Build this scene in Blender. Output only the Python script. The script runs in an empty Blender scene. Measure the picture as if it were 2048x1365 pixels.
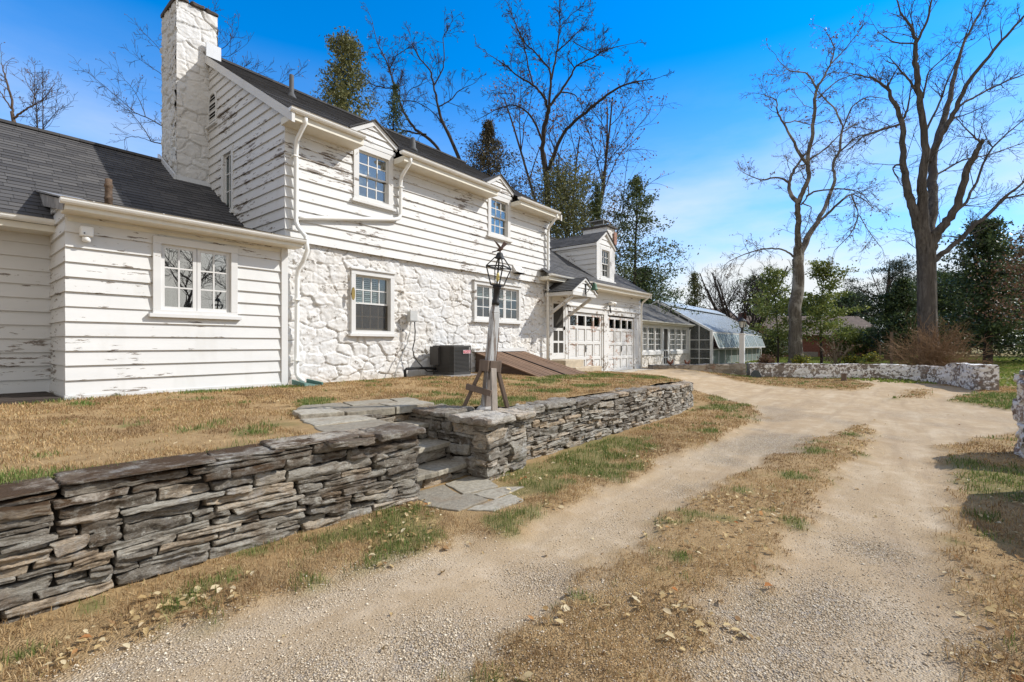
import bpy, math, random
import numpy as np
from mathutils import Vector, Matrix

random.seed(7)
RNG = np.random.default_rng(7)
SC = bpy.context.scene
COL = SC.collection
rad = math.radians

# ------------------------------------------------------------------ camera
FX, FY = 0.77846, 0.62769          # viewing direction; world X runs along the house front
RX, RY = FY, -FX
CAM_H, FPX, PCX, PCY = 1.5, 950.0, 1024.0, 689.0
cd = bpy.data.cameras.new("camera")
cam = bpy.data.objects.new("camera", cd)
COL.objects.link(cam)
cam.location = (0, 0, CAM_H)
cam.rotation_euler = (rad(90), 0, -math.atan2(FX, FY))
cd.sensor_width = 36
cd.lens = FPX / 2048 * 36
cd.shift_y = 6.5 / 2048
cd.clip_start = 0.05
cd.clip_end = 3000
SC.camera = cam

def atD(u, v, d):                   # point seen at a photo pixel, d metres in front of the camera
    p = (u - PCX) / FPX; q = (PCY - v) / FPX
    return np.array([(FX + p * RX) * d, (FY + p * RY) * d, CAM_H + q * d])

# ------------------------------------------------------------------ light
SUN = Vector((0.46, -0.40, 0.50)).normalized()
w = bpy.data.worlds.new("World"); SC.world = w; w.use_nodes = True
nt = w.node_tree; nt.nodes.clear()
out = nt.nodes.new("ShaderNodeOutputWorld")
bg = nt.nodes.new("ShaderNodeBackground"); bg.inputs[1].default_value = 0.13
sky = nt.nodes.new("ShaderNodeTexSky"); sky.sky_type = 'NISHITA'; sky.sun_disc = False
sky.sun_elevation = math.asin(SUN.z); sky.sun_rotation = math.atan2(SUN.x, SUN.y)
sky.ozone_density = 2.2; sky.dust_density = 0.4; sky.air_density = 1.0
hs = nt.nodes.new("ShaderNodeHueSaturation")
hs.inputs["Saturation"].default_value = 1.25; hs.inputs["Value"].default_value = 1.0
tn = nt.nodes.new("ShaderNodeMix"); tn.data_type = 'RGBA'; tn.blend_type = 'MULTIPLY'; tn.inputs[0].default_value = 1
nt.links.new(sky.outputs[0], tn.inputs[6]); tn.inputs[7].default_value = (0.70, 1.19, 1.64, 1)
nt.links.new(tn.outputs[2], hs.inputs["Color"])
tc = nt.nodes.new("ShaderNodeTexCoord")
sep = nt.nodes.new("ShaderNodeSeparateXYZ"); nt.links.new(tc.outputs["Generated"], sep.inputs[0])
mp = nt.nodes.new("ShaderNodeMapping"); mp.inputs["Scale"].default_value = (1.6, 1.6, 6.0)
nt.links.new(tc.outputs["Generated"], mp.inputs[0])
nz = nt.nodes.new("ShaderNodeTexNoise"); nz.inputs["Scale"].default_value = 1.3
nz.inputs["Detail"].default_value = 7; nz.inputs["Roughness"].default_value = 0.55
nt.links.new(mp.outputs[0], nz.inputs["Vector"])
cr = nt.nodes.new("ShaderNodeValToRGB")            # thin cloud veil, thickest low in the sky
cr.color_ramp.elements[0].position = 0.40; cr.color_ramp.elements[1].position = 0.66
nt.links.new(nz.outputs["Fac"], cr.inputs[0])
el = nt.nodes.new("ShaderNodeMapRange")
el.inputs[1].default_value = 0.50; el.inputs[2].default_value = 0.10
el.inputs[3].default_value = 0.0; el.inputs[4].default_value = 1.0
nt.links.new(sep.outputs[2], el.inputs[0])
e2 = nt.nodes.new("ShaderNodeMath"); e2.operation = 'POWER'; e2.inputs[1].default_value = 1.25
nt.links.new(el.outputs[0], e2.inputs[0])
av = nt.nodes.new("ShaderNodeMath"); av.operation = 'MULTIPLY_ADD'
nt.links.new(cr.outputs[0], av.inputs[0]); av.inputs[1].default_value = 0.75; av.inputs[2].default_value = 0.58
cm = nt.nodes.new("ShaderNodeMath"); cm.operation = 'MULTIPLY'; cm.use_clamp = True
nt.links.new(e2.outputs[0], cm.inputs[0]); nt.links.new(av.outputs[0], cm.inputs[1])
mx = nt.nodes.new("ShaderNodeMix"); mx.data_type = 'RGBA'
nt.links.new(cm.outputs[0], mx.inputs[0]); nt.links.new(hs.outputs[0], mx.inputs[6])
mx.inputs[7].default_value = (5.6, 5.9, 6.1, 1)
# broken white cloud added out of view, overhead and behind, to neutralise ambient light
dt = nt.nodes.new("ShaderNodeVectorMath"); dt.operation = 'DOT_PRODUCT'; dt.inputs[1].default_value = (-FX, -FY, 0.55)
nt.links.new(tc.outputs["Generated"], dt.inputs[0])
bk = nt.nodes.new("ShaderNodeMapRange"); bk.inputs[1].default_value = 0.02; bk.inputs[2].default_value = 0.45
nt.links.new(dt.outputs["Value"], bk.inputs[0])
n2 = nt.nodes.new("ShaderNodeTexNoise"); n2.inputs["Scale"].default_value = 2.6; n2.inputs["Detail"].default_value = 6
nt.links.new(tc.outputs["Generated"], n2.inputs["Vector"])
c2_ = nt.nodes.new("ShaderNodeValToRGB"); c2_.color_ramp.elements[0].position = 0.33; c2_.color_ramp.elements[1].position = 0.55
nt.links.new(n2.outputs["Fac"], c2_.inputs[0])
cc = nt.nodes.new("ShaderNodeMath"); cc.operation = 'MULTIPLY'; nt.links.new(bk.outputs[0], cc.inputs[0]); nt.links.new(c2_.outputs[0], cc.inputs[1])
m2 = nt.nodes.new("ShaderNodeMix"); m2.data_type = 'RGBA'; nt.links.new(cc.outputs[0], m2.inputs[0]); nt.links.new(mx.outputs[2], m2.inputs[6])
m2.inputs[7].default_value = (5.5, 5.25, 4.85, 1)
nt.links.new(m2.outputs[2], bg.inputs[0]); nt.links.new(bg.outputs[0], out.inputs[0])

sd = bpy.data.lights.new("sun", 'SUN'); sd.energy = 4.2; sd.angle = rad(0.5); sd.color = (1, 0.965, 0.91)
so = bpy.data.objects.new("sun", sd); COL.objects.link(so)
so.rotation_euler = SUN.to_track_quat('Z', 'Y').to_euler(); so.location = (20, -18, 30)
SC.view_settings.view_transform = 'Standard'; SC.view_settings.look = 'None'
SC.view_settings.gamma = 1; SC.view_settings.exposure = 0.32
SC.cycles.max_bounces = 6; SC.cycles.transparent_max_bounces = 12

# ------------------------------------------------------------------ helpers: noise
def _hash(ix, iy, iz, seed):
    h = (ix.astype(np.int64) * 374761393 + iy.astype(np.int64) * 668265263 + iz.astype(np.int64) * 2147483647 + seed * 974634777) & 0xFFFFFFFF
    h = ((h ^ (h >> 13)) * 1274126177) & 0xFFFFFFFF
    h = ((h ^ (h >> 16)) * 2246822519) & 0xFFFFFFFF
    return ((h ^ (h >> 15)) & 0xFFFFFF) / float(0xFFFFFF)

def vn(x, y, z=0.0, seed=0):        # smooth value noise 0..1
    x, y, z = np.broadcast_arrays(np.asarray(x, float), np.asarray(y, float), np.asarray(z, float))
    xi, yi, zi = np.floor(x), np.floor(y), np.floor(z)
    fx, fy, fz = x - xi, y - yi, z - zi
    fx, fy, fz = fx * fx * (3 - 2 * fx), fy * fy * (3 - 2 * fy), fz * fz * (3 - 2 * fz)
    r = 0
    for a in (0, 1):
        for b in (0, 1):
            for c in (0, 1):
                wgt = (fx if a else 1 - fx) * (fy if b else 1 - fy) * (fz if c else 1 - fz)
                r = r + wgt * _hash(xi + a, yi + b, zi + c, seed)
    return r

def fbm(x, y, z=0.0, seed=0, o=4):
    r, a, t = 0, 1.0, 0
    for i in range(o):
        r = r + a * vn(np.asarray(x) * 2 ** i, np.asarray(y) * 2 ** i, np.asarray(z) * 2 ** i, seed + i); t += a; a *= 0.5
    return r / t

def sm(a, b, x):
    t = np.clip((np.asarray(x, float) - a) / (b - a), 0, 1); return t * t * (3 - 2 * t)

# ------------------------------------------------------------------ helpers: objects
def thing(name, label, cat, loc=(0, 0, 0), group=None):
    o = bpy.data.objects.new(name, None); COL.objects.link(o); o.location = loc
    o.empty_display_size = 0.2
    o['label'] = label; o['category'] = cat
    if group: o['group'] = group
    return o

def tag(o, label, cat, group=None):
    o['label'] = label; o['category'] = cat
    if group: o['group'] = group
    return o

def link(me, name, m, parent=None, kind=None, label=None):
    o = bpy.data.objects.new(name, me); COL.objects.link(o)
    if m: me.materials.append(m)
    if parent is not None:
        o.parent = parent
        if parent.type == 'EMPTY': o.matrix_parent_inverse = Matrix.Translation(-Vector(parent.location))
    if kind: o['kind'] = kind
    if label: o['label'] = label
    return o

def npmesh(name, V, F, m, parent=None, smooth=False, attrs=None, kind=None, label=None):
    V = np.asarray(V, np.float32); F = np.asarray(F, np.int32); k = F.shape[1]
    me = bpy.data.meshes.new(name)
    me.vertices.add(len(V)); me.vertices.foreach_set("co", V.ravel())
    me.loops.add(F.size); me.loops.foreach_set("vertex_index", F.ravel())
    me.polygons.add(len(F)); me.polygons.foreach_set("loop_start", np.arange(0, F.size, k, dtype=np.int32))
    me.polygons.foreach_set("loop_total", np.full(len(F), k, np.int32))
    if smooth: me.polygons.foreach_set("use_smooth", np.ones(len(F), bool))
    for a, d in (attrs or {}).items():
        if d.ndim == 1:
            at = me.attributes.new(a, 'FLOAT', 'POINT'); at.data.foreach_set("value", d.astype(np.float32))
        else:
            at = me.attributes.new(a, 'FLOAT_COLOR', 'POINT'); at.data.foreach_set("color", d.astype(np.float32).ravel())
    me.update(); me.validate()
    return link(me, name, m, parent, kind, label)

class MB:                            # collects shapes into ONE mesh object
    def __init__(s, xf=None): s.v = []; s.f = []; s.xf = xf
    def poly(s, pts):
        n = len(s.v); s.v += [tuple(s.xf(*p)) if s.xf else tuple(p) for p in pts]
        s.f.append(list(range(n, n + len(pts))))
    def hexa(s, p):
        n = len(s.v); s.v += [tuple(s.xf(*q)) if s.xf else tuple(q) for q in p]
        for f in ((0, 3, 2, 1), (4, 5, 6, 7), (0, 1, 5, 4), (1, 2, 6, 5), (2, 3, 7, 6), (3, 0, 4, 7)):
            s.f.append([n + i for i in f])
        return s
    def box(s, a0, a1, b0, b1, c0, c1):
        return s.hexa([(a0, b0, c0), (a1, b0, c0), (a1, b1, c0), (a0, b1, c0), (a0, b0, c1), (a1, b0, c1), (a1, b1, c1), (a0, b1, c1)])
    def beam(s, p, q, w, h, up=(0, 0, 1), w2=None, h2=None):
        p, q = Vector(p), Vector(q); t = (q - p).normalized(); u = t.cross(Vector(up))
        if u.length < 1e-4: u = t.cross(Vector((1, 0, 0)))
        u.normalize(); n = u.cross(t)
        w2 = w if w2 is None else w2; h2 = h if h2 is None else h2
        r = []
        for c, ww, hh in ((p, w, h), (q, w2, h2)):
            r += [c - u * ww / 2 - n * hh / 2, c + u * ww / 2 - n * hh / 2, c + u * ww / 2 + n * hh / 2, c - u * ww / 2 + n * hh / 2]
        return s.hexa([tuple(x) for x in r])
    def prism(s, pts, vec):
        n = len(pts); a = [Vector(p) for p in pts]; b = [p + Vector(vec) for p in a]; i0 = len(s.v)
        s.v += [tuple(s.xf(*q)) if s.xf else tuple(q) for q in a + b]
        s.f.append([i0 + i for i in range(n)][::-1]); s.f.append([i0 + n + i for i in range(n)])
        for i in range(n): j = (i + 1) % n; s.f.append([i0 + i, i0 + j, i0 + n + j, i0 + n + i])
        return s
    def tube(s, pts, r, n=8, sx=1.0):
        pts = [Vector(s.xf(*p) if s.xf else p) for p in pts]
        rs = r if isinstance(r, (list, tuple)) else [r] * len(pts)
        i0 = len(s.v); t0 = (pts[1] - pts[0]).normalized()
        u = t0.cross(Vector((0, 0, 1)));
        if u.length < 1e-3: u = Vector((1, 0, 0))
        u.normalize()
        for i, p in enumerate(pts):
            t = (pts[min(i + 1, len(pts) - 1)] - pts[max(i - 1, 0)]).normalized()
            u = (u - t * u.dot(t)).normalized(); v = t.cross(u)
            for k in range(n):
                a = 2 * math.pi * k / n + math.pi / n
                s.v.append(tuple(p + (u * math.cos(a) * sx + v * math.sin(a)) * rs[i]))
        for i in range(len(pts) - 1):
            for k in range(n):
                s.f.append([i0 + i * n + k, i0 + i * n + (k + 1) % n, i0 + (i + 1) * n + (k + 1) % n, i0 + (i + 1) * n + k])
        s.f.append([i0 + k for k in range(n)][::-1]); s.f.append([i0 + (len(pts) - 1) * n + k for k in range(n)])
        return s
    def lathe(s, c, prof, n=16):
        i0 = len(s.v)
        for r, z in prof:
            for k in range(n):
                a = 2 * math.pi * k / n; s.v.append((c[0] + r * math.cos(a), c[1] + r * math.sin(a), c[2] + z))
        for i in range(len(prof) - 1):
            for k in range(n): s.f.append([i0 + i * n + k, i0 + i * n + (k + 1) % n, i0 + (i + 1) * n + (k + 1) % n, i0 + (i + 1) * n + k])
        s.f.append([i0 + k for k in range(n)][::-1]); s.f.append([i0 + (len(prof) - 1) * n + k for k in range(n)])
        return s
    def build(s, name, m, parent=None, bevel=0, smooth=False, kind=None, label=None):
        me = bpy.data.meshes.new(name); me.from_pydata(s.v, [], s.f); me.update()
        if smooth:
            me.polygons.foreach_set("use_smooth", np.ones(len(me.polygons), bool))
        o = link(me, name, m, parent, kind, label)
        if bevel:
            b = o.modifiers.new("bevel", 'BEVEL'); b.width = bevel; b.segments = 2; b.limit_method = 'ANGLE'
        return o

# ------------------------------------------------------------------ helpers: materials
def nd(nt, typ, ins=None, **props):
    n = nt.nodes.new("ShaderNode" + typ)
    for k, v in props.items(): setattr(n, k, v)
    for k, v in (ins or {}).items():
        if hasattr(v, "is_output"): nt.links.new(v, n.inputs[k])
        else: n.inputs[k].default_value = v
    return n
def c4(c): return tuple(c) + (1,) if len(c) == 3 else tuple(c)
class M:
    def __init__(s, name, rough=0.7, spec=0.3):
        s.m = bpy.data.materials.new(name); s.m.use_nodes = True; s.nt = s.m.node_tree
        s.b = s.nt.nodes["Principled BSDF"]; s.out = s.nt.nodes["Material Output"]
        s.b.inputs["Roughness"].default_value = rough; s.b.inputs["Specular IOR Level"].default_value = spec
        s.pos = nd(s.nt, "NewGeometry").outputs["Position"]
    def geo(s, n): return nd(s.nt, "NewGeometry").outputs[n]
    def obj(s): return nd(s.nt, "TexCoord").outputs["Object"]
    def mapv(s, scale, vec=None, loc=(0, 0, 0), rot=(0, 0, 0)):
        return nd(s.nt, "Mapping", {"Vector": vec or s.pos, "Scale": scale, "Location": loc, "Rotation": rot}).outputs[0]
    def noise(s, scale, vec=None, detail=5, rough=0.6, dist=0):
        return nd(s.nt, "TexNoise", {"Vector": vec or s.pos, "Scale": scale, "Detail": detail, "Roughness": rough, "Distortion": dist}).outputs["Fac"]
    def vor(s, scale, vec=None, out="Distance", feature='F1'):
        return nd(s.nt, "TexVoronoi", {"Vector": vec or s.pos, "Scale": scale}, feature=feature).outputs[out]
    def attr(s, name, o="Fac"): return nd(s.nt, "Attribute", attribute_name=name).outputs[o]
    def ramp(s, fac, stops, interp='LINEAR'):
        r = nd(s.nt, "ValToRGB", {0: fac}); e = r.color_ramp; e.interpolation = interp
        while len(e.elements) < len(stops): e.elements.new(0.5)
        for el, (p, c) in zip(e.elements, stops):
            el.position = p; el.color = (c, c, c, 1) if isinstance(c, (int, float)) else c4(c)
        return r.outputs[0]
    def mix(s, fac, a, b, mode='MIX'):
        n = nd(s.nt, "Mix", {0: fac, 6: a if hasattr(a, "is_output") else c4(a), 7: b if hasattr(b, "is_output") else c4(b)}, data_type='RGBA', blend_type=mode)
        return n.outputs[2]
    def math(s, op, a, b=0.0, c=0.0, clamp=False): return nd(s.nt, "Math", {0: a, 1: b, 2: c}, operation=op, use_clamp=clamp).outputs[0]
    def col(s, c): 
        if hasattr(c, "is_output"): s.nt.links.new(c, s.b.inputs["Base Color"])
        else: s.b.inputs["Base Color"].default_value = c4(c)
        return s
    def rough(s, r): s.nt.links.new(r, s.b.inputs["Roughness"]); return s
    def bump(s, h, strength=0.5, dist=0.01):
        n = nd(s.nt, "Bump", {"Height": h, "Strength": strength, "Distance": dist}); s.nt.links.new(n.outputs[0], s.b.inputs["Normal"]); return s

def simple(name, c, rough=0.6, spec=0.3, metal=0.0, var=0.25, scale=6.0):
    a = M(name, rough, spec); a.b.inputs["Metallic"].default_value = metal
    n = a.noise(scale, detail=6)
    lo = tuple(x * (1 - var) for x in c); hi = tuple(min(1, x * (1 + var * 0.6)) for x in c)
    a.col(a.ramp(n, [(0.3, lo), (0.7, hi)])); a.bump(a.noise(scale * 9, detail=3), 0.15, 0.004)
    return a.m

def painted(name, thr=0.62, base=(0.655, 0.645, 0.62), wood=(0.22, 0.185, 0.155), stretch=(4.0, 4.0, 24.0), patch=0.62, c0=None):
    a = M(name, 0.6, 0.25)
    fine = a.noise(1.0, a.mapv(stretch), 9, 0.68, 0.25)
    big = a.noise(0.9, a.mapv((1, 1, 1.3)), 3, 0.5)
    f = a.math('MULTIPLY_ADD', big, patch, a.math('ADD', fine, -patch * 0.5))
    if c0 is not None:              # paint lets go first along the lower edge of each board
        zf = a.math('FRACT', a.math('DIVIDE', a.math('ADD', nd(a.nt, "SeparateXYZ", {0: a.pos}).outputs[2], -c0), 0.195))
        f = a.math('ADD', f, a.ramp(zf, [(0.0, 0.055), (0.30, 0.0), (0.85, -0.02), (1.0, 0.02)]))
    mask = a.ramp(f, [(thr, 0.0), (thr + 0.018, 1.0)])
    edge = a.ramp(f, [(thr - 0.06, 0.0), (thr, 1.0)])
    tone = a.noise(0.7, a.mapv((1.3, 1.3, 6)), 4, 0.6)
    p = a.mix(tone, tuple(x * 0.88 for x in base), tuple(min(1, x * 1.06) for x in base))
    p = a.mix(a.ramp(a.noise(1.0, a.mapv((3.5, 3.5, .8)), 5, .6), [(.55, 0.0), (.75, .35)]), p, (.50, .48, .43))
    grain = a.noise(1.0, a.mapv((5, 5, 90)), 3, 0.6)
    wd = a.mix(grain, tuple(x * 0.45 for x in wood), tuple(x * 1.5 for x in wood))
    p = a.mix(a.math('MULTIPLY', edge, 0.25), p, (0.66, 0.62, 0.55))
    a.col(a.mix(mask, p, wd))
    a.bump(a.math('SUBTRACT', a.math('MULTIPLY', grain, 0.15), mask), 0.5, 0.004)
    return a.m

def shingle(name, y0, pitch, axis='Y', c1=(0.028, 0.028, 0.031), c2=(0.085, 0.082, 0.082), tab=0.3):
    a = M(name, 0.9, 0.15)
    s = nd(a.nt, "SeparateXYZ", {0: a.pos}); sx, sy = s.outputs[0], s.outputs[1]
    al, up = (sx, sy) if axis == 'Y' else (sy, sx)
    upv = a.math('DIVIDE', a.math('ADD', up, -y0), pitch)
    row = a.math('FLOOR', upv); odd = a.noise(7.3, nd(a.nt, "CombineXYZ", {0: row}).outputs[0], 0)
    xs = a.math('FLOOR', a.math('DIVIDE', a.math('MULTIPLY_ADD', odd, 5.0, al), tab))
    cell = nd(a.nt, "TexWhiteNoise", {"Vector": nd(a.nt, "CombineXYZ", {0: xs, 1: row}).outputs[0]}).outputs[0]
    fr = a.math('FRACT', a.math('DIVIDE', a.math('MULTIPLY_ADD', odd, 5.0, al), tab))
    slot = a.math('LESS_THAN', fr, 0.03)
    big = a.noise(0.8, detail=4)
    g = a.noise(140, detail=2)
    base = a.mix(cell, c1, c2)
    base = a.mix(a.math('MULTIPLY', g, 0.5), base, tuple(x * 1.5 for x in c2))
    base = a.mix(a.math('MULTIPLY', big, 0.35), base, (0.09, 0.085, 0.08))
    base = a.mix(a.math('MULTIPLY', slot, 0.6), base, (0.012, 0.012, 0.012))
    a.col(base); a.bump(a.math('SUBTRACT', g, a.math('MULTIPLY', slot, 2.0)), 0.4, 0.004)
    return a.m

def white_stone(name, worn=0.15, warm=0.3, lo=(0.30, 0.27, 0.23), base=(0.66, 0.65, 0.63)):
    a = M(name, 0.75, 0.2)
    cell = a.attr("cell"); gap = a.attr("gap")
    n = a.noise(9, detail=7, rough=0.7); n2 = a.noise(1.1, detail=4)
    s = nd(a.nt, "SeparateXYZ", {0: a.pos}).outputs[2]
    p = a.mix(cell, tuple(x * 0.92 for x in base), base)
    p = a.mix(a.math('MULTIPLY', a.ramp(n2, [(0.45, 0.0), (0.7, 1.0)]), warm), p, (0.66, 0.56, 0.42))
    low = a.ramp(s, [(0.78, 1.0), (1.35, 0.0)]) if warm > 0.2 else 0.0
    p = a.mix(a.math('MULTIPLY', low, 0.35) if warm > 0.2 else 0.0, p, (0.52, 0.44, 0.33))
    f = a.math('ADD', a.math('MULTIPLY_ADD', cell, 0.12, n), a.math('MULTIPLY', n2, 0.45))
    wm = a.ramp(f, [(1.02 - worn, 0.0), (1.06 - worn, 1.0)])
    dk = a.mix(cell, tuple(x * 0.45 for x in lo), lo)
    dk = a.mix(a.ramp(a.noise(3.1), [(0.55, 0.0), (0.7, 0.7)]), dk, (0.23, 0.12, 0.07))
    p = a.mix(wm, p, dk)
    a.col(p); a.bump(a.math('ADD', a.noise(30, detail=6, rough=0.7), a.math('MULTIPLY', wm, -0.3)), 0.5, 0.012)
    return a.m

def dry_stone(name, moss=0.0):
    a = M(name, 0.85, 0.25)
    t = a.attr("tint"); t2 = a.attr("tint2")
    lay = a.noise(1.0, a.mapv((7, 7, 36)), 7, 0.72, 0.9)
    blot = a.noise(5, detail=6, rough=0.65)
    base = a.ramp(t, [(0.0, (0.15, 0.125, 0.095)), (0.35, (0.27, 0.24, 0.195)), (0.7, (0.42, 0.385, 0.32)), (0.88, (0.47, 0.35, 0.225)), (1.0, (0.54, 0.50, 0.43))])
    p = a.mix(a.ramp(lay, [(0.36, 0.7), (0.50, 0.0)]), base, (0.075, 0.06, 0.045))
    p = a.mix(a.ramp(blot, [(0.56, 0.0), (0.70, 0.65)]), p, (0.45, 0.44, 0.42))
    p = a.mix(a.math('MULTIPLY', a.ramp(a.noise(2.2, detail=5), [(0.52, 0.0), (0.64, 1.0)]), a.math('MULTIPLY_ADD', t2, 0.6, 0.1)), p, (0.17, 0.105, 0.055))
    crk = a.noise(1.0, a.mapv((18, 18, 110)), 5, 0.75, 1.2)
    p = a.mix(a.ramp(crk, [(0.36, 0.5), (0.47, 0.0)]), p, (0.05, 0.04, 0.03))
    p = a.mix(a.ramp(a.noise(70, detail=4, rough=.8), [(0.52, 0.0), (0.72, 0.45)]), p, (0.50, 0.48, 0.43))
    p = a.mix(a.ramp(a.noise(11, detail=6, rough=.75), [(0.54, 0.0), (0.60, 0.6)]), p, (0.47, 0.445, 0.38))
    p = a.mix(a.ramp(a.noise(6.5, a.mapv((1, 1, 1.6), loc=(3, 7, 2)), 6, .7), [(0.53, 0.0), (0.62, 0.65)]), p, (0.11, 0.075, 0.045))
    if moss:
        up = nd(a.nt, "SeparateXYZ", {0: a.geo("Normal")}).outputs[2]
        mk = a.math('MULTIPLY', a.ramp(a.noise(2.6, detail=8, rough=0.72), [(0.43, 0.0), (0.52, 1.0)]), a.ramp(up, [(-0.2, 0.45), (0.6, 1.0)]))
        xx = nd(a.nt, "SeparateXYZ", {0: a.pos}).outputs[0]
        mk = a.math('MULTIPLY', mk, a.ramp(a.math('MULTIPLY', xx, 0.1), [(0.2, moss), (0.34, moss * 0.22)]))
        p = a.mix(mk, p, a.mix(a.noise(55), (0.030, 0.018, 0.010), (0.115, 0.065, 0.030)))
    a.col(p); a.bump(a.math('ADD', a.math('ADD', lay, crk), a.math('MULTIPLY', a.noise(60, detail=5, rough=.75), 0.7)), 1.0, 0.016)
    return a.m

def wood(name, c, axis=(26, 26, 1.6), paint=None, thr=0.5, bright=1.6):
    a = M(name, 0.75, 0.2)
    g = a.noise(1.0, a.mapv(axis), 6, 0.65, 0.4)
    p = a.mix(g, tuple(x * 0.5 for x in c), tuple(min(1, x * bright) for x in c))
    p = a.mix(a.ramp(a.noise(2.5, detail=4), [(0.5, 0.0), (0.75, 0.5)]), p, tuple(x * 0.45 for x in c))
    ri = a.geo("Random Per Island"); p = a.mix(a.math('MULTIPLY', ri, .55), p, tuple(x * .55 for x in c))
    if paint:
        mk = a.ramp(a.noise(1.0, a.mapv(tuple(x * 0.35 for x in axis)), 7, 0.7), [(thr, 1.0), (thr + 0.03, 0.0)])
        p = a.mix(mk, p, paint)
    a.col(p); a.bump(g, 0.4, 0.004); return a.m

def glass(name, tint=(0.75, 0.8, 0.8), boost=1.5, rough=0.01, base=0.06):
    m = bpy.data.materials.new(name); m.use_nodes = True; nt = m.node_tree; nt.nodes.clear()
    o = nd(nt, "OutputMaterial"); t = nd(nt, "BsdfTransparent", {0: c4(tint)}); g = nd(nt, "BsdfGlossy", {0: (1, 1, 1, 1), 1: rough})
    tx = nd(nt, "NewGeometry").outputs["Position"]
    bn = nd(nt, "Bump", {"Height": nd(nt, "TexNoise", {"Vector": tx, "Scale": 2.5, "Detail": 1}).outputs[0], "Strength": 0.025, "Distance": 0.05})
    nt.links.new(bn.outputs[0], g.inputs["Normal"])
    lw = nd(nt, "LayerWeight", {0: 0.5}); k = nd(nt, "Math", {0: lw.outputs[0], 1: boost, 2: base}, operation='MULTIPLY_ADD', use_clamp=True)
    mx = nd(nt, "MixShader", {0: k.outputs[0], 1: t.outputs[0], 2: g.outputs[0]}); nt.links.new(mx.outputs[0], o.inputs[0])
    return m

def leafmat(name, stops, trans=0.3, rough=0.55, patchy=None):
    a = M(name, rough, 0.25)
    r = a.geo("Random Per Island")
    c = a.ramp(r, stops)
    if patchy: c = a.mix(a.ramp(a.noise(1.3, detail=5, rough=.65), [(.46, 0.0), (.64, .8)]), c, patchy)
    a.col(c)
    t = nd(a.nt, "BsdfTranslucent", {0: c}); ms = nd(a.nt, "MixShader", {0: trans, 1: a.b.outputs[0], 2: t.outputs[0]})
    a.nt.links.new(ms.outputs[0], a.out.inputs[0]); return a.m

def bark(name, c1, c2, patch=None):
    a = M(name, 0.9, 0.1)
    n = a.noise(1.0, a.mapv((9, 9, 1.6)), 6, 0.7, 0.5)
    p = a.ramp(n, [(0.32, c1), (0.62, c2)])
    if patch: p = a.mix(a.ramp(a.noise(1.1, detail=5, rough=0.65), [(0.5, 0.0), (0.58, 0.8)]), p, patch)
    a.col(p); a.bump(n, 0.8, 0.04); return a.m
# ------------------------------------------------------------------ terrain
def z_low(x, y):
    x, y = np.asarray(x, float), np.asarray(y, float)
    z = 0.45 * sm(3.0, 8.0, y) * sm(10.5, 13.5, x) * (1 - sm(20.0, 24.0, x))
    z = z + 0.22 * sm(22.0, 30.0, x + 0.35 * y) + 0.05 * sm(-1.2, -3.5, y) * sm(30, 12, x)
    z = z + (fbm(x * 0.6, y * 0.6, 0, 3, 3) - 0.5) * 0.05 + (fbm(x * 3.1, y * 3.1, 0, 5, 3) - 0.5) * 0.022
    return z - 0.05 * sm(3.0, 0.0, x) * sm(2.5, 3.4, y)
def z_up(x, y):
    x, y = np.asarray(x, float), np.asarray(y, float)
    z = 0.685 - 0.04 * sm(1.6, -0.3, x) * sm(6, 4, y) + 0.085 * sm(4.0, 8.0, y) - 0.155 * sm(9.5, 14.0, x) - 0.35 * sm(14.0, 15.6, x)
    return z + (fbm(x * 0.9, y * 0.9, 0, 13, 3) - 0.5) * 0.05 + (fbm(x * 4, y * 4, 0, 15, 2) - 0.5) * 0.02

def sdpoly(x, y, P):                 # signed distance to a polygon, positive inside
    d = np.full(np.shape(x), 1e9); ins = np.zeros(np.shape(x), bool)
    for (ax, ay), (bx, by) in zip(P, P[1:] + P[:1]):
        ex, ey = bx - ax, by - ay; L = ex * ex + ey * ey + 1e-12
        t = np.clip(((x - ax) * ex + (y - ay) * ey) / L, 0, 1)
        d = np.minimum(d, np.hypot(x - ax - t * ex, y - ay - t * ey))
        if ay != by:
            c = ((ay > y) != (by > y)) & (x < (bx - ax) * (y - ay) / (by - ay) + ax); ins ^= c
    return np.where(ins, d, -d)

TRACK_L = [(-9, 3.1), (0.59, 2.98), (1.15, 2.94), (1.7, 2.81), (2.25, 2.61), (3.12, 2.43), (4.28, 2.37), (5.46, 2.28), (7.81, 2.2), (9.98, 2.17), (11.39, 2.2), (12.66, 2.75), (14.07, 3.97), (14.6, 5.6), (13.6, 8.9),
           (19.6, 8.9), (20.8, 6.3), (19.2, 4.2), (18.6, 2.2), (19.0, 0.9), (22.0, 0.6), (23.7, 1.3), (25.2, -0.7), (21.3, -2.1), (17.0, -1.0), (14.2, -2.6), (13.5, -6), (12.2, -6), (12.2, -1.9), (10.2, -0.85), (8.82, -0.43), (7.99, -0.48), (6.22, -0.41), (4.16, -0.23), (2.94, -0.29), (-9, -0.4)]
STRIP = [(-9, 1.36), (1.54, 1.48), (2.07, 1.54), (3.02, 1.60), (4.56, 1.52), (6.99, 1.28), (10.04, 0.82), (11.8, 0.35), (9.24, 0.26), (6.23, 0.48), (4.6, 0.62), (2.96, 0.66), (2.1, 0.66), (-9, 0.5)]
PATCH = [(16.4, 0.15), (20.6, -0.15), (21.6, -1.2), (17.2, -0.84)]

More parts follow.
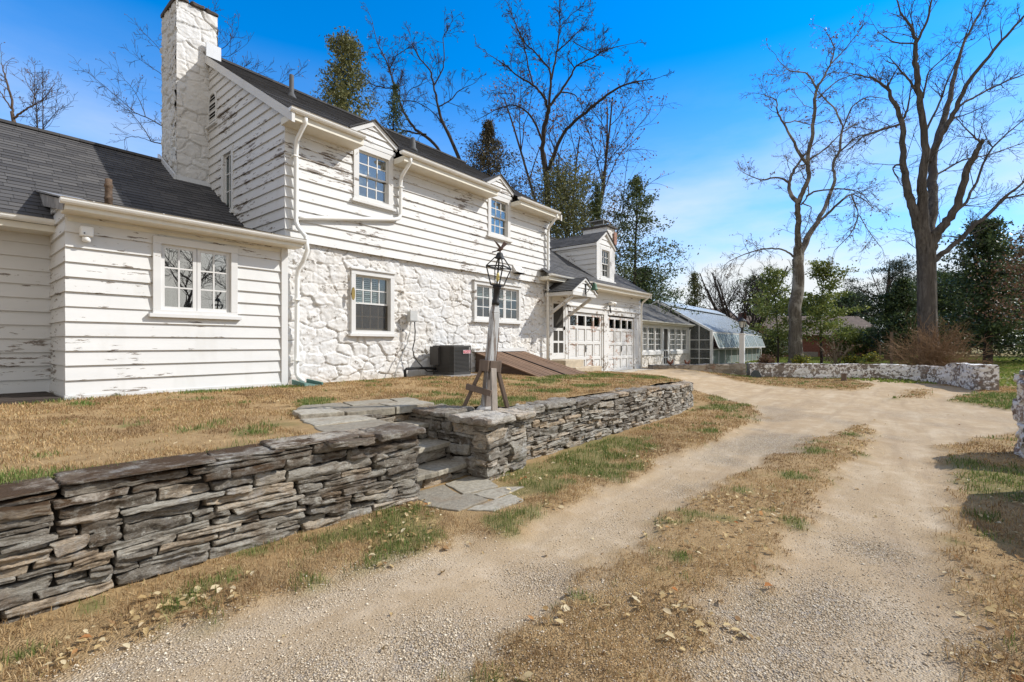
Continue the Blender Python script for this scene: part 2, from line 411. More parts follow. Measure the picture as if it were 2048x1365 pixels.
def cov(x, y):                       # how much of the low ground is grown over, 0..1
    n = (fbm(x * 1.7, y * 1.7, 0, 21, 4) - 0.5) * 0.7 + (fbm(x * 7, y * 7, 0, 22, 3) - 0.5) * 0.35
    g = sm(-0.16, 0.16, -sdpoly(x, y, TRACK_L) + n * 0.7)
    s = sm(-0.20, 0.22, sdpoly(x, y, STRIP) + n * 0.9) * (1 - 0.45 * sm(0.1, -0.3, sdpoly(x, y, STRIP)))
    p = sm(-0.2, 0.4, sdpoly(x, y, PATCH) + n) * 0.75
    return np.clip(np.maximum(np.maximum(g, s), p), 0, 1)
GREENS = [(4.4, 3.15, .65), (5.0, 3.05, .8), (5.6, 3.25, .7), (6.3, 3.35, .7), (5.2, 2.75, .45), (3.95, 2.95, .4), (2.3, 3.1, .45), (1.9, 3.3, .3), (3.0, 2.62, .18), (11.6, 3.2, .6), (12.4, 3.0, .5), (13.3, 3.6, .5), (8.2, 2.45, .25),
          (9.5, .55, .22), (7.8, .8, .16), (6.2, .9, .14), (5.2, 1.2, .1), (4.3, 1.1, .1), (3.3, 1.15, .08), (17, -1.8, 1.4), (15.4, -1.7, .9), (19, -2.3, 1.3), (7.8, -.9, .7), (7.0, -1.0, .5), (5.6, -.6, .2), (16.5, 0.1, .5), (22, 5.2, .7)]
GREENS_UP = [(9.0, 6.05, .5), (9.9, 6.0, .55), (10.8, 5.9, .55), (11.6, 6.1, .55), (12.2, 6.3, .5), (8.2, 5.7, .4), (12.9, 5.3, .7), (11.8, 4.9, .5), (4.4, 4.75, .4), (4.0, 5.15, .35), (4.9, 4.4, .5), (5.5, 4.3, .35), (6.8, 4.6, .4), (8.2, 4.7, .45), (3.1, 5.75, .25), (3.4, 6.1, .3),
             (2.2, 4.75, .3), (1.9, 4.6, .22), (0.35, 4.2, .3), (0.8, 4.0, .25), (2.6, 8.1, .3), (3.2, 8.2, .35), (3.9, 8.2, .35), (1.7, 6.6, .12), (2.3, 7.2, .18), (4.9, 7.1, .15), (2.6, 6.5, .1), (7.2, 5.6, .3)]
def green(x, y, G):
    n = fbm(x * 3.3, y * 3.3, 0, 31, 3)
    r = 0
    for gx, gy, gr in G: r = np.maximum(r, 1 - np.hypot(x - gx, (y - gy) * 1.15) / (gr * 1.35))
    return np.clip(sm(-0.02, 0.48, r + (n - 0.60) * 1.4) + 0.45 * sm(0.66, 0.80, n), 0, 1)
def far_green(x, y): return sm(21, 27, x + 0.25 * y) * 0.95
def dirt(x, y):                      # 1 = loose gravel, 0 = packed dirt
    n = fbm(x * 0.8, y * 0.8, 0, 41, 4)
    c = 0.15 + 0.85 * sm(0.46, 0.64, n)
    lane = np.exp(-((y - 2.25 + 0.02 * x) / 0.42) ** 2) * sm(9, 5, x)
    rt = np.exp(-((y - 0.02) / 0.33) ** 2) * sm(5.0, 6.2, x) * sm(9.5, 8.0, x)
    c = c * (1 - 1.0 * np.maximum(lane, rt))
    for gx, gy, gr in ((3.3, .25, .5), (2.7, .45, .4), (4.4, .12, .35), (1.6, 1.75, .45), (1.0, 2.0, .5), (2.5, 1.75, .35), (6.6, 1.75, .45)): c = np.maximum(c, 1.1 - 0.9 * np.hypot(x - gx, y - gy) / gr)
    return np.clip(c * sm(17, 9, x) , 0, 1)

def grid(xs, ys):
    X, Y = np.meshgrid(xs, ys); n, m_ = X.shape
    i = np.arange(n * m_).reshape(n, m_)
    F = np.stack([i[:-1, :-1], i[:-1, 1:], i[1:, 1:], i[1:, :-1]], -1).reshape(-1, 4)
    return X.ravel(), Y.ravel(), F
geo_out = lambda a, b, n: a + (b - a) * (np.linspace(0, 1, n + 1)[1:] ** 3)

def groundmat(name, up):
    a = M(name, 0.95, 0.1)
    mk = nd(a.nt, "SeparateColor", {0: a.attr("mask", "Color")})
    g, gr, gv = mk.outputs[0], mk.outputs[1], mk.outputs[2]
    v1 = a.vor(85, out="Color"); v2 = a.vor(85); v3 = a.vor(210, out="Color")
    hue = nd(a.nt, "SeparateColor", {0: v1}).outputs[0]; hue3 = nd(a.nt, "SeparateColor", {0: v3}).outputs[1]
    n1 = a.noise(0.9, detail=5); n2 = a.noise(60, detail=4, rough=0.7); n3 = a.noise(6, detail=6, rough=0.65)
    peb = a.ramp(hue, [(0.0, (0.22, 0.165, 0.105)), (0.3, (0.40, 0.31, 0.205)), (0.7, (0.54, 0.445, 0.32)), (1.0, (0.67, 0.595, 0.48))])
    peb = a.mix(a.ramp(v2, [(0.34, 0.0), (0.75, 0.8)]), peb, (0.16, 0.115, 0.07))
    big = a.vor(32, out="Color"); peb = a.mix(a.ramp(nd(a.nt, "SeparateColor", {0: big}).outputs[1], [(0.80, 0.0), (0.83, 0.6)]), peb, (0.30, 0.27, 0.24))
    drt = a.mix(n3, (0.345, 0.245, 0.140), (0.465, 0.348, 0.215))
    drt = a.mix(a.math('MULTIPLY', hue3, 0.4), drt, (0.50, 0.39, 0.26))
    drt = a.mix(a.ramp(n2, [(0.54, 0.0), (0.68, 0.5)]), drt, (0.22, 0.16, 0.10))
    drt = a.mix(a.ramp(a.noise(2.4, detail=7, rough=.7), [(0.48, 0.0), (0.66, 0.6)]), drt, (0.60, 0.48, 0.34))
    drt = a.mix(a.ramp(a.noise(1.0, a.mapv((.35, 3.2, 1), rot=(0, 0, -.12)), 5, .6), [(0.52, 0.0), (0.64, 0.5)]), drt, (0.30, 0.22, 0.14))
    grav = a.mix(a.math('ADD', a.math('MULTIPLY', gv, 0.85), a.ramp(n3, [(0.5, 0.0), (0.8, 0.25)]), clamp=True), drt, peb)
    grav = a.mix(a.ramp(n1, [(0.4, 0.0), (0.65, 0.5)]), grav, (0.34, 0.245, 0.15))
    grav = a.mix(a.ramp(a.noise(1.0, a.mapv((.5, 2.2, 1)), 6, .65), [(0.5, 0.0), (0.68, 0.4)]), grav, (0.56, 0.46, 0.33))
    grav = a.mix(a.math('MULTIPLY', a.ramp(a.noise(.7, detail=6, rough=.6), [(0.57, 0.0), (0.68, .45)]), gv), grav, (0.22, 0.19, 0.155))
    soil = a.mix(n2, (0.155, 0.095, 0.045), (0.39, 0.262, 0.128))
    soil = a.mix(a.ramp(n3, [(0.35, 0.0), (0.65, 0.8)]), soil, (0.41, 0.28, 0.138))
    soil = a.mix(a.math('MULTIPLY', gr, 0.5), soil, a.mix(n2, (0.045, 0.07, 0.018), (0.13, 0.17, 0.045)))
    a.col(a.mix(g, grav, soil))
    h = a.math('ADD', a.math('MULTIPLY', a.math('MULTIPLY', v2, -1.0), gv), a.math('MULTIPLY', n2, 0.8))
    a.bump(h, 0.9, 0.014)
    return a.m

xs = np.concatenate([-2 - geo_out(0, 200, 16)[::-1], np.arange(-2, 14, 0.06), np.arange(14, 32, 0.17), geo_out(32, 700, 26)])
ys = np.concatenate([-5 - geo_out(0, 300, 20)[::-1], np.arange(-5, 4.2, 0.06), np.arange(4.2, 14, 0.17), geo_out(14, 700, 24)])
X, Y, F = grid(xs, ys)
Z = z_low(X, Y); c = cov(X, Y)
Z = Z + (c - 0.5) * 0.045 * sm(26, 18, X)
Z = np.where((X < 15.2) & (Y > 4.3) & (Y < 17), np.minimum(Z, 0.12 + 0.3 * sm(13.2, 15.2, X)), Z)
gmask = np.stack([c, np.clip(green(X, Y, GREENS) + far_green(X, Y), 0, 1), dirt(X, Y), np.ones_like(c)], -1)
npmesh("ground", np.stack([X, Y, Z], -1), F, groundmat("gravel_and_verge", False), smooth=True, attrs={"mask": gmask}, kind='structure')

def wall_back(x):                    # line along the back of the retaining wall where the raised lawn begins
    r = np.interp(x, [-4, .3, 1.2, 2, 2.95, 4.66, 6.5, 8.5, 10.4, 11.6, 12.5, 13.3, 14.2, 16], [4.06, 4.04, 3.98, 3.90, 3.82, 3.94, 3.88, 3.82, 3.85, 4.00, 4.38, 5.02, 5.66, 7.0])
    return np.where((x > 2.9) & (x < 3.9), 4.72, np.where((x >= 3.9) & (x < 4.7), 4.3, r))
xs = np.concatenate([-3 - geo_out(0, 40, 10)[::-1], np.arange(-3, 2.1, .07), [2.15, 2.3, 2.5, 2.7, 2.8999, 2.9001], np.arange(2.95, 3.89, .07), [3.8999, 3.9001], np.arange(3.95, 4.69, .07), [4.699, 4.701], np.arange(4.75, 15.7, .07)])
ts = np.concatenate([np.linspace(0, 1, 70), np.linspace(1, 2, 16)[1:]])
A, T, F = grid(xs, ts)
yb = wall_back(A); Yg = np.where(T <= 1, yb + (9.7 - yb) * T, 9.7 + (T - 1) * 8)
Zg = z_up(A, Yg)
gmask = np.stack([np.ones_like(A), green(A, Yg, GREENS_UP), np.zeros_like(A), np.ones_like(A)], -1)
npmesh("lawn", np.stack([A, Yg, Zg], -1), F, groundmat("lawn_soil", True), smooth=True, attrs={"mask": gmask}, kind='structure')
# ------------------------------------------------------------------ stone builders
def relief_mesh(name, xf, s0, s1, z0, z1, res, cell, depth, mat, parent, seed=1, holes=(), label=None, top=None, bottom=None, edge=0.0):
    """rubble masonry face: stones with joints as real relief. xf(S,N,Z) -> X,Y,Z on arrays"""
    ns, nz_ = max(2, int((s1 - s0) / res)), max(2, int((z1 - z0) / res))
    S, T, F = grid(np.linspace(s0, s1, ns), np.linspace(0, 1, nz_))
    zb = bottom(S) if bottom else z0; zt = top(S) if top else z1
    Zv = zb + (zt - zb) * T
    wx = (fbm(S * 2.2, Zv * 2.2, seed, seed, 3) - 0.5) * 0.5; wz = (fbm(S * 2.2, Zv * 2.2, seed + 9, seed + 50, 3) - 0.5) * 0.4
    a = S / cell[0] + wx * 0.8; b = Zv / cell[1] + wz * 0.9
    # groups of cells merge now and then so stones differ in size
    F1 = np.full(a.shape, 9.0); F2 = np.full(a.shape, 9.0); I = np.zeros(a.shape); DX = np.zeros(a.shape); DZ = np.zeros(a.shape)
    ja = np.floor(b)
    for dj in (-1, 0, 1):
        j = ja + dj; off = _hash(j, j * 0, j * 0, seed + 3)
        ia = np.floor(a - off)
        for di in (-2, -1, 0, 1, 2):
            i = ia + di
            h1, h2, h3 = _hash(i, j, j * 0, seed), _hash(i, j, j * 0 + 1, seed), _hash(i, j, j * 0 + 2, seed)
            cx = i + off + 0.5 + (h1 - 0.5) * 0.75; cz = j + 0.5 + (h2 - 0.5) * 0.55
            dx, dz = a - cx, b - cz
            d = (np.abs(dx) ** 3 + np.abs(dz) ** 3) ** (1 / 3.) - (h3 - 0.5) * 0.55
            nearer = d < F1
            F2 = np.where(nearer, F1, np.minimum(F2, d))
            I = np.where(nearer, h1 * 0.37 + h2 * 0.63, I); DX = np.where(nearer, dx, DX); DZ = np.where(nearer, dz, DZ)
            F1 = np.where(nearer, d, F1)
    gap = sm(0.0, 0.11, F2 - F1 + (fbm(S * 14, Zv * 14, 0, seed + 5, 2) - 0.5) * 0.12)
    gap = 1 - (1 - gap) * (0.48 + 0.52 * sm(0.38, 0.62, fbm(S * 2.7, Zv * 2.7, 5, seed + 17, 3)))
    r1 = (I * 7.31) % 1; r2 = (I * 13.77) % 1; r3 = (I * 29.1) % 1
    N = depth * (gap * (0.55 + 0.45 * r1) + gap * ((r2 - 0.5) * DX * 0.7 + (r3 - 0.5) * DZ * 0.7))
    N = N + depth * 0.5 * (np.abs(fbm(S * 5, Zv * 7, 1, seed + 7, 4) - 0.5) * 2 - .3) * (0.3 + gap) + depth * 0.18 * (fbm(S * 30, Zv * 30, 2, seed + 8, 2) - 0.5)
    if edge: N = N * (0.3 + 0.7 * sm(0, edge, np.minimum(S - s0, s1 - S)))
    Xv, Yv, Zw = xf(S, N, Zv)
    if holes:
        cs = S[F].mean(1); cz_ = Zv[F].mean(1); keep = np.ones(len(F), bool)
        for h0, h1, h2, h3 in holes: keep &= ~((cs > h0) & (cs < h1) & (cz_ > h2) & (cz_ < h3))
        F = F[keep]
    return npmesh(name, np.stack([Xv, Yv, Zw], -1), F, mat, parent, smooth=True, attrs={"cell": r2, "gap": gap}, label=label)

def _cube_grid(nx, ny, nz):
    V = []; F = []
    def face(o, u, v, nu, nv):
        i0 = len(V)
        for b in range(nv + 1):
            for a in range(nu + 1): V.append(tuple(o[k] + u[k] * 2 * a / nu + v[k] * 2 * b / nv for k in range(3)))
        for b in range(nv):
            for a in range(nu):
                p = i0 + b * (nu + 1) + a; F.append((p, p + 1, p + nu + 2, p + nu + 1))
    face((-1, 1, -1), (1, 0, 0), (0, 0, 1), nx, nz)
    face((-1, -1, 1), (1, 0, 0), (0, 1, 0), nx, ny)
    face((1, -1, -1), (-1, 0, 0), (0, 1, 0), nx, ny)
    face((-1, -1, -1), (0, 1, 0), (0, 0, 1), ny, nz)
    face((1, 1, -1), (0, -1, 0), (0, 0, 1), ny, nz)
    return np.array(V), np.array(F)
_TPL = {}
def stones_mesh(name, stones, xf, mat, parent, seed=1, k=14.0, rough=0.034, label=None, nxyz=(22, 3, 8)):
    """stones: (s, z, length, thickness, front offset, depth). s,z = lower left corner"""
    if nxyz not in _TPL: _TPL[nxyz] = _cube_grid(*nxyz)
    P0, F0 = _TPL[nxyz]; rng = np.random.default_rng(seed)
    den = (np.abs(P0) ** k).sum(1) ** (1 / k); P = P0 / den[:, None]
    VS, FS, T1, T2 = [], [], [], []; n0 = 0
    for (s, z, L, th, fr, dp) in stones:
        p = P.copy(); r = rng.random(8)
        zz = p[:, 2] * (1 + (r[0] - 0.5) * 0.7 * p[:, 0] * (1 if L > 1.5 * th else 0.5))
        xx = p[:, 0] + (r[1] - 0.5) * 0.5 * min(1, th / L) * p[:, 2] * p[:, 0]
        sx = s + L / 2 + xx * (L / 2 - 0.003); sz = z + th / 2 + zz * (th / 2 - 0.002) + (r[2] - 0.5) * 0.3 * th * p[:, 0]
        sn = fr - dp / 2 + p[:, 1] * dp / 2
        o = rng.random(3) * 50
        lay = fbm(sx * 4 + o[0], sn * 4 + o[1], sz * 46 + o[2] + (r[7] - .5) * 7 * sx, 3, 3) - 0.5
        lay = np.round(lay * 7) / 7 * .8 + lay * .2
        lump = fbm(sx * 7 + o[0], sn * 7, sz * 9 + o[1], 5, 2) - 0.5
        sn = sn + (lay * 1.5 + lump * 1.6) * rough * np.clip(p[:, 1] * 2, 0.2, 1)
        sx = sx + lump * rough * 0.8; chip = fbm(sx * 16 + o[1], sn * 16, sz * 16 + o[2], 9, 2) - 0.5
        sx = sx + chip * rough * 1.3; sz = sz + (lump * 1.0 + lay * 0.3 + chip * 1.1) * rough * min(1, th / 0.08)
        VS.append(np.stack([sx, sn, sz], -1)); FS.append(F0 + n0); n0 += len(P)
        T1.append(np.full(len(P), r[5])); T2.append(np.full(len(P), r[6]))
    V = np.concatenate(VS); X_, Y_, Z_ = xf(V[:, 0], V[:, 1], V[:, 2])
    return npmesh(name, np.stack([X_, Y_, Z_], -1), np.concatenate(FS), mat, parent, smooth=False, attrs={"tint": np.concatenate(T1), "tint2": np.concatenate(T2)}, label=label)

def pack(s0, s1, z0, H, seed, lr=(0.14, 0.55), tr=(0.035, 0.11), ds=0.02, dp=0.24):
    """stones laid one by one on the lowest spot, as a dry wall is built. z0, H functions of s"""
    rng = random.Random(seed); n = int((s1 - s0) / ds); S = [s0 + (i + .5) * ds for i in range(n)]
    sky = [z0(s) for s in S]; top = [H(s) for s in S]; out_ = []
    for _ in range(6000):
        cand = [(sky[i], i) for i in range(n) if sky[i] < top[i] - 0.015]
        if not cand: break
        z, i = min(cand); a = i
        while a > 0 and abs(sky[a - 1] - z) < 0.012: a -= 1
        b = i
        while b < n - 1 and abs(sky[b + 1] - z) < 0.012: b += 1
        plat = (b - a + 1) * ds
        th = rng.uniform(*tr) if rng.random() > 0.12 else rng.uniform(tr[1], tr[1] * 1.45)
        L = rng.uniform(*lr) * (0.6 + th / tr[1] * 0.7)
        if plat < L * 1.35 or plat - L < 0.09: L = plat
        m_ = max(3, min(b - a + 1, int(round(L / ds))))
        st = a if rng.random() < .5 else max(a, b - m_ + 1)
        idx = list(range(st, min(n, st + m_)))
        zz = max(sky[q] for q in idx); t_ = min(top[q] for q in idx)
        if L < 0.09: th = min(th, 0.05)
        nb = [sky[q] for q in (idx[0] - 1, idx[-1] + 1) if 0 <= q < n]
        for h in nb:
            if 0.03 < h - zz < tr[1] * 1.5 and abs(h - zz - th) < 0.035: th = h - zz
        if t_ - zz - th < 0.03: th = max(0.02, t_ - zz)
        out_.append((S[idx[0]] - ds / 2, zz, len(idx) * ds, th, rng.uniform(-0.022, 0.03), dp))
        for q in idx: sky[q] = zz + th
    return out_

class Path:                          # smooth line on the ground with an outward normal to its right
    def __init__(s, pts, closed=False):
        P = [np.array(p, float) for p in pts]; Q = []
        for i in range(len(P) - 1):
            p0, p1, p2, p3 = P[max(i - 1, 0)], P[i], P[i + 1], P[min(i + 2, len(P) - 1)]
            for t in np.linspace(0, 1, 24, endpoint=False):
                Q.append(0.5 * ((2 * p1) + (-p0 + p2) * t + (2 * p0 - 5 * p1 + 4 * p2 - p3) * t * t + (-p0 + 3 * p1 - 3 * p2 + p3) * t ** 3))
        Q.append(P[-1]); s.q = np.array(Q)
        s.l = np.concatenate([[0], np.cumsum(np.hypot(*np.diff(s.q, axis=0).T))]); s.L = s.l[-1]
        t = np.gradient(s.q, axis=0); t /= np.hypot(t[:, 0], t[:, 1])[:, None]; s.n = np.stack([t[:, 1], -t[:, 0]], -1)
    def xf(s, S, N, Z):
        x = np.interp(S, s.l, s.q[:, 0]); y = np.interp(S, s.l, s.q[:, 1]); nx = np.interp(S, s.l, s.n[:, 0]); ny = np.interp(S, s.l, s.n[:, 1])
        return x + nx * N, y + ny * N, Z
    def at(s, S): return float(np.interp(S, s.l, s.q[:, 0])), float(np.interp(S, s.l, s.q[:, 1]))

# ------------------------------------------------------------------ dry stone retaining wall
m_dry = dry_stone("schist"); m_cap = dry_stone("mossy_schist", 1.0)
m_fill = simple("wall_core_earth", (0.03, 0.024, 0.018), 0.95)
def core(path, n0, n1, z0, z1, parent, s0=0, s1=None, name="core"):
    mb = MB(); s1 = path.L if s1 is None else s1; st = np.linspace(s0, s1, max(2, int((s1 - s0) / .2)))
    for a, b in zip(st[:-1], st[1:]):
        c_ = [path.xf(np.float64(q), np.float64(n), 0) for q, n in ((a, n0), (b, n0), (b, n1), (a, n1))]
        za, zb = z1(a), z1(b)
        mb.hexa([(q[0], q[1], z0) for q in c_] + [(c_[0][0], c_[0][1], za), (c_[1][0], c_[1][1], zb), (c_[2][0], c_[2][1], zb), (c_[3][0], c_[3][1], za)])
    return mb.build(name, m_fill, parent)
def cap_stones(L, z, seed, w, lr, tr, s0=0.0, over=0.04):
    r = random.Random(seed); s = s0; o = []
    while s < L - 0.02:
        l = min(r.uniform(*lr), L - s)
        if L - s - l < 0.2: l = L - s
        th = r.uniform(*tr); o.append((s, z(s + l / 2) - th + r.uniform(-.012, .012), l, th, r.uniform(0.0, over), w + r.uniform(-.08, .03))); s += l
    return o

rw = thing("retaining_wall", "long grey dry stone retaining wall with mossy coping and stone steps along the gravel drive", "stone wall", (3.3, 3.5, 0))
p1 = Path([(-4.0, 3.78), (0.3, 3.76), (1.2, 3.70), (2.0, 3.62), (2.95, 3.50)])
ztop1 = lambda s: 0.545 - .03 * float(sm(5.2, 4.0, s)) + 0.02 * math.sin(s * 1.7)
stones_mesh("rubble_face", pack(0, p1.L, lambda s: -0.06, ztop1, 5, (0.10, 0.52), (0.02, 0.068)), p1.xf, m_dry, rw, 3)
stones_mesh("coping", pack(0, p1.L, lambda s: ztop1(s) - .005, lambda s: 0.685 - .035 * float(sm(5.2, 4.0, s)) + .02 * math.sin(s * 3.3) + .012 * math.sin(s * 9.1), 4, (0.28, 0.75), (0.045, 0.085), dp=.40), p1.xf, m_cap, rw, 8, 14.0, 0.034, nxyz=(26, 10, 6))
core(p1, -0.05, -0.36, -0.2, lambda s: 0.6, rw)
# end face of the left part, beside the steps
pe = Path([(2.95, 3.50), (3.0, 4.9)])
stones_mesh("rubble_face", pack(0.02, pe.L, lambda s: -0.05, lambda s: 0.61, 15, (0.14, 0.5), (0.035, 0.10), dp=.2), lambda S, N, Z: pe.xf(S, N, Z), m_dry, rw, 13)
# pier on the far side of the steps
pa = Path([(3.82, 5.15), (3.82, 3.42)]); pb = Path([(3.82, 3.42), (4.62, 3.50)]); pc = Path([(4.60, 3.50), (4.66, 3.80)])
pa_x = pa.xf
stones_mesh("pier_side", pack(0, pa.L, lambda s: -0.05, lambda s: 0.64, 25, (0.12, 0.5), (0.025, 0.10), dp=.22), pa_x, m_dry, rw, 23)
stones_mesh("pier_front", pack(0, pb.L, lambda s: -0.05, lambda s: 0.62, 35, (0.12, 0.45), (0.025, 0.10), dp=.22), pb.xf, m_dry, rw, 33)
stones_mesh("pier_side", pack(0, pc.L, lambda s: -0.05, lambda s: 0.64, 45, (0.12, 0.3), (0.04, 0.11), dp=.2), pc.xf, m_dry, rw, 43)
mb = MB(); mb.box(3.86, 4.6, 3.53, 5.15, -0.1, 0.61); mb.box(2.2, 2.90, 3.62, 4.9, -0.1, 0.60); mb.build("core", m_fill, rw)
# long right part, curving back at its far end
p2 = Path([(4.66, 3.68), (6.5, 3.63), (8.5, 3.58), (10.4, 3.62), (11.6, 3.8), (12.5, 4.2), (13.3, 4.85), (14.2, 5.5)])
ztop2 = lambda s: 0.60 - 0.13 * float(sm(3.5, 8.2, s)) - 0.08 * float(sm(8.0, 10.5, s)) + 0.015 * math.sin(s * 2.1)
stones_mesh("rubble_face", pack(0, p2.L, lambda s: -0.05 + 0.1 * float(sm(7.5, 10.5, s)), lambda s: ztop2(s) - 0.01, 55, (0.10, 0.40), (0.02, 0.075)), p2.xf, m_dry, rw, 53)
stones_mesh("coping", cap_stones(p2.L, lambda s: ztop2(s) + 0.075, 64, 0.44, (0.3, 0.8), (0.065, 0.10)), p2.xf, m_cap, rw, 68, 14.0, 0.04, nxyz=(24, 10, 7))
core(p2, -0.05, -0.36, -0.2, lambda s: ztop2(s) - 0.01, rw)

# steps, slabs, paving
def slab(mb, pts, z0, z1, seed):
    r = random.Random(seed); n = len(pts); Q = []
    for (ax, ay), (bx, by) in zip(pts, pts[1:] + pts[:1]):
        for k in range(5):
            t = k / 5; j = 0.012 if k else 0
            Q.append((ax + (bx - ax) * t + r.uniform(-j, j), ay + (by - ay) * t + r.uniform(-j, j)))
    mb.prism([(x, y, z0) for x, y in Q], (0, 0, z1 - z0))
m_flag = M("flagstone", 0.85, 0.25)
_n = m_flag.noise(3.5, detail=7, rough=0.65); _n2 = m_flag.noise(22, detail=6, rough=0.7)
m_flag.col(m_flag.mix(m_flag.ramp(_n2, [(0.35, 0.55), (0.6, 0.0)]), m_flag.ramp(m_flag.geo("Random Per Island"), [(0, (0.24, 0.21, 0.16)), (0.5, (0.35, 0.315, 0.245)), (1, (0.44, 0.40, 0.32))]), (0.12, 0.10, 0.075)))
m_flag.col(m_flag.mix(m_flag.ramp(_n, [(0.52, 0.0), (0.7, 0.55)]), m_flag.b.inputs["Base Color"].links[0].from_socket, (0.20, 0.14, 0.085)))
m_flag.bump(m_flag.math('ADD', _n2, _n), 0.8, 0.012); m_flag = m_flag.m
for yy, zz, sd_ in ((3.70, .185, 1), (4.0, .375, 2), (4.33, .565, 3)):
    mb = MB()
    cut = 3.38 + 0.1 * random.uniform(-1, 1)
    slab(mb, [(2.93, yy), (cut, yy - .02), (cut - .02, yy + .42), (2.93, yy + .42)], zz - .055, zz, sd_)
    slab(mb, [(cut + .012, yy - .01), (3.86, yy + .02), (3.86, yy + .42), (cut - .008, yy + .42)], zz - .06, zz - .006, sd_ + 7)
    o = mb.build("step_tread", m_flag, rw, bevel=0.01)
    pr = Path([(2.93, yy + .05), (3.86, yy + .06)])
    stones_mesh("step_riser", pack(0, pr.L, lambda s: zz - .19, lambda s: zz - .056, 70 + sd_, (0.2, 0.6), (0.05, 0.12), dp=.2), pr.xf, m_dry, rw, 73 + sd_)
    MB().box(2.93, 3.86, yy + .08, 4.9, -0.1, zz - .062).build("core", m_fill, rw)
pr = Path([(2.96, 4.70), (3.86, 4.71)])
stones_mesh("step_riser", pack(0, pr.L, lambda s: .56, lambda s: .69, 79, (0.2, 0.6), (0.05, 0.12), dp=.2), pr.xf, m_dry, rw, 79)
mb = MB()
m_pc = dry_stone("pier_cap_stone", 0.25)
stones_mesh("pier_cap", [(0, .615, .53, .085, .02, .62), (.535, .61, .43, .08, .01, .56)], Path([(3.76, 3.37), (4.72, 3.42)]).xf, m_pc, rw, 131, 14.0, .028, nxyz=(24, 18, 5))
stones_mesh("pier_cap", [(0, .63, .52, .09, .0, .62)], Path([(3.77, 4.02), (4.4, 4.02)]).xf, m_pc, rw, 133, 14.0, .028, nxyz=(20, 18, 5))
mb = MB()
stones_mesh("wall_slab", [(0, .645, .42, .06, .03, .44), (.43, .655, .50, .062, .05, .46)], Path([(2.06, 3.55), (3.0, 3.46)]).xf, m_cap, rw, 141, 14.0, .03, nxyz=(24, 12, 6))
slab(mb, [(2.25, 3.95), (2.99, 3.90), (3.03, 4.28), (2.36, 4.36)], .62, .705, 42)
slab(mb, [(2.38, 4.38), (3.04, 4.30), (3.07, 4.68), (2.5, 4.9)], .63, .712, 43)
mb.build("wall_slab", m_flag, rw, bevel=0.012)
pv = thing("flagstone_paving", "weathered flagstones laid flush in the lawn at the top of the stone steps", "paving", (3.4, 5.2, .74))
mb = MB()
for i, q in enumerate(([(2.96, 4.74), (3.55, 4.66), (3.62, 5.10), (3.05, 5.22)], [(3.57, 4.66), (4.12, 4.60), (4.2, 5.05), (3.64, 5.10)], [(2.52, 4.93), (2.94, 4.76), (3.03, 5.22), (2.62, 5.30)],
                       [(2.64, 5.32), (3.3, 5.21), (3.42, 5.62), (2.95, 5.72)], [(3.32, 5.2), (3.9, 5.1), (4.02, 5.45), (3.44, 5.62)], [(3.92, 5.09), (4.25, 5.06), (4.3, 5.35), (4.03, 5.42)])):
    slab(mb, q, .66, .745 + .004 * (i % 3), 50 + i)
mb.build("flagstone", m_flag, pv, bevel=0.008)
lp_ = thing("flagstone_landing", "pale grey flagstones set in the ground at the foot of the stone steps", "paving", (3.3, 3.1, 0))
mb = MB()
for i, q in enumerate(([(2.92, 3.34), (3.30, 3.30), (3.42, 3.68), (2.95, 3.72)], [(3.32, 3.29), (3.72, 3.18), (3.84, 3.42), (3.8, 3.68), (3.44, 3.68)], [(2.84, 3.31), (2.95, 2.98), (3.34, 2.98), (3.36, 3.26), (3.0, 3.32)],
                       [(3.38, 3.24), (3.40, 2.95), (3.9, 2.98), (3.74, 3.15)], [(3.02, 2.95), (3.15, 2.74), (3.55, 2.72), (3.62, 2.93), (3.3, 2.95)])):
    slab(mb, q, -.06, .035 + .005 * (i % 3), 60 + i)
mb.build("flagstone", m_flag, lp_, bevel=0.008)
# ------------------------------------------------------------------ house: materials
m_sid = painted("peeling_white_siding", 0.625)
m_sid_front = painted("peeling_front_siding", 0.636, c0=3.385)
m_sid_bay = painted("peeling_bay_siding", 0.66, c0=.83)
m_sid_gable = painted("flaking_white_siding", 0.615, c0=3.2)
m_sid_clean = painted("white_siding", 0.675)
m_trim = painted("white_trim", 0.69, stretch=(4, 4, 9))
m_trim_worn = painted("worn_white_trim", 0.60, stretch=(5, 5, 7), wood=(0.28, 0.24, 0.2))
m_door_paint = painted("peeling_door_paint", 0.60, wood=(0.42, 0.30, 0.24), stretch=(5, 5, 9), patch=0.7)
m_gut = simple("white_gutter", (0.78, 0.77, 0.73), 0.4, 0.4, var=0.06)
m_soffit = simple("soffit_paint", (0.70, 0.66, 0.56), 0.6, var=0.08)
m_wst = white_stone("white_painted_rubble", 0.10, 0.3)
m_chim = white_stone("worn_white_chimney_stone", -0.06, 0.15, (0.24, 0.22, 0.19))
m_chim_side = white_stone("weathered_chimney_stone", 0.14, 0.2, (0.22, 0.20, 0.17), (0.6, 0.59, 0.56))
m_dark = simple("dark_interior", (0.018, 0.017, 0.016), 0.9, 0.05)
m_screen = simple("dark_screen", (0.055, 0.05, 0.042), 0.8, 0.1, var=0.1)
m_glass = glass("window_glass", boost=0.10, base=0.03)
m_glass_bay = glass("bay_window_glass", boost=0.5, base=0.3)
m_glass_up = glass("upper_window_glass", (0.8, 0.85, 0.85), 0.16, base=0.05)
m_blind = simple("white_blind", (0.62, 0.61, 0.57), 0.7, var=0.05)
m_net = simple("grey_net_curtain", (.30, .31, .30), .9, var=.3, scale=3)
m_curtain = simple("pale_curtain", (0.35, 0.36, 0.36), 0.9, var=0.1)
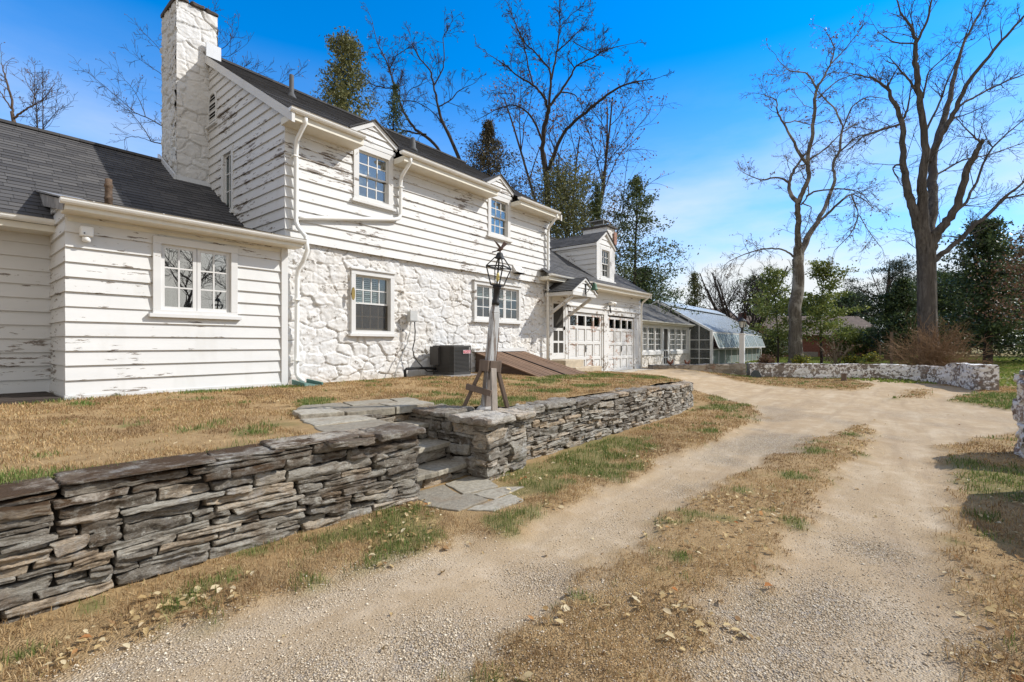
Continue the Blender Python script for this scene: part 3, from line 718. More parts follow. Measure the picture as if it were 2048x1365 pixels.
m_flash = simple("grey_flashing", (0.62, 0.63, 0.64), 0.45, 0.4, var=0.06)
m_tar = simple("dark_cap_stone", (0.07, 0.06, 0.05), 0.9, var=0.5)
m_pipe = simple("rusty_vent_pipe", (0.13, 0.085, 0.055), 0.8, var=0.6, scale=14)
m_rubber = simple("grey_vent_boot", (0.085, 0.085, 0.085), 0.7)
m_black = simple("black_iron", (0.02, 0.019, 0.018), 0.55, 0.4)
m_brass = simple("old_brass", (0.32, 0.23, 0.07), 0.45, 0.5, 0.6)

house = thing("house", "white clapboard and whitewashed stone house with a dark shingle roof and tall stone chimney", "house", (4.1, 8.6, .72))

front = lambda y: (lambda s, n, z: (s, y - n, z))
left = lambda x: (lambda s, n, z: (x - n, s, z))
right = lambda x: (lambda s, n, z: (x + n, s, z))

def siding(name, xf, z0, z1, lo, hi, mat, holes=(), ex=0.195, start=None, parent=house, seed=0):
    """overlapping boards between edges lo(z) and hi(z); holes are (s0,s1,z0,z1)"""
    mb = MB(xf); r = random.Random(seed); c = z0 if start is None else start
    while c < z1 - 1e-4:
        d = min(c + ex, z1); jit = r.uniform(-.003, .003)
        cuts = sorted({c, d} | {q for h in holes for q in (h[2], h[3]) if c < q < d})
        off = lambda z: 0.033 + jit - 0.028 * (z - c) / ex
        for za, zb in zip(cuts[:-1], cuts[1:]):
            L0, L1, H0, H1 = lo(za), lo(zb), hi(za), hi(zb)
            if H0 <= L0 + .01: continue
            seg = [(L0, L1, H0, H1)]; zm = (za + zb) / 2
            for h in holes:
                if h[2] < zm < h[3]:
                    ns = []
                    for (a0, a1, b0, b1) in seg:
                        if h[0] >= max(b0, b1) or h[1] <= min(a0, a1): ns.append((a0, a1, b0, b1)); continue
                        if h[0] > a0: ns.append((a0, a1, h[0], h[0]))
                        if h[1] < b0: ns.append((h[1], h[1], b0, b1))
                    seg = ns
            for (a0, a1, b0, b1) in seg:
                n = len(mb.v); na, nb_ = off(za), off(zb)
                mb.v += [xf(a0, na, za), xf(b0, na, za), xf(b1, nb_, zb), xf(a1, nb_, zb), xf(a0, 0, za), xf(b0, 0, za), xf(b1, 0, zb), xf(a1, 0, zb)]
                mb.f += [[n, n + 1, n + 2, n + 3], [n, n + 4, n + 5, n + 1], [n, n + 3, n + 7, n + 4], [n + 1, n + 5, n + 6, n + 2]]
        c = d
    return mb.build(name, mat, parent)

def shingles(mb, O, S, T, lo, hi, tmax, ex=0.145, th=0.011, t0=0.0):
    """courses of shingles from the eave up: point = O + S*s + T*t"""
    O, S, T = Vector(O), Vector(S), Vector(T).normalized(); N = S.cross(T)
    if N.z < 0: N = -N
    t = t0; r = random.Random(3)
    while t < tmax - 1e-4:
        u = min(t + ex, tmax); a = th + r.uniform(-.002, .002)
        P = lambda s, q, h: tuple(O + S * s + T * q + N * h)
        l0, l1, h0, h1 = lo(t), lo(u), hi(t), hi(u)
        if h0 > l0 or h1 > l1:
            n = len(mb.v)
            mb.v += [P(l0, t, a), P(h0, t, a), P(h1, u, .001), P(l1, u, .001), P(l0, t, 0), P(h0, t, 0)]
            mb.f += [[n, n + 1, n + 2, n + 3], [n, n + 4, n + 5, n + 1]]
        t = u
    return mb
K = lambda v: (lambda _: v)

def window(xf, s0, s1, z0, z1, kind='dh', cols=3, rows=2, n_sash=2, casing=0.1, sill=True, parent=house, name="window", mg=None, lower=None, blind=0.0, trim=None, head=0.0, deep=0.0, label=None, muntin=0.022):
    """kind dh: two sashes above each other; cs: n_sash casements side by side"""
    mg = mg or m_glass; trim = trim or m_trim
    mb = MB(xf); c = casing; o = 0.045
    mb.box(s0, s0 + c, -.1 - deep, o, z0 + c * .6, z1 - c); mb.box(s1 - c, s1, -.1 - deep, o, z0 + c * .6, z1 - c)
    mb.box(s0, s1, -.1 - deep, o + .002, z1 - c, z1)
    mb.box(s0, s1, -.1 - deep, o + .001, z0, z0 + c * .6)
    mb.box(s0 + .018, s1 - .018, o + .001, o + .016, z1 - .03, z1 - .012) if False else None
    if head: mb.box(s0 - .03, s1 + .03, -.02, o + .035, z1 + .0005, z1 + head)
    W = mb.build(name, trim, parent, bevel=0.004, label=label)
    if sill: MB(xf).box(s0 - .05, s1 + .05, -.02, .085, z0 - .055, z0 - .0005).build("sill", trim, W, bevel=0.004)
    a0, a1, b0, b1 = s0 + c, s1 - c, z0 + c * .6, z1 - c
    def sash(p0, p1, q0, q1, n, cols, rows, g, f=0.035, bottom=None):
        m = MB(xf); bt = bottom or f
        m.box(p0, p0 + f, n - .03, n, q0, q1); m.box(p1 - f, p1, n - .03, n, q0, q1)
        m.box(p0 + f, p1 - f, n - .0295, n - .0005, q0, q0 + bt); m.box(p0 + f, p1 - f, n - .0295, n - .0005, q1 - f, q1)
        for i in range(1, cols):
            x = p0 + f + (p1 - p0 - 2 * f) * i / cols; m.box(x - muntin / 2, x + muntin / 2, n - .026, n - .003, q0 + bt, q1 - f)
        for j in range(1, rows):
            z = q0 + bt + (q1 - q0 - f - bt) * j / rows; m.box(p0 + f, p1 - f, n - .0255, n - .0035, z - muntin / 2, z + muntin / 2)
        m.build("sash", trim, W)
        MB(xf).box(p0 + f * .6, p1 - f * .6, n - .017, n - .014, q0 + f * .6, q1 - f * .6).build("pane", g, W)
    if kind == 'dh':
        mid = (b0 + b1) / 2
        sash(a0, a1, mid - .018, b1, -.005 - deep, cols, rows, mg)
        sash(a0, a1, b0, mid + .018, -.04 - deep, cols, rows, lower or mg, bottom=.055)
    else:
        w_ = (a1 - a0) / n_sash
        for i in range(n_sash): sash(a0 + i * w_ + .004, a0 + (i + 1) * w_ - .004, b0, b1, -.002 - deep, cols, rows, mg, f=.05)
    if blind:
        m = MB(xf); z = b1 - .02
        while z > b1 - (b1 - b0) * blind: m.box(a0 + .02, a1 - .02, -.135 - deep, -.115 - deep, z - .026, z); z -= .042
        m.build("blind", m_blind, W)
    MB(xf).box(a0 - .02, a1 + .02, -.5 - deep, -.46 - deep, b0 - .1, b1 + .1).build("dark_room", m_dark, W)
    return W

# ------------------------------------------------------------------ house: walls
W1 = (5.47, 6.44, 4.45, 5.60); W2 = (9.55, 10.50, 4.45, 5.60)
W3 = (5.44, 6.50, 1.72, 3.03); W4 = (9.05, 11.03, 2.14, 3.17)
BW = (2.10, 3.245, 1.953, 3.085); GW = (10.81, 11.43, 4.30, 5.69)
ins = lambda w, d=.05: (w[0] + d, w[1] - d, w[2] + d, w[3] - d)
MR = lambda y: 5.60 + 0.62 * (y - 8.2)            # main roof plane, front slope
relief_mesh("stone_wall", lambda S, N, Z: (S, 8.64 - N, Z), 4.06, 12.50, 0.55, 3.42, 0.017, (0.36, 0.22), 0.05, m_wst, house, 11, [ins(W3), ins(W4)])
siding("front_siding", front(8.56), 3.385, 5.56, K(4.085), K(12.505), m_sid_front, [ins(W1), ins(W2)], seed=1)
def gl(z): return max(8.56, 8.2 + (z - 5.60) / 0.62 + .02)
gh = lambda z: 24.8 - gl(z)
siding("gable_siding", left(4.11), 3.2, 8.15, gl, gh, m_sid_gable, [ins(GW)], seed=2)
siding("gable_siding", right(12.48), 0.4, 8.15, gl, gh, m_sid, seed=3)
MB().box(4.12, 12.47, 16.18, 16.2, .4, 5.5).build("rear_wall", m_sid_clean, house)
# low wing
siding("low_wing_siding", front(9.66), 0.80, 3.15, K(-6.0), K(1.22), m_sid_clean, seed=4, start=.80)
siding("bay_siding", front(8.45), 0.83, 3.22, K(1.165), K(3.96), m_sid_bay, [ins(BW)], seed=5)
bay_side_top = lambda z: 9.66
siding("bay_side_siding", left(1.19), 0.83, 3.62, lambda z: 8.45 if z < 3.22 else 8.1 + (z - 3.30) / 0.243 + .1, K(9.66), painted("flaking_bay_siding", 0.63), seed=6)
mb = MB(); mb.box(3.96, 4.075, 8.40, 8.62, .72, 3.22); mb.build("corner_board", m_trim, house, bevel=.006)
mb = MB(); mb.box(1.155, 3.96, 8.405, 8.46, .69, .83); mb.box(1.155, 1.20, 8.461, 9.66, .69, .829); mb.box(-6, 1.154, 9.61, 9.67, .68, .80); mb.build("base_board", m_trim_worn, house, bevel=.004)
MB().box(1.19, 3.96, 8.43, 8.46, 3.12, 3.26).build("frieze_board", m_soffit, house)
# garage wing
GR = lambda y: 3.63 + 0.65 * (y - 8.2)
D1 = (13.70, 15.98, 0.46, 2.60); D2 = (16.54, 18.80, 0.44, 2.57); SD = (12.66, 13.42, 1.02, 3.02)
siding("garage_siding", front(8.60), 2.82, 3.56, K(12.5), K(19.5), m_sid, seed=7)
mb = MB()
mb.box(12.505, 12.64, 8.545, 8.66, .75, 2.82); mb.box(13.44, 13.60, 8.55, 8.66, .5, 2.82)
mb.box(18.82, 19.10, 8.56, 8.66, .42, 2.60); mb.box(19.1, 19.52, 8.575, 8.66, .42, 2.82)
mb.box(15.99, 16.10, 8.565, 8.66, .42, 2.60); mb.box(16.10, 16.42, 8.53, 8.66, .40, 2.62); mb.box(16.42, 16.53, 8.565, 8.66, .42, 2.60)
mb.box(13.6, 19.3, 8.53, 8.62, 2.62, 2.80); mb.box(13.55, 19.35, 8.49, 8.61, 2.80, 2.835)
mb.build("garage_trim", m_trim_worn, house, bevel=.005)
gl2 = lambda z: max(8.62, 8.2 + (z - 3.63) / 0.65 + .02)
siding("garage_end_siding", right(19.5), 0.35, 6.38, gl2, lambda z: 25.0 - gl2(z), m_sid, seed=8)
MB().box(12.66, 19.48, 8.95, 8.98, .35, 2.7).build("dark_room", m_dark, house)
MB().box(12.5, 19.5, 16.3, 16.35, .3, 3.6).build("rear_wall", m_sid_clean, house)

# ------------------------------------------------------------------ house: roofs
sh_main = shingle("main_roof_shingles", 8.15, .123)
sh_low = shingle("low_roof_shingles", 9.2, .1216, c1=(0.030, 0.030, 0.034), c2=(0.10, 0.096, 0.094))
sh_gar = shingle("garage_roof_shingles", 8.15, .1216, c1=(0.04, 0.04, 0.042), c2=(0.12, 0.117, 0.115))
sh_x = shingle("dormer_shingles", 12.3, .11, axis='X', c1=(0.035, 0.035, 0.037), c2=(0.10, 0.098, 0.096))
mr = MB()
for xa, xb in ((4.0, 5.37), (6.53, 9.45), (10.61, 12.58)): shingles(mr, (0, 8.12, 5.55), (1, 0, 0), (0, 1, .62), K(xa), K(xb), .58)
shingles(mr, (0, 8.12, 5.55), (1, 0, 0), (0, 1, .62), K(4.0), K(12.58), 5.037, t0=.58)
mr = shingles(mr, (0, 16.68, 5.55), (1, 0, 0), (0, -1, .62), K(4.0), K(12.58), 5.037)
mr.box(4.0, 12.58, 12.30, 12.50, 8.175, 8.225)
RM = mr.build("main_roof", sh_main, house)
mb = MB()
for x0, x1 in ((4.005, 4.06), (12.515, 12.57)):
    for y0, yr, s_ in ((8.12, 12.4, 1), (16.68, 12.4, -1)):
        MB().hexa([(x0, y0, 5.36), (x1, y0, 5.36), (x1, yr, 8.02), (x0, yr, 8.02), (x0, y0, 5.545), (x1, y0, 5.545), (x1, yr, 8.198), (x0, yr, 8.198)]).build("rake_board", m_trim, house)
# low wing roof and its shallow extension over the bay
LR = lambda y: 3.25 + 0.65 * (y - 9.3)
lo_ = MB(); Ln = math.hypot(1, .65); t_b = (10.2 - 9.2) * Ln
shingles(lo_, (0, 9.2, 3.185), (1, 0, 0), (0, 1, .65), K(-6.0), lambda t: 1.19 if t < t_b - .01 else 4.11, 3.8 * Ln)
shingles(lo_, (0, 16.8, 3.185), (1, 0, 0), (0, -1, .65), K(-6.0), K(4.11), 3.8 * Ln)
lo_.box(-6, 4.1, 12.92, 13.08, 5.64, 5.69)
lo_.build("low_roof", sh_low, house)
e_ = MB(); shingles(e_, (0, 8.05, 3.325), (1, 0, 0), (0, 1, .243), K(1.10), lambda t: 4.20 if t < .42 else 4.11, 2.15 * math.hypot(1, .243), ex=.13)
e_.build("bay_roof", sh_low, house)
MB().hexa([(1.11, 8.2, 3.2), (1.18, 8.2, 3.2), (1.18, 10.15, 3.62), (1.11, 10.15, 3.62), (1.11, 8.1, 3.31), (1.18, 8.1, 3.31), (1.18, 10.2, 3.815), (1.11, 10.2, 3.815)]).build("cheek_board", simple("weathered_cheek", (0.3, 0.29, 0.28), .7, var=.5), house)
MB().hexa([(1.08, 8.08, 3.33), (1.36, 8.08, 3.33), (1.36, 8.7, 3.49), (1.08, 10.2, 3.83), (1.08, 8.08, 3.345), (1.36, 8.08, 3.345), (1.36, 8.7, 3.505), (1.08, 10.2, 3.86)]).build("flashing", simple("worn_grey_flashing", (.28, .28, .28), .6), house)
# garage roof
gr = shingles(MB(), (0, 8.12, 3.60), (1, 0, 0), (0, 1, .65), lambda t: 11.92 if t < .5 else 12.5, K(19.62), 4.38 * Ln)
shingles(gr, (0, 16.88, 3.60), (1, 0, 0), (0, -1, .65), K(12.5), K(19.62), 4.38 * Ln)
gr.box(12.5, 19.62, 12.42, 12.58, 6.44, 6.48)
gr.build("garage_roof", sh_gar, house)
mb = MB()
for y0, yr in ((8.12, 12.5), (16.88, 12.5)): MB().hexa([(19.55, y0, 3.43), (19.61, y0, 3.43), (19.61, yr, 6.28), (19.55, yr, 6.28), (19.55, y0, 3.595), (19.61, y0, 3.595), (19.61, yr, 6.44), (19.55, yr, 6.44)]).build("rake_board", m_trim, house)
# soffits
mb = MB()
_sof = [(x0, x1, 8.16, 8.56, 5.42, 5.54) for x0, x1 in ((4.02, 5.46), (6.45, 9.54), (10.51, 12.56))] + [(11.93, 19.6, 8.17, 8.58, 3.47, 3.58), (-6, 1.18, 9.25, 9.65, 3.08, 3.17), (1.12, 4.2, 8.1, 8.44, 3.20, 3.305)]
mb.v, mb.f = [], []
for q in _sof: MB().box(*q).build("soffit", m_soffit, house, bevel=.004)

# ------------------------------------------------------------------ house: gutters and downspouts
def gutter(x0, x1, y, z, parent=house, s=0.062):
    mb = MB(); pr = []
    for k in range(9):
        a = math.pi + math.pi * k / 8; pr.append((y + s * math.cos(a), z + s * 1.15 * math.sin(a)))
    inner = [(y + (s - .008) * math.cos(math.pi + math.pi * k / 8), z + (s - .008) * 1.15 * math.sin(math.pi + math.pi * k / 8)) for k in range(9)][::-1]
    prof = [(pr[0][0] - .01, z + .004)] + pr + inner
    mb.prism([(x0, a, b) for a, b in prof], (x1 - x0, 0, 0))
    x = x0 + .3
    while x < x1: mb.box(x, x + .02, y - s - .006, y + s, z - .002, z + .008); x += .75
    for e in (x0 - .003, x1): mb.prism([(e, a, b) for a, b in pr], (.003, 0, 0))
    return mb.build("gutter", m_gut, parent)
for x0, x1 in ((3.98, 5.45), (6.35, 9.54), (10.41, 12.44)): gutter(x0, x1, 8.13, 5.60)
gutter(11.92, 19.56, 8.13, 3.645); gutter(1.07, 4.22, 8.08, 3.33); gutter(-6, 1.16, 9.22, 3.24)
def spout(pts, r=0.042, parent=house, name="downspout"): return MB().tube(pts, r, 8).build(name, m_gut, parent, smooth=True)
spout([(4.27, 8.15, 5.54), (4.27, 8.17, 5.44), (4.25, 8.42, 5.20), (4.25, 8.46, 5.0), (4.25, 8.46, 3.72), (4.27, 8.42, 3.62), (4.36, 8.32, 3.45), (4.38, 8.30, 3.2), (4.34, 8.38, 3.0), (4.30, 8.48, 2.86), (4.29, 8.5, 2.7), (4.28, 8.5, .98), (4.28, 8.44, .90), (4.30, 8.30, .84)])
spout([(6.62, 8.15, 5.54), (6.62, 8.17, 5.44), (6.60, 8.42, 5.20), (6.60, 8.47, 5.05), (6.60, 8.47, 4.36), (6.54, 8.47, 4.25), (6.42, 8.47, 4.21), (4.40, 8.47, 3.83), (4.27, 8.46, 3.80)])
spout([(12.32, 8.15, 5.54), (12.32, 8.17, 5.44), (12.30, 8.42, 5.16), (12.30, 8.47, 5.0), (12.30, 8.47, 3.9), (12.28, 8.47, .95)])
spout([(19.42, 8.15, 3.58), (19.42, 8.18, 3.5), (19.42, 8.44, 3.3), (19.42, 8.50, 3.15), (19.40, 8.50, .45)])
for x, z in ((4.25, 4.9), (4.28, 2.3), (6.6, 4.95), (12.29, 3.2), (4.28, 1.2)): MB().box(x - .055, x + .055, 8.415, 8.56, z, z + .02).build("spout_strap", m_gut, house)

# ------------------------------------------------------------------ house: windows
for w_ in (W1, W2): MB(front(8.56)).box(w_[0] + .1, w_[1] - .1, -.22, -.20, w_[2] + .05, w_[3] - .1).build("net_curtain", m_net, house)
window(front(8.56), *W1, cols=3, rows=2, mg=m_glass_up, sill=True, casing=.12)
window(front(8.56), *W2, cols=3, rows=2, mg=m_glass_up, casing=.12)
window(front(8.60), *W3, cols=4, rows=2, blind=.5, casing=.1, head=.035, deep=.04)
MB(front(8.60)).box(5.55, 6.39, -.062, -.057, 1.80, 2.34).build("insect_screen", glass("fine_mesh", (.50, .47, .42), 0.0, .6, .05), house)
window(front(8.60), *W4, kind='cs', cols=2, rows=3, n_sash=3, casing=.09, head=.03, blind=.38)
window(front(8.44), *BW, kind='cs', cols=2, rows=3, n_sash=2, casing=.10, sill=True, mg=m_glass_bay)
for a_, b_ in ((2.24, 2.44), (3.02, 3.14)):
    MB(front(8.44)).box(a_, b_, -.33, -.32, 2.0, 3.0).build("curtain", m_net, house)
window(left(4.12), *GW, kind='cs', cols=2, rows=3, n_sash=1, casing=.1)
mb = MB(left(4.12))
mb.box(2.35 + .0, 2.36, -.2, -.19, 2.0, 2.9) if False else None
# gable vent: arched louvre half hidden by the chimney
cy, r_ = 11.93, .26
mv = MB(left(4.12)); arc = [(cy + r_ * math.cos(math.pi * k / 12), 6.93 + r_ * math.sin(math.pi * k / 12)) for k in range(13)]
outer = [(cy + r_, 6.42)] + arc + [(cy - r_, 6.42)]
ri = r_ - .07; innr = [(cy + ri, 6.48)] + [(cy + ri * math.cos(math.pi * k / 12), 6.93 + ri * math.sin(math.pi * k / 12)) for k in range(13)] + [(cy - ri, 6.48)]
for a, b, c_, d in zip(outer, outer[1:] + outer[:1], innr[1:] + innr[:1], innr): mv.hexa([(a[0], 0, a[1]), (b[0], 0, b[1]), (c_[0], 0, c_[1]), (d[0], 0, d[1]), (a[0], .05, a[1]), (b[0], .05, b[1]), (c_[0], .05, c_[1]), (d[0], .05, d[1])])
mv.box(cy - r_ - .03, cy + r_ + .03, .02, .10, 6.38, 6.42)
V_ = mv.build("gable_vent", m_trim, house)
ml = MB(left(4.12)); z = 6.5
while z < 7.08: 
    hw = ri if z < 6.93 else math.sqrt(max(0, ri * ri - (z - 6.93) ** 2))
    ml.hexa([(cy - hw, .01, z + .03), (cy + hw, .01, z + .03), (cy + hw, .045, z), (cy - hw, .045, z), (cy - hw, .01, z + .04), (cy + hw, .01, z + .04), (cy + hw, .045, z + .012), (cy - hw, .045, z + .012)]); z += .065
ml.build("louvre", m_trim, V_)
MB(left(4.12)).prism([(a, .029, b) for a, b in innr], (0, .003, 0)).build("dark_backing", m_dark, V_) if False else MB().prism([(4.087, a, b) for a, b in innr], (.003, 0, 0)).build("dark_backing", m_dark, V_)

# ------------------------------------------------------------------ house: dormers
def wall_dormer(x0, x1, mat_sh):
    xm = (x0 + x1) / 2; ze, za = 5.83, 6.16; yb = 8.2 + (za - 5.6) / .62 + .1
    mb = MB(front(8.545)); mb.box(x0 + .04, x1 - .04, -.4, .0, 5.6, 5.66)
    d = siding("dormer_front", front(8.55), 5.60, za - .03, lambda z: x0 + .06 + max(0, (z - ze) / (za - ze)) * (xm - x0 - .06), lambda z: x1 - .06 - max(0, (z - ze) / (za - ze)) * (x1 - .06 - xm), m_sid_gable, ex=.13, seed=int(x0 * 10))
    mb = MB()
    for a, b in ((x0 - .04, xm), (x1 + .04, xm)):
        mb.hexa([(a, 8.50, ze - .10), (b, 8.50, za - .075), (b, 8.56, za - .075), (a, 8.56, ze - .10), (a, 8.50, ze), (b, 8.50, za + .025), (b, 8.56, za + .025), (a, 8.56, ze)])
    mb.box(x0 + .02, x1 - .02, 8.505, 8.558, 5.602, 5.68)
    mb.build("dormer_rake", m_trim, house)
    r = MB()
    for sgn, xe in ((-1, x0 - .06), (1, x1 + .06)):
        sl = (za + .03 - ze) / abs(xm - xe)
        r.hexa([(xe, 8.46, ze - .0), (xm, 8.46, za + .03), (xm, 9.3, za + .03), (xe, 8.75, ze), (xe, 8.46, ze + .025), (xm, 8.46, za + .055), (xm, 9.3, za + .055), (xe, 8.75, ze + .025)])
    r.build("dormer_roof", mat_sh, house)
    for xe in (x0 + .03, x1 - .06): MB().hexa([(xe, 8.55, 5.5), (xe + .03, 8.55, 5.5), (xe + .03, 8.62, 5.5), (xe, 8.62, 5.5), (xe, 8.55, ze), (xe + .03, 8.55, ze), (xe + .03, 8.75, ze), (xe, 8.75, ze)]).build("dormer_cheek", m_trim, house)
wall_dormer(5.40, 6.50, sh_x); wall_dormer(9.48, 10.58, sh_x)
# garage dormer
dx0, dx1, zf, ze, za = 15.72, 17.08, 3.93, 5.28, 5.80; xm = (dx0 + dx1) / 2
GD = (15.96, 16.84, 3.98, 5.22)
siding("dormer_front", front(8.66), zf, za - .02, lambda z: dx0 + max(0, (z - ze) / (za - ze)) * (xm - dx0), lambda z: dx1 - max(0, (z - ze) / (za - ze)) * (dx1 - xm), m_sid, [ins(GD)], seed=21)
yk = lambda z: 8.2 + (z - 3.63) / .65 + .02
for xx, f_ in ((dx0, left), (dx1, right)): siding("dormer_cheek", f_(xx), zf, ze, K(8.66), lambda z: max(8.67, yk(z)), m_sid, seed=22)
window(front(8.655), *GD, cols=3, rows=2, casing=.13)
mb = MB(); mb.box(dx0 - .02, GD[0], 8.615, 8.65, zf, ze); mb.box(GD[1], dx1 + .02, 8.615, 8.65, zf, ze); mb.box(dx0 - .08, dx1 + .08, 8.56, 8.66, zf - .05, zf)
for a in (dx0 - .1, dx1 + .1): mb.hexa([(a, 8.58, ze - .12), (xm, 8.58, za - .08), (xm, 8.655, za - .08), (a, 8.655, ze - .12), (a, 8.58, ze - .01), (xm, 8.58, za + .03), (xm, 8.655, za + .03), (a, 8.655, ze - .01)])
mb.box(dx0 - .1, dx0 - .04, 8.66, 10.6, ze - .11, ze - .015); mb.box(dx1 + .04, dx1 + .1, 8.66, 10.6, ze - .11, ze - .015)
mb.hexa([(dx0 - .03, 8.6, 3.93), (dx0 + .0, 8.6, 3.93), (dx0, 10.75, 5.32), (dx0 - .03, 10.75, 5.32), (dx0 - .03, 8.6, 4.03), (dx0, 8.6, 4.03), (dx0, 10.75, 5.42), (dx0 - .03, 10.75, 5.42)])
mb.build("dormer_trim", m_trim, house)
r = MB(); hw = (dx1 - dx0) / 2 + .12; L_ = math.hypot(hw, za + .03 - ze)
for sg in (-1, 1):
    yend = 8.2 + (ze - 3.63) / .65
    shingles(r, (xm + sg * hw, 8.54, ze), (0, 1, 0), (-sg * hw, 0, za + .03 - ze), K(0), lambda t: yend - 8.54 + t / L_ * (za + .03 - ze) / .65 + .1, L_, ex=.13)
r.build("dormer_roof", shingle("garage_dormer_shingles", xm, .12, axis='X', c1=(0.04, 0.04, 0.042), c2=(0.12, 0.117, 0.115)), house)

# ------------------------------------------------------------------ house: chimneys
ch = MB(); ch.box(3.49, 4.12, 12.19, 13.13, 4.6, 9.02); ch.box(4.12, 4.24, 12.19, 13.13, 7.6, 9.02)
CH = ch.build("chimney", m_chim_side, house)
relief_mesh("chimney_face", lambda S, N, Z: (S, 12.20 - N, Z), 3.46, 4.26, 4.85, 9.03, .016, (.42, .26), .05, m_chim, CH, 31)
relief_mesh("chimney_face", lambda S, N, Z: (3.50 - N, S, Z), 12.16, 13.16, 4.85, 9.03, .018, (.3, .2), .065, m_chim_side, CH, 32)
relief_mesh("chimney_face", lambda S, N, Z: (4.22 + N, S, Z), 12.16, 13.16, 7.9, 9.03, .02, (.34, .22), .06, m_chim, CH, 33)
relief_mesh("chimney_face", lambda S, N, Z: (S, 13.12 + N, Z), 3.46, 4.26, 4.85, 9.03, .03, (.34, .22), .06, m_chim, CH, 34)
cp = Path([(3.42, 12.12), (4.29, 12.12)]); cp2 = Path([(3.42, 13.2), (3.42, 12.12)])
st = [(s, 9.02, .30, .10, random.uniform(-.02, .02), 1.1) for s in (0, .29, .58)]
stones_mesh("chimney_cap", st, cp.xf, simple("blackened_slate", (0.075, 0.06, 0.048), .9, var=.6, scale=9), CH, 36, 8, .02)
MB().box(3.62, 4.05, 12.4, 12.95, 9.12, 9.2).build("flue", m_tar, CH)
mb = MB(); mb.hexa([(3.41, 12.075, 4.93), (4.10, 12.075, 4.93), (4.10, 12.12, 4.96), (3.41, 12.12, 4.96), (3.41, 12.10, 5.17), (4.10, 12.10, 5.17), (4.10, 12.13, 5.17), (3.41, 12.13, 5.17)])
mb.hexa([(3.385, 12.075, 4.93), (3.43, 12.075, 4.93), (3.43, 13.2, 5.62), (3.385, 13.2, 5.62), (3.385, 12.075, 5.17), (3.43, 12.075, 5.17), (3.43, 13.2, 5.88), (3.385, 13.2, 5.88)])
mb.build("flashing", m_flash, CH)
MB().hexa([(4.0, 12.05, 7.93), (4.30, 12.05, 7.93), (4.30, 12.10, 7.93), (4.0, 12.10, 7.93), (4.0, 12.05, 8.30), (4.30, 12.05, 8.30), (4.30, 12.10, 8.30), (4.0, 12.10, 8.30)]).build("flashing", m_flash, CH)
c2 = MB(); c2.box(18.62, 19.28, 9.72, 10.85, 4.4, 6.62); C2 = c2.build("chimney", m_chim, house)
relief_mesh("chimney_face", lambda S, N, Z: (S, 9.73 - N, Z), 18.58, 19.32, 4.45, 6.6, .03, (.3, .2), .05, m_chim, C2, 41)
relief_mesh("chimney_face", lambda S, N, Z: (18.63 - N, S, Z), 9.68, 10.9, 4.45, 6.6, .03, (.3, .2), .05, m_chim, C2, 42)
m_brick = M("old_brick", .9, .15); _b = nd(m_brick.nt, "TexBrick", {"Vector": m_brick.mapv((1, 1, 1), rot=(rad(90), 0, 0)), "Color1": (.25, .10, .065, 1), "Color2": (.33, .15, .10, 1), "Mortar": (.42, .38, .33, 1), "Scale": 4.0, "Mortar Size": .02}); m_brick.col(_b.outputs[0]); m_brick = m_brick.m
MB().box(19.12, 19.36, 9.62, 9.66, 5.9, 6.45).build("brick_patch", m_brick, C2)
MB().box(18.52, 19.40, 9.6, 10.95, 6.6, 6.68).build("chimney_cap", m_tar, C2)
mb = MB(); mb.box(18.6, 19.2, 9.85, 10.6, 6.92, 6.95)
for x in (18.62, 19.15): 
    for y in (9.88, 10.55): mb.box(x, x + .03, y, y + .03, 6.68, 6.92)
mb.box(18.75, 19.05, 10.0, 10.45, 6.68, 6.8); mb.build("metal_hood", simple("grey_metal", (.35, .35, .34), .5, metal=.4), C2)
# roof vents
MB().lathe((1.66, 8.72, 3.45), [(.046, 0), (.046, .10), (.052, .11), (.052, .14), (.044, .15), (.044, .28), (.052, .29), (.052, .32), (.042, .33), (.042, .40), (.03, .405)], 14).build("vent_pipe", m_pipe, house, smooth=True)
MB().lathe((5.22, 10.6, MR(10.6) - .07), [(.13, 0), (.10, .06), (.06, .14), (.05, .16), (.05, .55), (.04, .56)], 14).build("vent_pipe", m_rubber, house, smooth=True)
MB().lathe((7.95, 9.7, MR(9.7) - .07), [(.13, 0), (.11, .08), (.075, .12), (.075, .24), (.06, .26), (.06, .36), (.04, .38)], 14).build("vent_pipe", m_rubber, house, smooth=True)

# ------------------------------------------------------------------ house: porch hood, doors
hx0, hx1, hym, hy = 12.29, 13.72, 7.55, 8.58
hz, ha = 3.13, 3.57; hm = (hx0 + hx1) / 2
r = MB(); hwid = (hx1 - hx0) / 2 + .05; Lh = math.hypot(hwid, ha - hz)
for sg in (-1, 1): shingles(r, (hm + sg * hwid, hym - .05, hz + .0), (0, 1, 0), (-sg * hwid, 0, ha - hz + .02), K(0), K(hy - hym + .05), Lh, ex=.125)
HD = r.build("porch_roof", shingle("hood_shingles", hm, .11, axis='X', c1=(0.035, 0.035, 0.037), c2=(0.10, 0.098, 0.096)), house)
siding("porch_gable", front(hym + .03), hz - .03, ha - .04, lambda z: hx0 + .03 + (z - hz + .03) / (ha - hz) * (hm - hx0 - .03), lambda z: hx1 - .03 - (z - hz + .03) / (ha - hz) * (hx1 - .03 - hm), m_trim, ex=.15, parent=HD)
mb = MB(); mb.box(hx0, hx1, hym + .0, hym + .07, hz - .13, hz - .03); mb.box(hx0, hx0 + .06, hym + .071, hy, hz - .13, hz - .015); mb.box(hx1 - .06, hx1, hym + .071, hy, hz - .13, hz - .015)
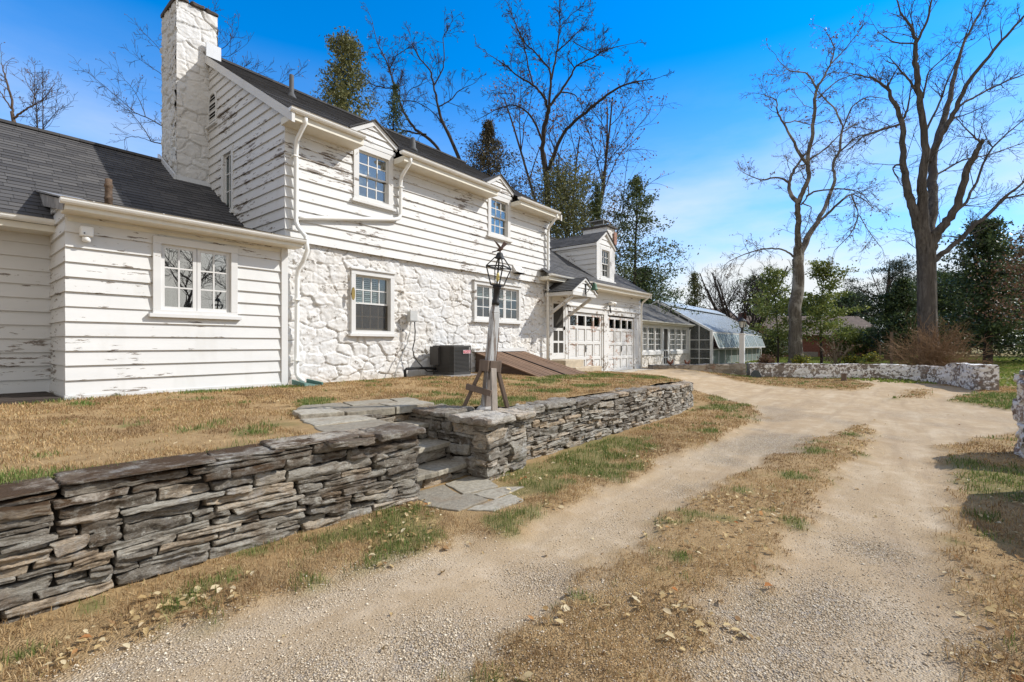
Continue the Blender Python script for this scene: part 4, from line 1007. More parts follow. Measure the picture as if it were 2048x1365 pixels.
for a in (hx0 - .03, hx1 + .03): mb.hexa([(a, hym - .03, hz - .06), (hm, hym - .03, ha - .07), (hm, hym + .02, ha - .07), (a, hym + .02, hz - .06), (a, hym - .03, hz + .0), (hm, hym - .03, ha - .008), (hm, hym + .02, ha - .008), (a, hym + .02, hz)])
mb.box(hx0 + .06, hx1 - .06, hym + .08, hy, hz - .05, hz - .03)
mb.build("porch_trim", m_trim, HD, bevel=.004)
for x, xb in ((hx0 + .16, 12.50), (hx1 - .14, 13.64)): MB().beam((x, hym + .12, hz - .16), (xb, 8.54, 2.46), .075, .085).build("brace", m_trim_worn, HD, bevel=.004)
# screen door
mb = MB(front(8.60)); x0, x1, z0, z1 = SD
for a, b, c_, d in ((x0, x0 + .085, z0, z1), (x1 - .085, x1, z0, z1)): mb.box(a, b, 0, .04, c_, d)
for c_, d in ((z0, z0 + .20), (z1 - .09, z1), (z0 + .92, z0 + 1.01), (z0 + .52, z0 + .59)): mb.box(x0 + .085, x1 - .085, .0005, .0395, c_, d)
mb.box((x0 + x1) / 2 - .03, (x0 + x1) / 2 + .03, .001, .039, z0 + .2, z0 + .92)
SDo = mb.build("screen_door", m_trim, house, bevel=.003)
MB(front(8.60)).box(x0 + .05, x1 - .05, .012, .016, z0 + .1, z1 - .05).build("screen", m_screen, SDo)
MB(front(8.56)).box(x1 - .07, x1 - .05, .0, .05, z0 + .95, z0 + 1.07).build("handle", m_black, SDo)
mb = MB(front(8.60)); mb.box(12.6, 13.48, -.02, .035, 3.02, 3.12); mb.box(12.58, 13.5, -.3, .02, .6, 1.015); mb.build("door_frame", m_trim_worn, house)
def garage_door(x0, x1, z0, z1):
    f = front(8.62); mb = MB(f); H = z1 - z0; W = x1 - x0; st = .085
    mb.box(x0, x1, -.03, 0, z0, z0 + H * .765)
    zr = [z0, z0 + H * .255, z0 + H * .51, z0 + H * .765, z1]
    for i, z in enumerate(zr):
        a = z - (0 if i == 0 else .055); b = z + (.11 if i == 0 else .055 if i < 4 else 0)
        if i == 4: a = z - .10
        mb.box(x0, x1, .0005, .030, a, b)
    for i in range(5):
        x = x0 + W * i / 4; a, b = (x, x + .10) if i == 0 else (x - .10, x) if i == 4 else (x - st / 2, x + st / 2)
        for j in range(4):
            lo2 = zr[j] + (.11 if j == 0 else .055); hi2 = zr[j + 1] - (.055 if j < 3 else .10)
            mb.box(a, b, .001 if j < 3 else -.03, .0295, lo2, hi2)
    for i in range(4):
        for j in range(3):
            lo2 = zr[j] + (.11 if j == 0 else .055) + .035; hi2 = zr[j + 1] - .055 - .035
            mb.box(x0 + W * i / 4 + .1, x0 + W * (i + 1) / 4 - .1, .0005, .010, lo2, hi2)
    D = mb.build("garage_door", m_door_paint, house, bevel=.004)
    for i in range(4): MB(f).box(x0 + W * i / 4 + .03, x0 + W * (i + 1) / 4 - .03, -.012, -.008, zr[3] + .04, zr[4] - .08).build("pane", m_glass, D)
    xm_ = (x0 + x1) / 2; MB(f).box(xm_ - .012, xm_ + .012, .03, .055, z0 + H * .36, z0 + H * .47).tube([(xm_ - .03, .05, z0 + H * .41), (xm_ + .05, .06, z0 + H * .41)], .012, 6).build("handle", m_black, D)
garage_door(*D1); garage_door(*D2)
MB().box(18.62, 19.28, 8.40, 8.55, .40, .60).build("base_block", m_trim_worn, house) if False else None
# vent hood on the siding
mb = MB(); mb.hexa([(10.62, 8.36, 3.56), (11.02, 8.36, 3.56), (11.02, 8.55, 3.56), (10.62, 8.55, 3.56), (10.62, 8.40, 3.59), (11.02, 8.40, 3.59), (11.02, 8.55, 3.80), (10.62, 8.55, 3.80)])
mb.build("vent_hood", m_trim_worn, house)
MB().box(10.66, 10.98, 8.38, 8.54, 3.54, 3.558).build("vent_opening", m_dark, house)
# ------------------------------------------------------------------ sunroom
sun_ = thing("sunroom", "low white sunroom with rows of paned windows between the garage and the greenhouse", "sunroom", (24.6, 10, .2))
SR = lambda y: 2.72 + .55 * (y - 9.7)
relief_mesh("stone_base", lambda S, N, Z: (S, 10.02 - N, Z), 19.5, 29.9, -.05, .95, .035, (.4, .26), .08, m_wst, sun_, 61, [(25.6, 26.52, -.1, 1.0)])
relief_mesh("stone_corner", lambda S, N, Z: (S, 10.02 - N, Z), 29.5, 29.92, .95, 2.55, .035, (.4, .26), .07, m_wst, sun_, 62)
relief_mesh("stone_end", lambda S, N, Z: (29.86 + N, S, Z), 10.0, 14.0, -.05, 2.6, .05, (.4, .26), .07, m_wst, sun_, 63)
mb = MB(front(10.0)); mb.box(19.5, 25.55, -.06, .10, .94, 1.12); mb.box(26.6, 29.75, -.06, .10, .94, 1.12)
mb.box(19.5, 29.55, -.05, .03, 2.46, 2.62); mb.box(24.5, 25.60, -.05, .02, 1.12, 2.46) if False else None
mb.build("sill_board", m_trim, sun_, bevel=.005)
xs_ = [19.6, 20.72, 21.84, 22.95, 23.60, 24.55, 25.45]
for a, b in ((19.6, 20.7), (20.75, 21.85), (21.9, 22.85), (22.9, 23.58), (23.6, 24.53), (24.55, 25.48), (26.66, 27.6), (27.64, 28.58), (28.6, 29.52)):
    window(front(10.0), a, b, 1.12, 2.46, kind='cs', cols=3, rows=4, n_sash=1, casing=.05, sill=False, parent=sun_, muntin=.028)
mb = MB(); x = 19.7
while x < 29.4:
    pts = [(x + k * .035, 10.32 + .025 * math.sin(k * 2.1)) for k in range(13)]
    for (ax, ay), (bx, by) in zip(pts[:-1], pts[1:]): mb.poly([(ax, ay, 1.15), (bx, by, 1.15), (bx, by, 2.46), (ax, ay, 2.46)])
    x += .62 if not 25.2 < x < 26.0 else 1.4
mb.build("curtain", m_curtain, sun_)
mb = MB(front(10.0))
x0, x1 = 25.66, 26.44
for a, b in ((x0, x0 + .09), (x1 - .09, x1)): mb.box(a, b, 0, .04, .3, 2.46)
for c_, d in ((.3, .42), (1.12, 1.2), (.74, .8), (2.36, 2.46)): mb.box(x0 + .09, x1 - .09, .0005, .0395, c_, d)
mb.box((x0 + x1) / 2 - .03, (x0 + x1) / 2 + .03, .001, .039, .42, 1.12); mb.box(25.5, 25.655, -.05, .03, .2, 2.46); mb.box(26.445, 26.64, -.05, .03, .2, 2.46)
sdr = mb.build("screen_door", m_trim, sun_)
MB(front(10.0)).box(x0 + .05, x1 - .05, .01, .014, .35, 2.42).build("screen", m_screen, sdr)
MB(front(10.0)).box(19.5, 29.8, -.62, -.58, .2, 2.6).build("dark_room", m_dark, sun_)
MB(front(10.0)).box(25.4, 26.7, -.1, .35, .05, .27).build("door_step", simple("pale_step", (.55, .5, .42), .8), sun_)
Lsr = math.hypot(1, .55)
r = shingles(MB(), (0, 9.65, 2.69), (1, 0, 0), (0, 1, .55), K(19.5), K(30.0), 2.4 * Lsr)
shingles(r, (0, 14.45, 2.69), (1, 0, 0), (0, -1, .55), K(19.5), K(30.0), 2.4 * Lsr)
r.build("roof", shingle("sunroom_shingles", 9.65, .127, c1=(.06, .06, .06), c2=(.15, .147, .142)), sun_)
MB().box(19.5, 30.0, 9.72, 10.0, 2.56, 2.67).build("soffit", m_soffit, sun_)
gutter(19.55, 30.4, 9.64, 2.70, sun_)
spout([(30.3, 9.66, 2.66), (30.3, 9.7, 2.58), (29.98, 9.9, 2.42), (29.95, 9.95, 2.3), (29.95, 9.95, .2)], parent=sun_)

# ------------------------------------------------------------------ greenhouse
gh_ = thing("greenhouse", "long white framed glass greenhouse with slanting panes standing beside the sunroom", "greenhouse", (36, 10, .2))
gx0, gx1, gy0, gyr, gz0, gze, gzr = 29.95, 43.3, 8.62, 12.05, .12, 2.22, 4.26
m_gf = simple("greenhouse_frame", (.70, .70, .68), .5, var=.15)
def panes(name, c, rough, tr, tone):
    a = M(name, rough, .5); n = a.noise(.8, a.mapv((1, 1, .35)), 5, .6); n2 = a.noise(2.0, a.mapv((6, 6, .6)), 4)
    a.col(a.mix(n2, a.mix(n, c, tone), tuple(x * .55 for x in c)))
    t = nd(a.nt, "BsdfTransparent"); ms = nd(a.nt, "MixShader", {0: tr, 1: a.b.outputs[0], 2: t.outputs[0]}); a.nt.links.new(ms.outputs[0], a.out.inputs[0]); return a.m
m_gside = panes("clouded_side_glass", (.20, .255, .24), .4, .22, (.46, .53, .50)); m_groof = panes("whitewashed_roof_glass", (.52, .60, .66), .3, .08, (.80, .86, .90)); m_gend = panes("dusty_end_glass", (.10, .105, .10), .1, .45, (.24, .25, .24))
mb = MB(); mb.box(gx0, gx1, gy0 + .02, gy0 + .08, gze - .04, gze + .05); mb.box(gx0 - .06, gx0 + .06, gy0 - .06, gy0 + .10, gz0, gze + .05); mb.box(gx1 - .05, gx1 + .05, gy0 - .06, gy0 + .1, gz0, gze)
mb.box(gx0, gx1, gy0 - .02, gy0 + .06, 1.14, 1.22); mb.box(gx0, gx1, gy0 - .02, gy0 + .08, gz0, gz0 + .12)
for y1, s_ in ((gyr, 1), (2 * gyr - gy0, 0)):
    pass
for x in (gx0, gx1):
    mb.beam((x, gy0 - .05, gze + .05), (x, gyr, gzr + .03), .10, .12); mb.beam((x, 2 * gyr - gy0, gze + .05), (x, gyr, gzr + .03), .10, .12)
    for y in np.arange(gy0 + .75, 2 * gyr - gy0, .62):
        zt = gze + (1 - abs(y - gyr) / (gyr - gy0)) * (gzr - gze); mb.box(x - .02, x + .02, y - .02, y + .02, gz0, zt)
    for z in (.62, 1.18, 1.75): mb.box(x - .015, x + .015, gy0, 2 * gyr - gy0, z, z + .035)
mb.box(gx0, gx1, gyr - .1, gyr + .1, gzr + .0, gzr + .09)
n_ = 9
for i in range(n_ + 1):
    x = gx0 + (gx1 - gx0) * i / n_; mb.box(x - .025, x + .025, gy0 - .012, gy0 + .055, gz0 + .12, 1.139)
mb.build("frame", m_gf, gh_)
mb = MB()
for i in range(41):
    x = gx0 + .05 + (gx1 - gx0 - .1) * i / 40
    mb.beam((x, gy0 - .02, gze + .055), (x, gyr, gzr + .05), .035, .014); mb.beam((x, 2 * gyr - gy0, gze + .055), (x, gyr, gzr + .05), .035, .014)
mb.build("glazing_bar", simple("grey_glazing_bar", (.26, .27, .28), .5), gh_)
MB().hexa([(gx0, gy0, gze + .05), (gx1, gy0, gze + .05), (gx1, gyr, gzr + .045), (gx0, gyr, gzr + .045), (gx0, gy0, gze + .056), (gx1, gy0, gze + .056), (gx1, gyr, gzr + .051), (gx0, gyr, gzr + .051)]).build("roof_glass", m_groof, gh_)
MB().hexa([(gx0, 2 * gyr - gy0, gze + .05), (gx1, 2 * gyr - gy0, gze + .05), (gx1, gyr, gzr + .045), (gx0, gyr, gzr + .045), (gx0, 2 * gyr - gy0, gze + .056), (gx1, 2 * gyr - gy0, gze + .056), (gx1, gyr, gzr + .051), (gx0, gyr, gzr + .051)]).build("roof_glass", m_groof, gh_)
mb = MB(); mb.box(gx0, gx1, gy0 + .02, gy0 + .026, gz0 + .12, 1.14); mb.build("side_glass", m_gside, gh_); MB().box(gx0, gx1, 2 * gyr - gy0, 2 * gyr - gy0 + .006, gz0, gze).build("side_glass", m_gside, gh_)
for x in (gx0, gx1): MB().prism([(x, gy0, gz0), (x, gy0, gze), (x, gyr, gzr), (x, 2 * gyr - gy0, gze), (x, 2 * gyr - gy0, gz0)], (.006, 0, 0)).build("end_glass", m_gend, gh_)
for i in range(5):                                     # propped vent sashes hinged at the eave
    xa, xb = gx0 + .1 + (gx1 - gx0 - .2) * i / 5, gx0 + .1 + (gx1 - gx0 - .2) * (i + 1) / 5 - .04
    yo = gy0 - .36; f_ = MB()
    for x in np.linspace(xa, xb, 6): f_.beam((x, gy0 - .02, gze - .03), (x, yo, 1.30), .03 if xa < x < xb else .06, .03)
    f_.beam((xa, yo, 1.28), (xb, yo, 1.28), .04, .06); f_.beam((xa, gy0 - .02, gze - .02), (xb, gy0 - .02, gze - .02), .04, .05)
    V = f_.build("vent_sash", m_gf, gh_)
    MB().hexa([(xa, gy0 - .02, gze - .03), (xb, gy0 - .02, gze - .03), (xb, yo, 1.30), (xa, yo, 1.30), (xa, gy0 - .026, gze - .03), (xb, gy0 - .026, gze - .03), (xb, yo - .006, 1.30), (xa, yo - .006, 1.30)]).build("glass", m_gside, V)
mb = MB(); sl = (gzr - gze) / (gyr - gy0)
for xa, xb in ((gx0 + .1, gx0 + 6.5), (gx0 + 6.6, gx1 - .1)):
    ya, yb = gyr - .75, gyr - .02; mb.hexa([(xa, ya, gze + (ya - gy0) * sl + .17), (xb, ya, gze + (ya - gy0) * sl + .17), (xb, yb, gzr + .10), (xa, yb, gzr + .10), (xa, ya, gze + (ya - gy0) * sl + .21), (xb, ya, gze + (ya - gy0) * sl + .21), (xb, yb, gzr + .14), (xa, yb, gzr + .14)])
mb.build("ridge_vent", m_groof, gh_)
mb = MB()
for y in (9.2, 11.2): mb.box(gx0 + .8, gx1 - .8, y, y + .8, .85, .93)
for x in np.arange(gx0 + 1, gx1 - 1, 2.0):
    for y in (9.25, 9.9, 11.25, 11.9): mb.box(x, x + .06, y, y + .06, .1, .85)
mb.build("bench", wood("grey_bench_wood", (.2, .18, .16)), gh_)

# ------------------------------------------------------------------ white stone yard wall and gate pillars
m_yard = white_stone("flaking_whitewashed_rubble", 0.25, 0.12, (0.30, 0.25, 0.21), (.86, .84, .81))
m_yard_dk = white_stone("bare_weathered_rubble", 0.46, 0.1, (0.42, 0.36, 0.29), (.80, .75, .66))
def yard_wall(root, pts, h, m, thick=.42, seed=1, zb=-.1, res=.035):
    p = Path(pts); gz = lambda s: float(z_low(*p.at(s)))
    top = np.vectorize(lambda s: h(s) + .012 * math.sin(s * 5.1)) 
    bot = np.vectorize(lambda s: gz(s) + zb)
    relief_mesh("wall_face", p.xf, 0, p.L, 0, 1, res, (.36, .2), .07, m, root, seed, bottom=bot, top=top)
    relief_mesh("wall_face", lambda S, N, Z: p.xf(S, -thick - N, Z), 0, p.L, 0, 1, .08, (.36, .2), .05, m, root, seed + 1, bottom=bot, top=top)
    relief_mesh("wall_top", lambda S, N, T: (p.xf(S, .05 - T * (thick + .1), 0)[0], p.xf(S, .05 - T * (thick + .1), 0)[1], top(S) - .035 + N * .7), 0, p.L, 0, 1, .05, (.4, .9), .06, m, root, seed + 2)
    st = np.linspace(0, p.L, int(p.L / .3) + 2); mb = MB()
    for a, b in zip(st[:-1], st[1:]):
        q = [p.xf(np.float64(s), np.float64(n), 0) for s, n in ((a, .0), (b, .0), (b, -thick), (a, -thick))]
        mb.hexa([(c_[0], c_[1], -.2) for c_ in q] + [(q[k][0], q[k][1], float(top((a, b, b, a)[k])) - .03) for k in range(4)])
    mb.build("wall_core", simple("pale_rubble_core", (.3, .28, .26), .9, var=.4, scale=12), root)
    return p
yw = thing("garden_wall", "low dark weathered stone wall running from the garage corner to the white lamp post", "stone wall", (21.2, 6.8, .2))
yard_wall(yw, [(19.75, 8.15), (20.6, 7.35), (21.8, 6.15), (22.8, 5.15)], lambda s: .58 + .07 * s / 4.4, m_yard_dk, seed=71)
yw2 = thing("garden_wall", "long low whitewashed stone wall with flaking paint curving around the end of the gravel yard", "stone wall", (24, 1, 0))
yard_wall(yw2, [(22.95, 5.0), (23.4, 4.2), (23.8, 3.3), (24.05, 2.2), (24.6, 1.1), (25.0, .2), (24.8, -.60), (23.7, -1.35), (22.5, -1.78), (21.6, -2.0), (21.36, -2.1), (21.27, -2.3), (21.26, -2.55)], lambda s: .66 + .17 * float(sm(7.6, 8.0, s)), m_yard, seed=75)
gp = thing("gate_pillar", "grey stone gate pillar with pale cap at the edge of the gravel drive", "stone pillar", (9.0, -1.5, 0))
m_pil = white_stone("grey_pillar_stone", 0.22, 0.2, (0.34, 0.27, 0.22), (.78, .75, .70))
px0, px1, py0, py1 = 8.80, 9.43, -2.0, -1.36
relief_mesh("pillar_face", lambda S, N, Z: (px0 - N, S, Z), py0, py1, -.1, 1.10, .014, (.3, .24), .10, m_pil, gp, 81)
relief_mesh("pillar_face", lambda S, N, Z: (S, py1 + N, Z), px0, px1, -.1, 1.10, .014, (.3, .24), .10, m_pil, gp, 82)
relief_mesh("pillar_face", lambda S, N, Z: (S, py0 - N, Z), px0, px1, -.1, 1.10, .03, (.3, .24), .08, m_pil, gp, 83)
MB().box(px0 + .01, px1, py0, py1 - .01, -.1, 1.1).build("pillar_core", simple("pillar_core_stone", (.2, .18, .16), .9), gp)
stones_mesh("pillar_cap", [(0, 1.07, .72, .07, .02, .74)], Path([(8.76, -2.03), (9.48, -2.03)]).xf, simple("pale_cap", (.6, .58, .54), .8, var=.3, scale=20), gp, 84)
sw = thing("boundary_wall", "stone boundary wall continuing from the gate pillar beside the drive", "stone wall", (5, -2, 0))
yard_wall(sw, [(0.5, -2.6), (3.0, -2.1), (5.2, -1.85), (7.35, -1.78)], lambda s: .98 + .12 * math.sin(s * 2.3), m_pil, seed=85, res=.05)

# ------------------------------------------------------------------ props on the lawn and walls
m_pw = wood("weathered_grey_wood", (.17, .125, .095), (30, 30, 2.2))
m_pp = wood("flaking_white_post", (.24, .20, .17), (22, 22, 2.0), (.50, .50, .49), .54)
m_pr = wood("red_brown_post_side", (.20, .095, .045), (30, 30, 2.0))
m_gb = wood("grey_brace_wood", (.36, .31, .26), (30, 30, 2.4))
lp = thing("lamp_post", "leaning wooden lamp post with splayed legs and an empty black lantern topped by a bird", "lamp post", (4.47, 4.0, .72))
B = Vector((4.47, 4.02, .70)); ax = Vector((RX * .088 + .0, RY * .088, 1.0)).normalized()
ex_ = Vector((RX, RY, 0)); ex_ = (ex_ - ax * ex_.dot(ax)).normalized(); ey_ = ax.cross(ex_)      # ex to the right, ey away
ang = rad(38); e1 = ex_ * math.cos(ang) + ey_ * math.sin(ang); e2 = ey_ * math.cos(ang) - ex_ * math.sin(ang)
L3 = lambda a, b, c_: tuple(B + e1 * a + e2 * b + ax * c_)
def lbox(mb, a0, a1, b0, b1, c0, c1, t=1.0):
    am, bm = (a0 + a1) / 2, (b0 + b1) / 2
    q = lambda a, k: am + (a - am) * k
    w_ = lambda b, k: bm + (b - bm) * k
    return mb.hexa([L3(q(a, k), w_(b, k), c_) for c_, k in ((c0, 1), (c1, t)) for a, b in ((a0, b0), (a1, b0), (a1, b1), (a0, b1))])
h_ = .056
lbox(MB(), -h_, h_, -h_, h_, 0.02, 1.20, .88).build("post", m_pp, lp, bevel=.008)
lbox(MB(), h_ * .98, h_ * 1.06, -h_ * .95, h_ * .95, 0.45, 1.02, .93).build("side_board", m_pr, lp)
mb = lbox(MB(), -h_ * .88, h_ * .88, -h_ * .88, h_ * .88, 1.20, 1.32, .62); mb.build("post_top", m_pp, lp, bevel=.006)
mb = MB(); lbox(mb, -.105, -.072, -.095, .095, .46, .60); lbox(mb, .074, .108, -.10, .10, .455, .605); lbox(mb, -.071, .073, -.105, -.072, .46, .60); lbox(mb, -.071, .073, .072, .105, .46, .60)
mb.build("collar", m_pw, lp, bevel=.006)
mb = MB(); lbox(mb, .108, .118, -.03, -.012, .48, .585); lbox(mb, .108, .118, .005, .022, .48, .585); mb.tube([L3(.11, .0, .5), L3(.16, -.02, .49), L3(.18, -.03, .52)], .009, 6); mb.tube([L3(.1, .08, .53), L3(.13, .13, .52), L3(.15, .15, .55)], .012, 6)
mb.build("hook", m_black, lp)
gz = lambda p: float(z_up(np.float64(p[0]), np.float64(p[1])))
for dx, dy, m_, w_ in ((-.31, .02, m_pw, .06), (.11, -.22, m_gb, .075), (.27, .14, m_pw, .06), (-.05, .32, m_pw, .06)):
    d = Vector((RX, RY, 0)) * dx + Vector((FX, FY, 0)) * dy; foot = B + d; foot.z = gz(foot) - .03
    top = Vector(L3(0, 0, .50)) + d.normalized() * .10
    MB().beam(tuple(foot), tuple(top), w_, .045, up=tuple(d.normalized())).build("brace_leg", m_, lp, bevel=.005)
q1 = B + Vector((RX, RY, 0)) * -.25 + Vector((FX, FY, 0)) * -.04; q2 = B + Vector((RX, RY, 0)) * .07 + Vector((FX, FY, 0)) * -.22
MB().beam((q1.x, q1.y, .97), (q2.x, q2.y, .90), .03, .075).build("crosspiece", m_pw, lp, bevel=.005)
MB().lathe((B.x, B.y, gz(B) - .03), [(.13, 0), (.13, .03), (.10, .06)], 10).build("footing", simple("pale_footing", (.55, .53, .5), .9), lp)
# lantern
mb = MB(); ctr = lambda c_, r=0, a=0: tuple(B + ax * c_ + (ex_ * math.cos(a) + ey_ * math.sin(a)) * r)
mb.tube([ctr(1.30), ctr(1.34), ctr(1.36), ctr(1.50), ctr(1.52), ctr(1.545)], [.05, .05, .04, .042, .06, .05], 12)
mb.build("lantern_neck", m_black, lp, smooth=True)
mb = MB()
z0, z1, z2 = 1.55, 1.78, 1.90
for k in range(4):
    a = rad(20) + k * math.pi / 2; b = a + math.pi / 2
    mb.beam(ctr(z0, .085, a), ctr(z1, .165, a), .012, .012); mb.beam(ctr(z1, .165, a), ctr(z2, .06, a), .012, .012)
    mb.beam(ctr(z0, .085, a), ctr(z0, .085, b), .014, .014); mb.beam(ctr(z1, .165, a), ctr(z1, .165, b), .016, .014)
    mb.beam(ctr(z2, .06, a), ctr(z2, .06, b), .012, .012); mb.beam(ctr(z0, .085, a), ctr(z0, .0, a), .012, .012); mb.beam(ctr(z1 - .01, .16, a), ctr(z1 - .005, 0.02, a), .010, .010)
mb.beam(ctr(1.53, .012, 2), ctr(1.92, .012, 2), .026, .02)
mb.build("lantern_frame", m_black, lp)
mb = MB(); mb.tube([ctr(1.89), ctr(1.90), ctr(1.95), ctr(1.965)], [.062, .055, .04, .03], 12); mb.build("lantern_cap", m_black, lp)
mb = MB(); mb.tube([ctr(1.60), ctr(1.63), ctr(1.69), ctr(1.71)], [.012, .022, .02, .008], 8); mb.build("bulb", simple("yellowed_bulb", (.75, .62, .2), .4), lp, smooth=True)
mb = MB()
t0 = 1.965; P = lambda u, v, w_: tuple(B + ax * (t0 + w_) + ex_ * u + ey_ * v)
mb.tube([P(-.045, 0, .02), P(-.02, 0, .03), P(.01, 0, .05), P(.028, 0, .075), P(.035, 0, .085), P(.052, 0, .083)], [.006, .018, .024, .015, .012, .003], 8)
for sg, tip in ((1, (.055, .04, .155)), (-1, (-.075, -.02, .15))):
    mb.hexa([P(-.012, .01 * sg, .045), P(.022, .012 * sg, .055), P(tip[0] + .03, tip[1], tip[2] - .03), P(tip[0] - .02, tip[1], tip[2] + .0), P(-.012, .016 * sg, .047), P(.022, .018 * sg, .057), P(tip[0] + .03, tip[1] + .006, tip[2] - .028), P(tip[0] - .02, tip[1] + .006, tip[2] + .004)])
mb.hexa([P(-.04, -.015, .015), P(-.04, .015, .015), P(-.10, .03, -.005), P(-.10, -.03, -.005), P(-.04, -.015, .022), P(-.04, .015, .022), P(-.10, .03, .001), P(-.10, -.03, .001)])
mb.tube([P(0, 0, -.01), P(0, 0, .04)], .01, 6)
mb.build("bird_finial", simple("rusted_bird", (.10, .06, .045), .6), lp)

# air conditioner
ac = thing("air_conditioner", "dark grey louvred air conditioning unit standing on the lawn against the stone wall", "air conditioner", (7.8, 8.1, .77))
acm = M("grey_ac_metal", .5, .3); acm.col(acm.mix(acm.noise(3), (.050, .047, .044), (.072, .068, .062))); acm = acm.m
a0, a1, b0, b1, c0, c1 = 7.46, 8.15, 7.76, 8.45, .80, 1.47
mb = MB(); z = c0 + .05
def ring(mb, e, z0, z1, ch=.07):
    P_ = [(a0 - e + ch, b0 - e), (a1 + e - ch, b0 - e), (a1 + e, b0 - e + ch), (a1 + e, b1 + e - ch), (a1 + e - ch, b1 + e), (a0 - e + ch, b1 + e), (a0 - e, b1 + e - ch), (a0 - e, b0 - e + ch)]
    mb.prism([(x, y, z0) for x, y in P_], (0, 0, z1 - z0))
ring(mb, -.03, c0 + .03, c1 - .03); ring(mb, 0, c0, c0 + .055); ring(mb, .003, c1 - .045, c1)
AC = mb.build("cabinet", acm, ac)
mb = MB(); z = c0 + .06
while z < c1 - .05: ring(mb, -.004, z, z + .014); z += .030
mb.build("louvre_wire", acm, ac)
for x in (a0 + .075, a1 - .075): MB().box(x - .006, x + .006, b0 - .008, b0 + .002, c0 + .05, c1 - .04).build("corner_rail", acm, ac)
MB().box(a0 - .055, a0 + .02, b1 - .3, b1 - .02, c0 + .22, c1 - .02).build("service_panel", acm, ac)
mb = MB().lathe(((a0 + a1) / 2, (b0 + b1) / 2, c1 - .02), [(.28, 0), (.28, .028), (.25, .03), (.0, .03)], 24); mb.build("fan_grille", acm, ac)
bd = MB().box(7.815, 8.055, b0 - .016, b0 - .007, 1.285, 1.365).build("badge", simple("pale_badge", (.75, .7, .7), .4, var=.05), ac)
MB().box(7.822, 8.048, b0 - .018, b0 - .0155, 1.292, 1.358).build("badge_plate", simple("red_badge", (.42, .04, .07), .4, var=.1), bd)
try:
    cu = bpy.data.curves.new("lettering", 'FONT'); cu.body = "TarLong"; cu.size = .060; cu.align_x = 'CENTER'; cu.align_y = 'CENTER'; cu.extrude = .001; cu.shear = .25
    to = bpy.data.objects.new("lettering", cu); me = None
    COL.objects.link(to); dg = bpy.context.evaluated_depsgraph_get(); me = bpy.data.meshes.new_from_object(to.evaluated_get(dg)); bpy.data.objects.remove(to)
    vs = np.array([v.co for v in me.vertices]); nv = [(7.935 + v[0], b0 - .0185 - v[2], 1.325 + v[1]) for v in vs]
    for v, c_ in zip(me.vertices, nv): v.co = c_
    me.name = "lettering"; me.materials.clear(); link(me, "lettering", simple("badge_letters", (.8, .78, .76), .4, var=.02), bd)
except Exception as e: print("text", e)
pad = tag(MB().box(7.36, 8.25, 7.68, 8.52, .62, .80).build("concrete_pad", simple("pad_concrete", (.28, .26, .24), .9)), "low concrete pad carrying the grey air conditioning unit", "pad")
eb = thing("disconnect_box", "small grey electrical box on the white stone wall with cables running down to the ground", "electrical box", (6.93, 8.5, 2.1))
MB().box(6.83, 7.01, 8.42, 8.54, 2.0, 2.24).build("box", simple("grey_box", (.42, .42, .40), .5, var=.1), eb, bevel=.006)
MB().box(6.82, 7.02, 8.405, 8.42, 2.03, 2.25).build("box_lid", simple("grey_lid", (.5, .5, .48), .5, var=.1), eb)
mb = MB().tube([(6.98, 8.46, 2.0), (6.99, 8.45, 1.8), (6.97, 8.44, 1.6), (6.92, 8.45, 1.4), (6.93, 8.43, 1.25), (7.03, 8.4, 1.1), (7.12, 8.35, .98), (7.22, 8.3, .88), (7.4, 8.25, .87), (7.5, 8.2, .9)], .013, 8); mb.build("cable", m_black, eb, smooth=True)
mb = MB().tube([(6.88, 8.46, 2.0), (6.86, 8.48, 1.75), (6.82, 8.5, 1.6), (6.8, 8.5, 1.5), (6.6, 8.46, 1.2), (6.45, 8.42, .95), (6.36, 8.4, .76)], .011, 8); mb.build("conduit", simple("grey_conduit", (.4, .4, .38), .5), eb, smooth=True)
pl = tag(MB().tube([(6.62, 8.34, .74), (6.62, 8.34, .93), (6.66, 8.34, .96), (7.0, 8.34, .965), (7.3, 8.33, .95), (7.5, 8.3, .93)], .032, 8).build("refrigerant_pipe", simple("black_foam_pipe", (.015, .015, .015), .8), smooth=True), "black insulated pipe bent along the foot of the stone wall beside the air conditioner", "pipe")
# cellar hatch
hb = thing("cellar_hatch", "sloping brown plank cellar hatch against the house wall beside the lamp post", "cellar hatch", (10.1, 7.4, .7))
m_hw = wood("brown_hatch_planks", (.16, .10, .065), (22, 2.2, 22), bright=2.1)
yA, yB, zA, zB = 6.42, 8.56, .72, 1.30
zz = lambda y: zA + (zB - zA) * (y - yA) / (yB - yA)
for x0, x1 in ((9.06, 10.10), (10.13, 11.17)):
    mb = MB(); n = 7
    for i in range(n):
        a, b = x0 + (x1 - x0) * i / n + .009, x0 + (x1 - x0) * (i + 1) / n - .009; j = random.uniform(-.004, .006); e = random.uniform(-.02, .02)
        mb.hexa([(a, yA + e, zA - .03 + j), (b, yA + e, zA - .03 + j), (b, yB, zB - .03 + j), (a, yB, zB - .03 + j), (a, yA + e, zA + j), (b, yA + e, zA + j), (b, yB, zB + j), (a, yB, zB + j)])
    mb.build("hatch_door", m_hw, hb, bevel=.003)
mb = MB(); mb.hexa([(10.09, yA - .01, zA + .005), (10.145, yA - .01, zA + .005), (10.145, yB, zB + .005), (10.09, yB, zB + .005), (10.09, yA - .01, zA + .022), (10.145, yA - .01, zA + .022), (10.145, yB, zB + .022), (10.09, yB, zB + .022)])
mb.build("centre_strip", wood("dark_strip", (.035, .025, .02), (22, 2.2, 22)), hb)
mb = MB()
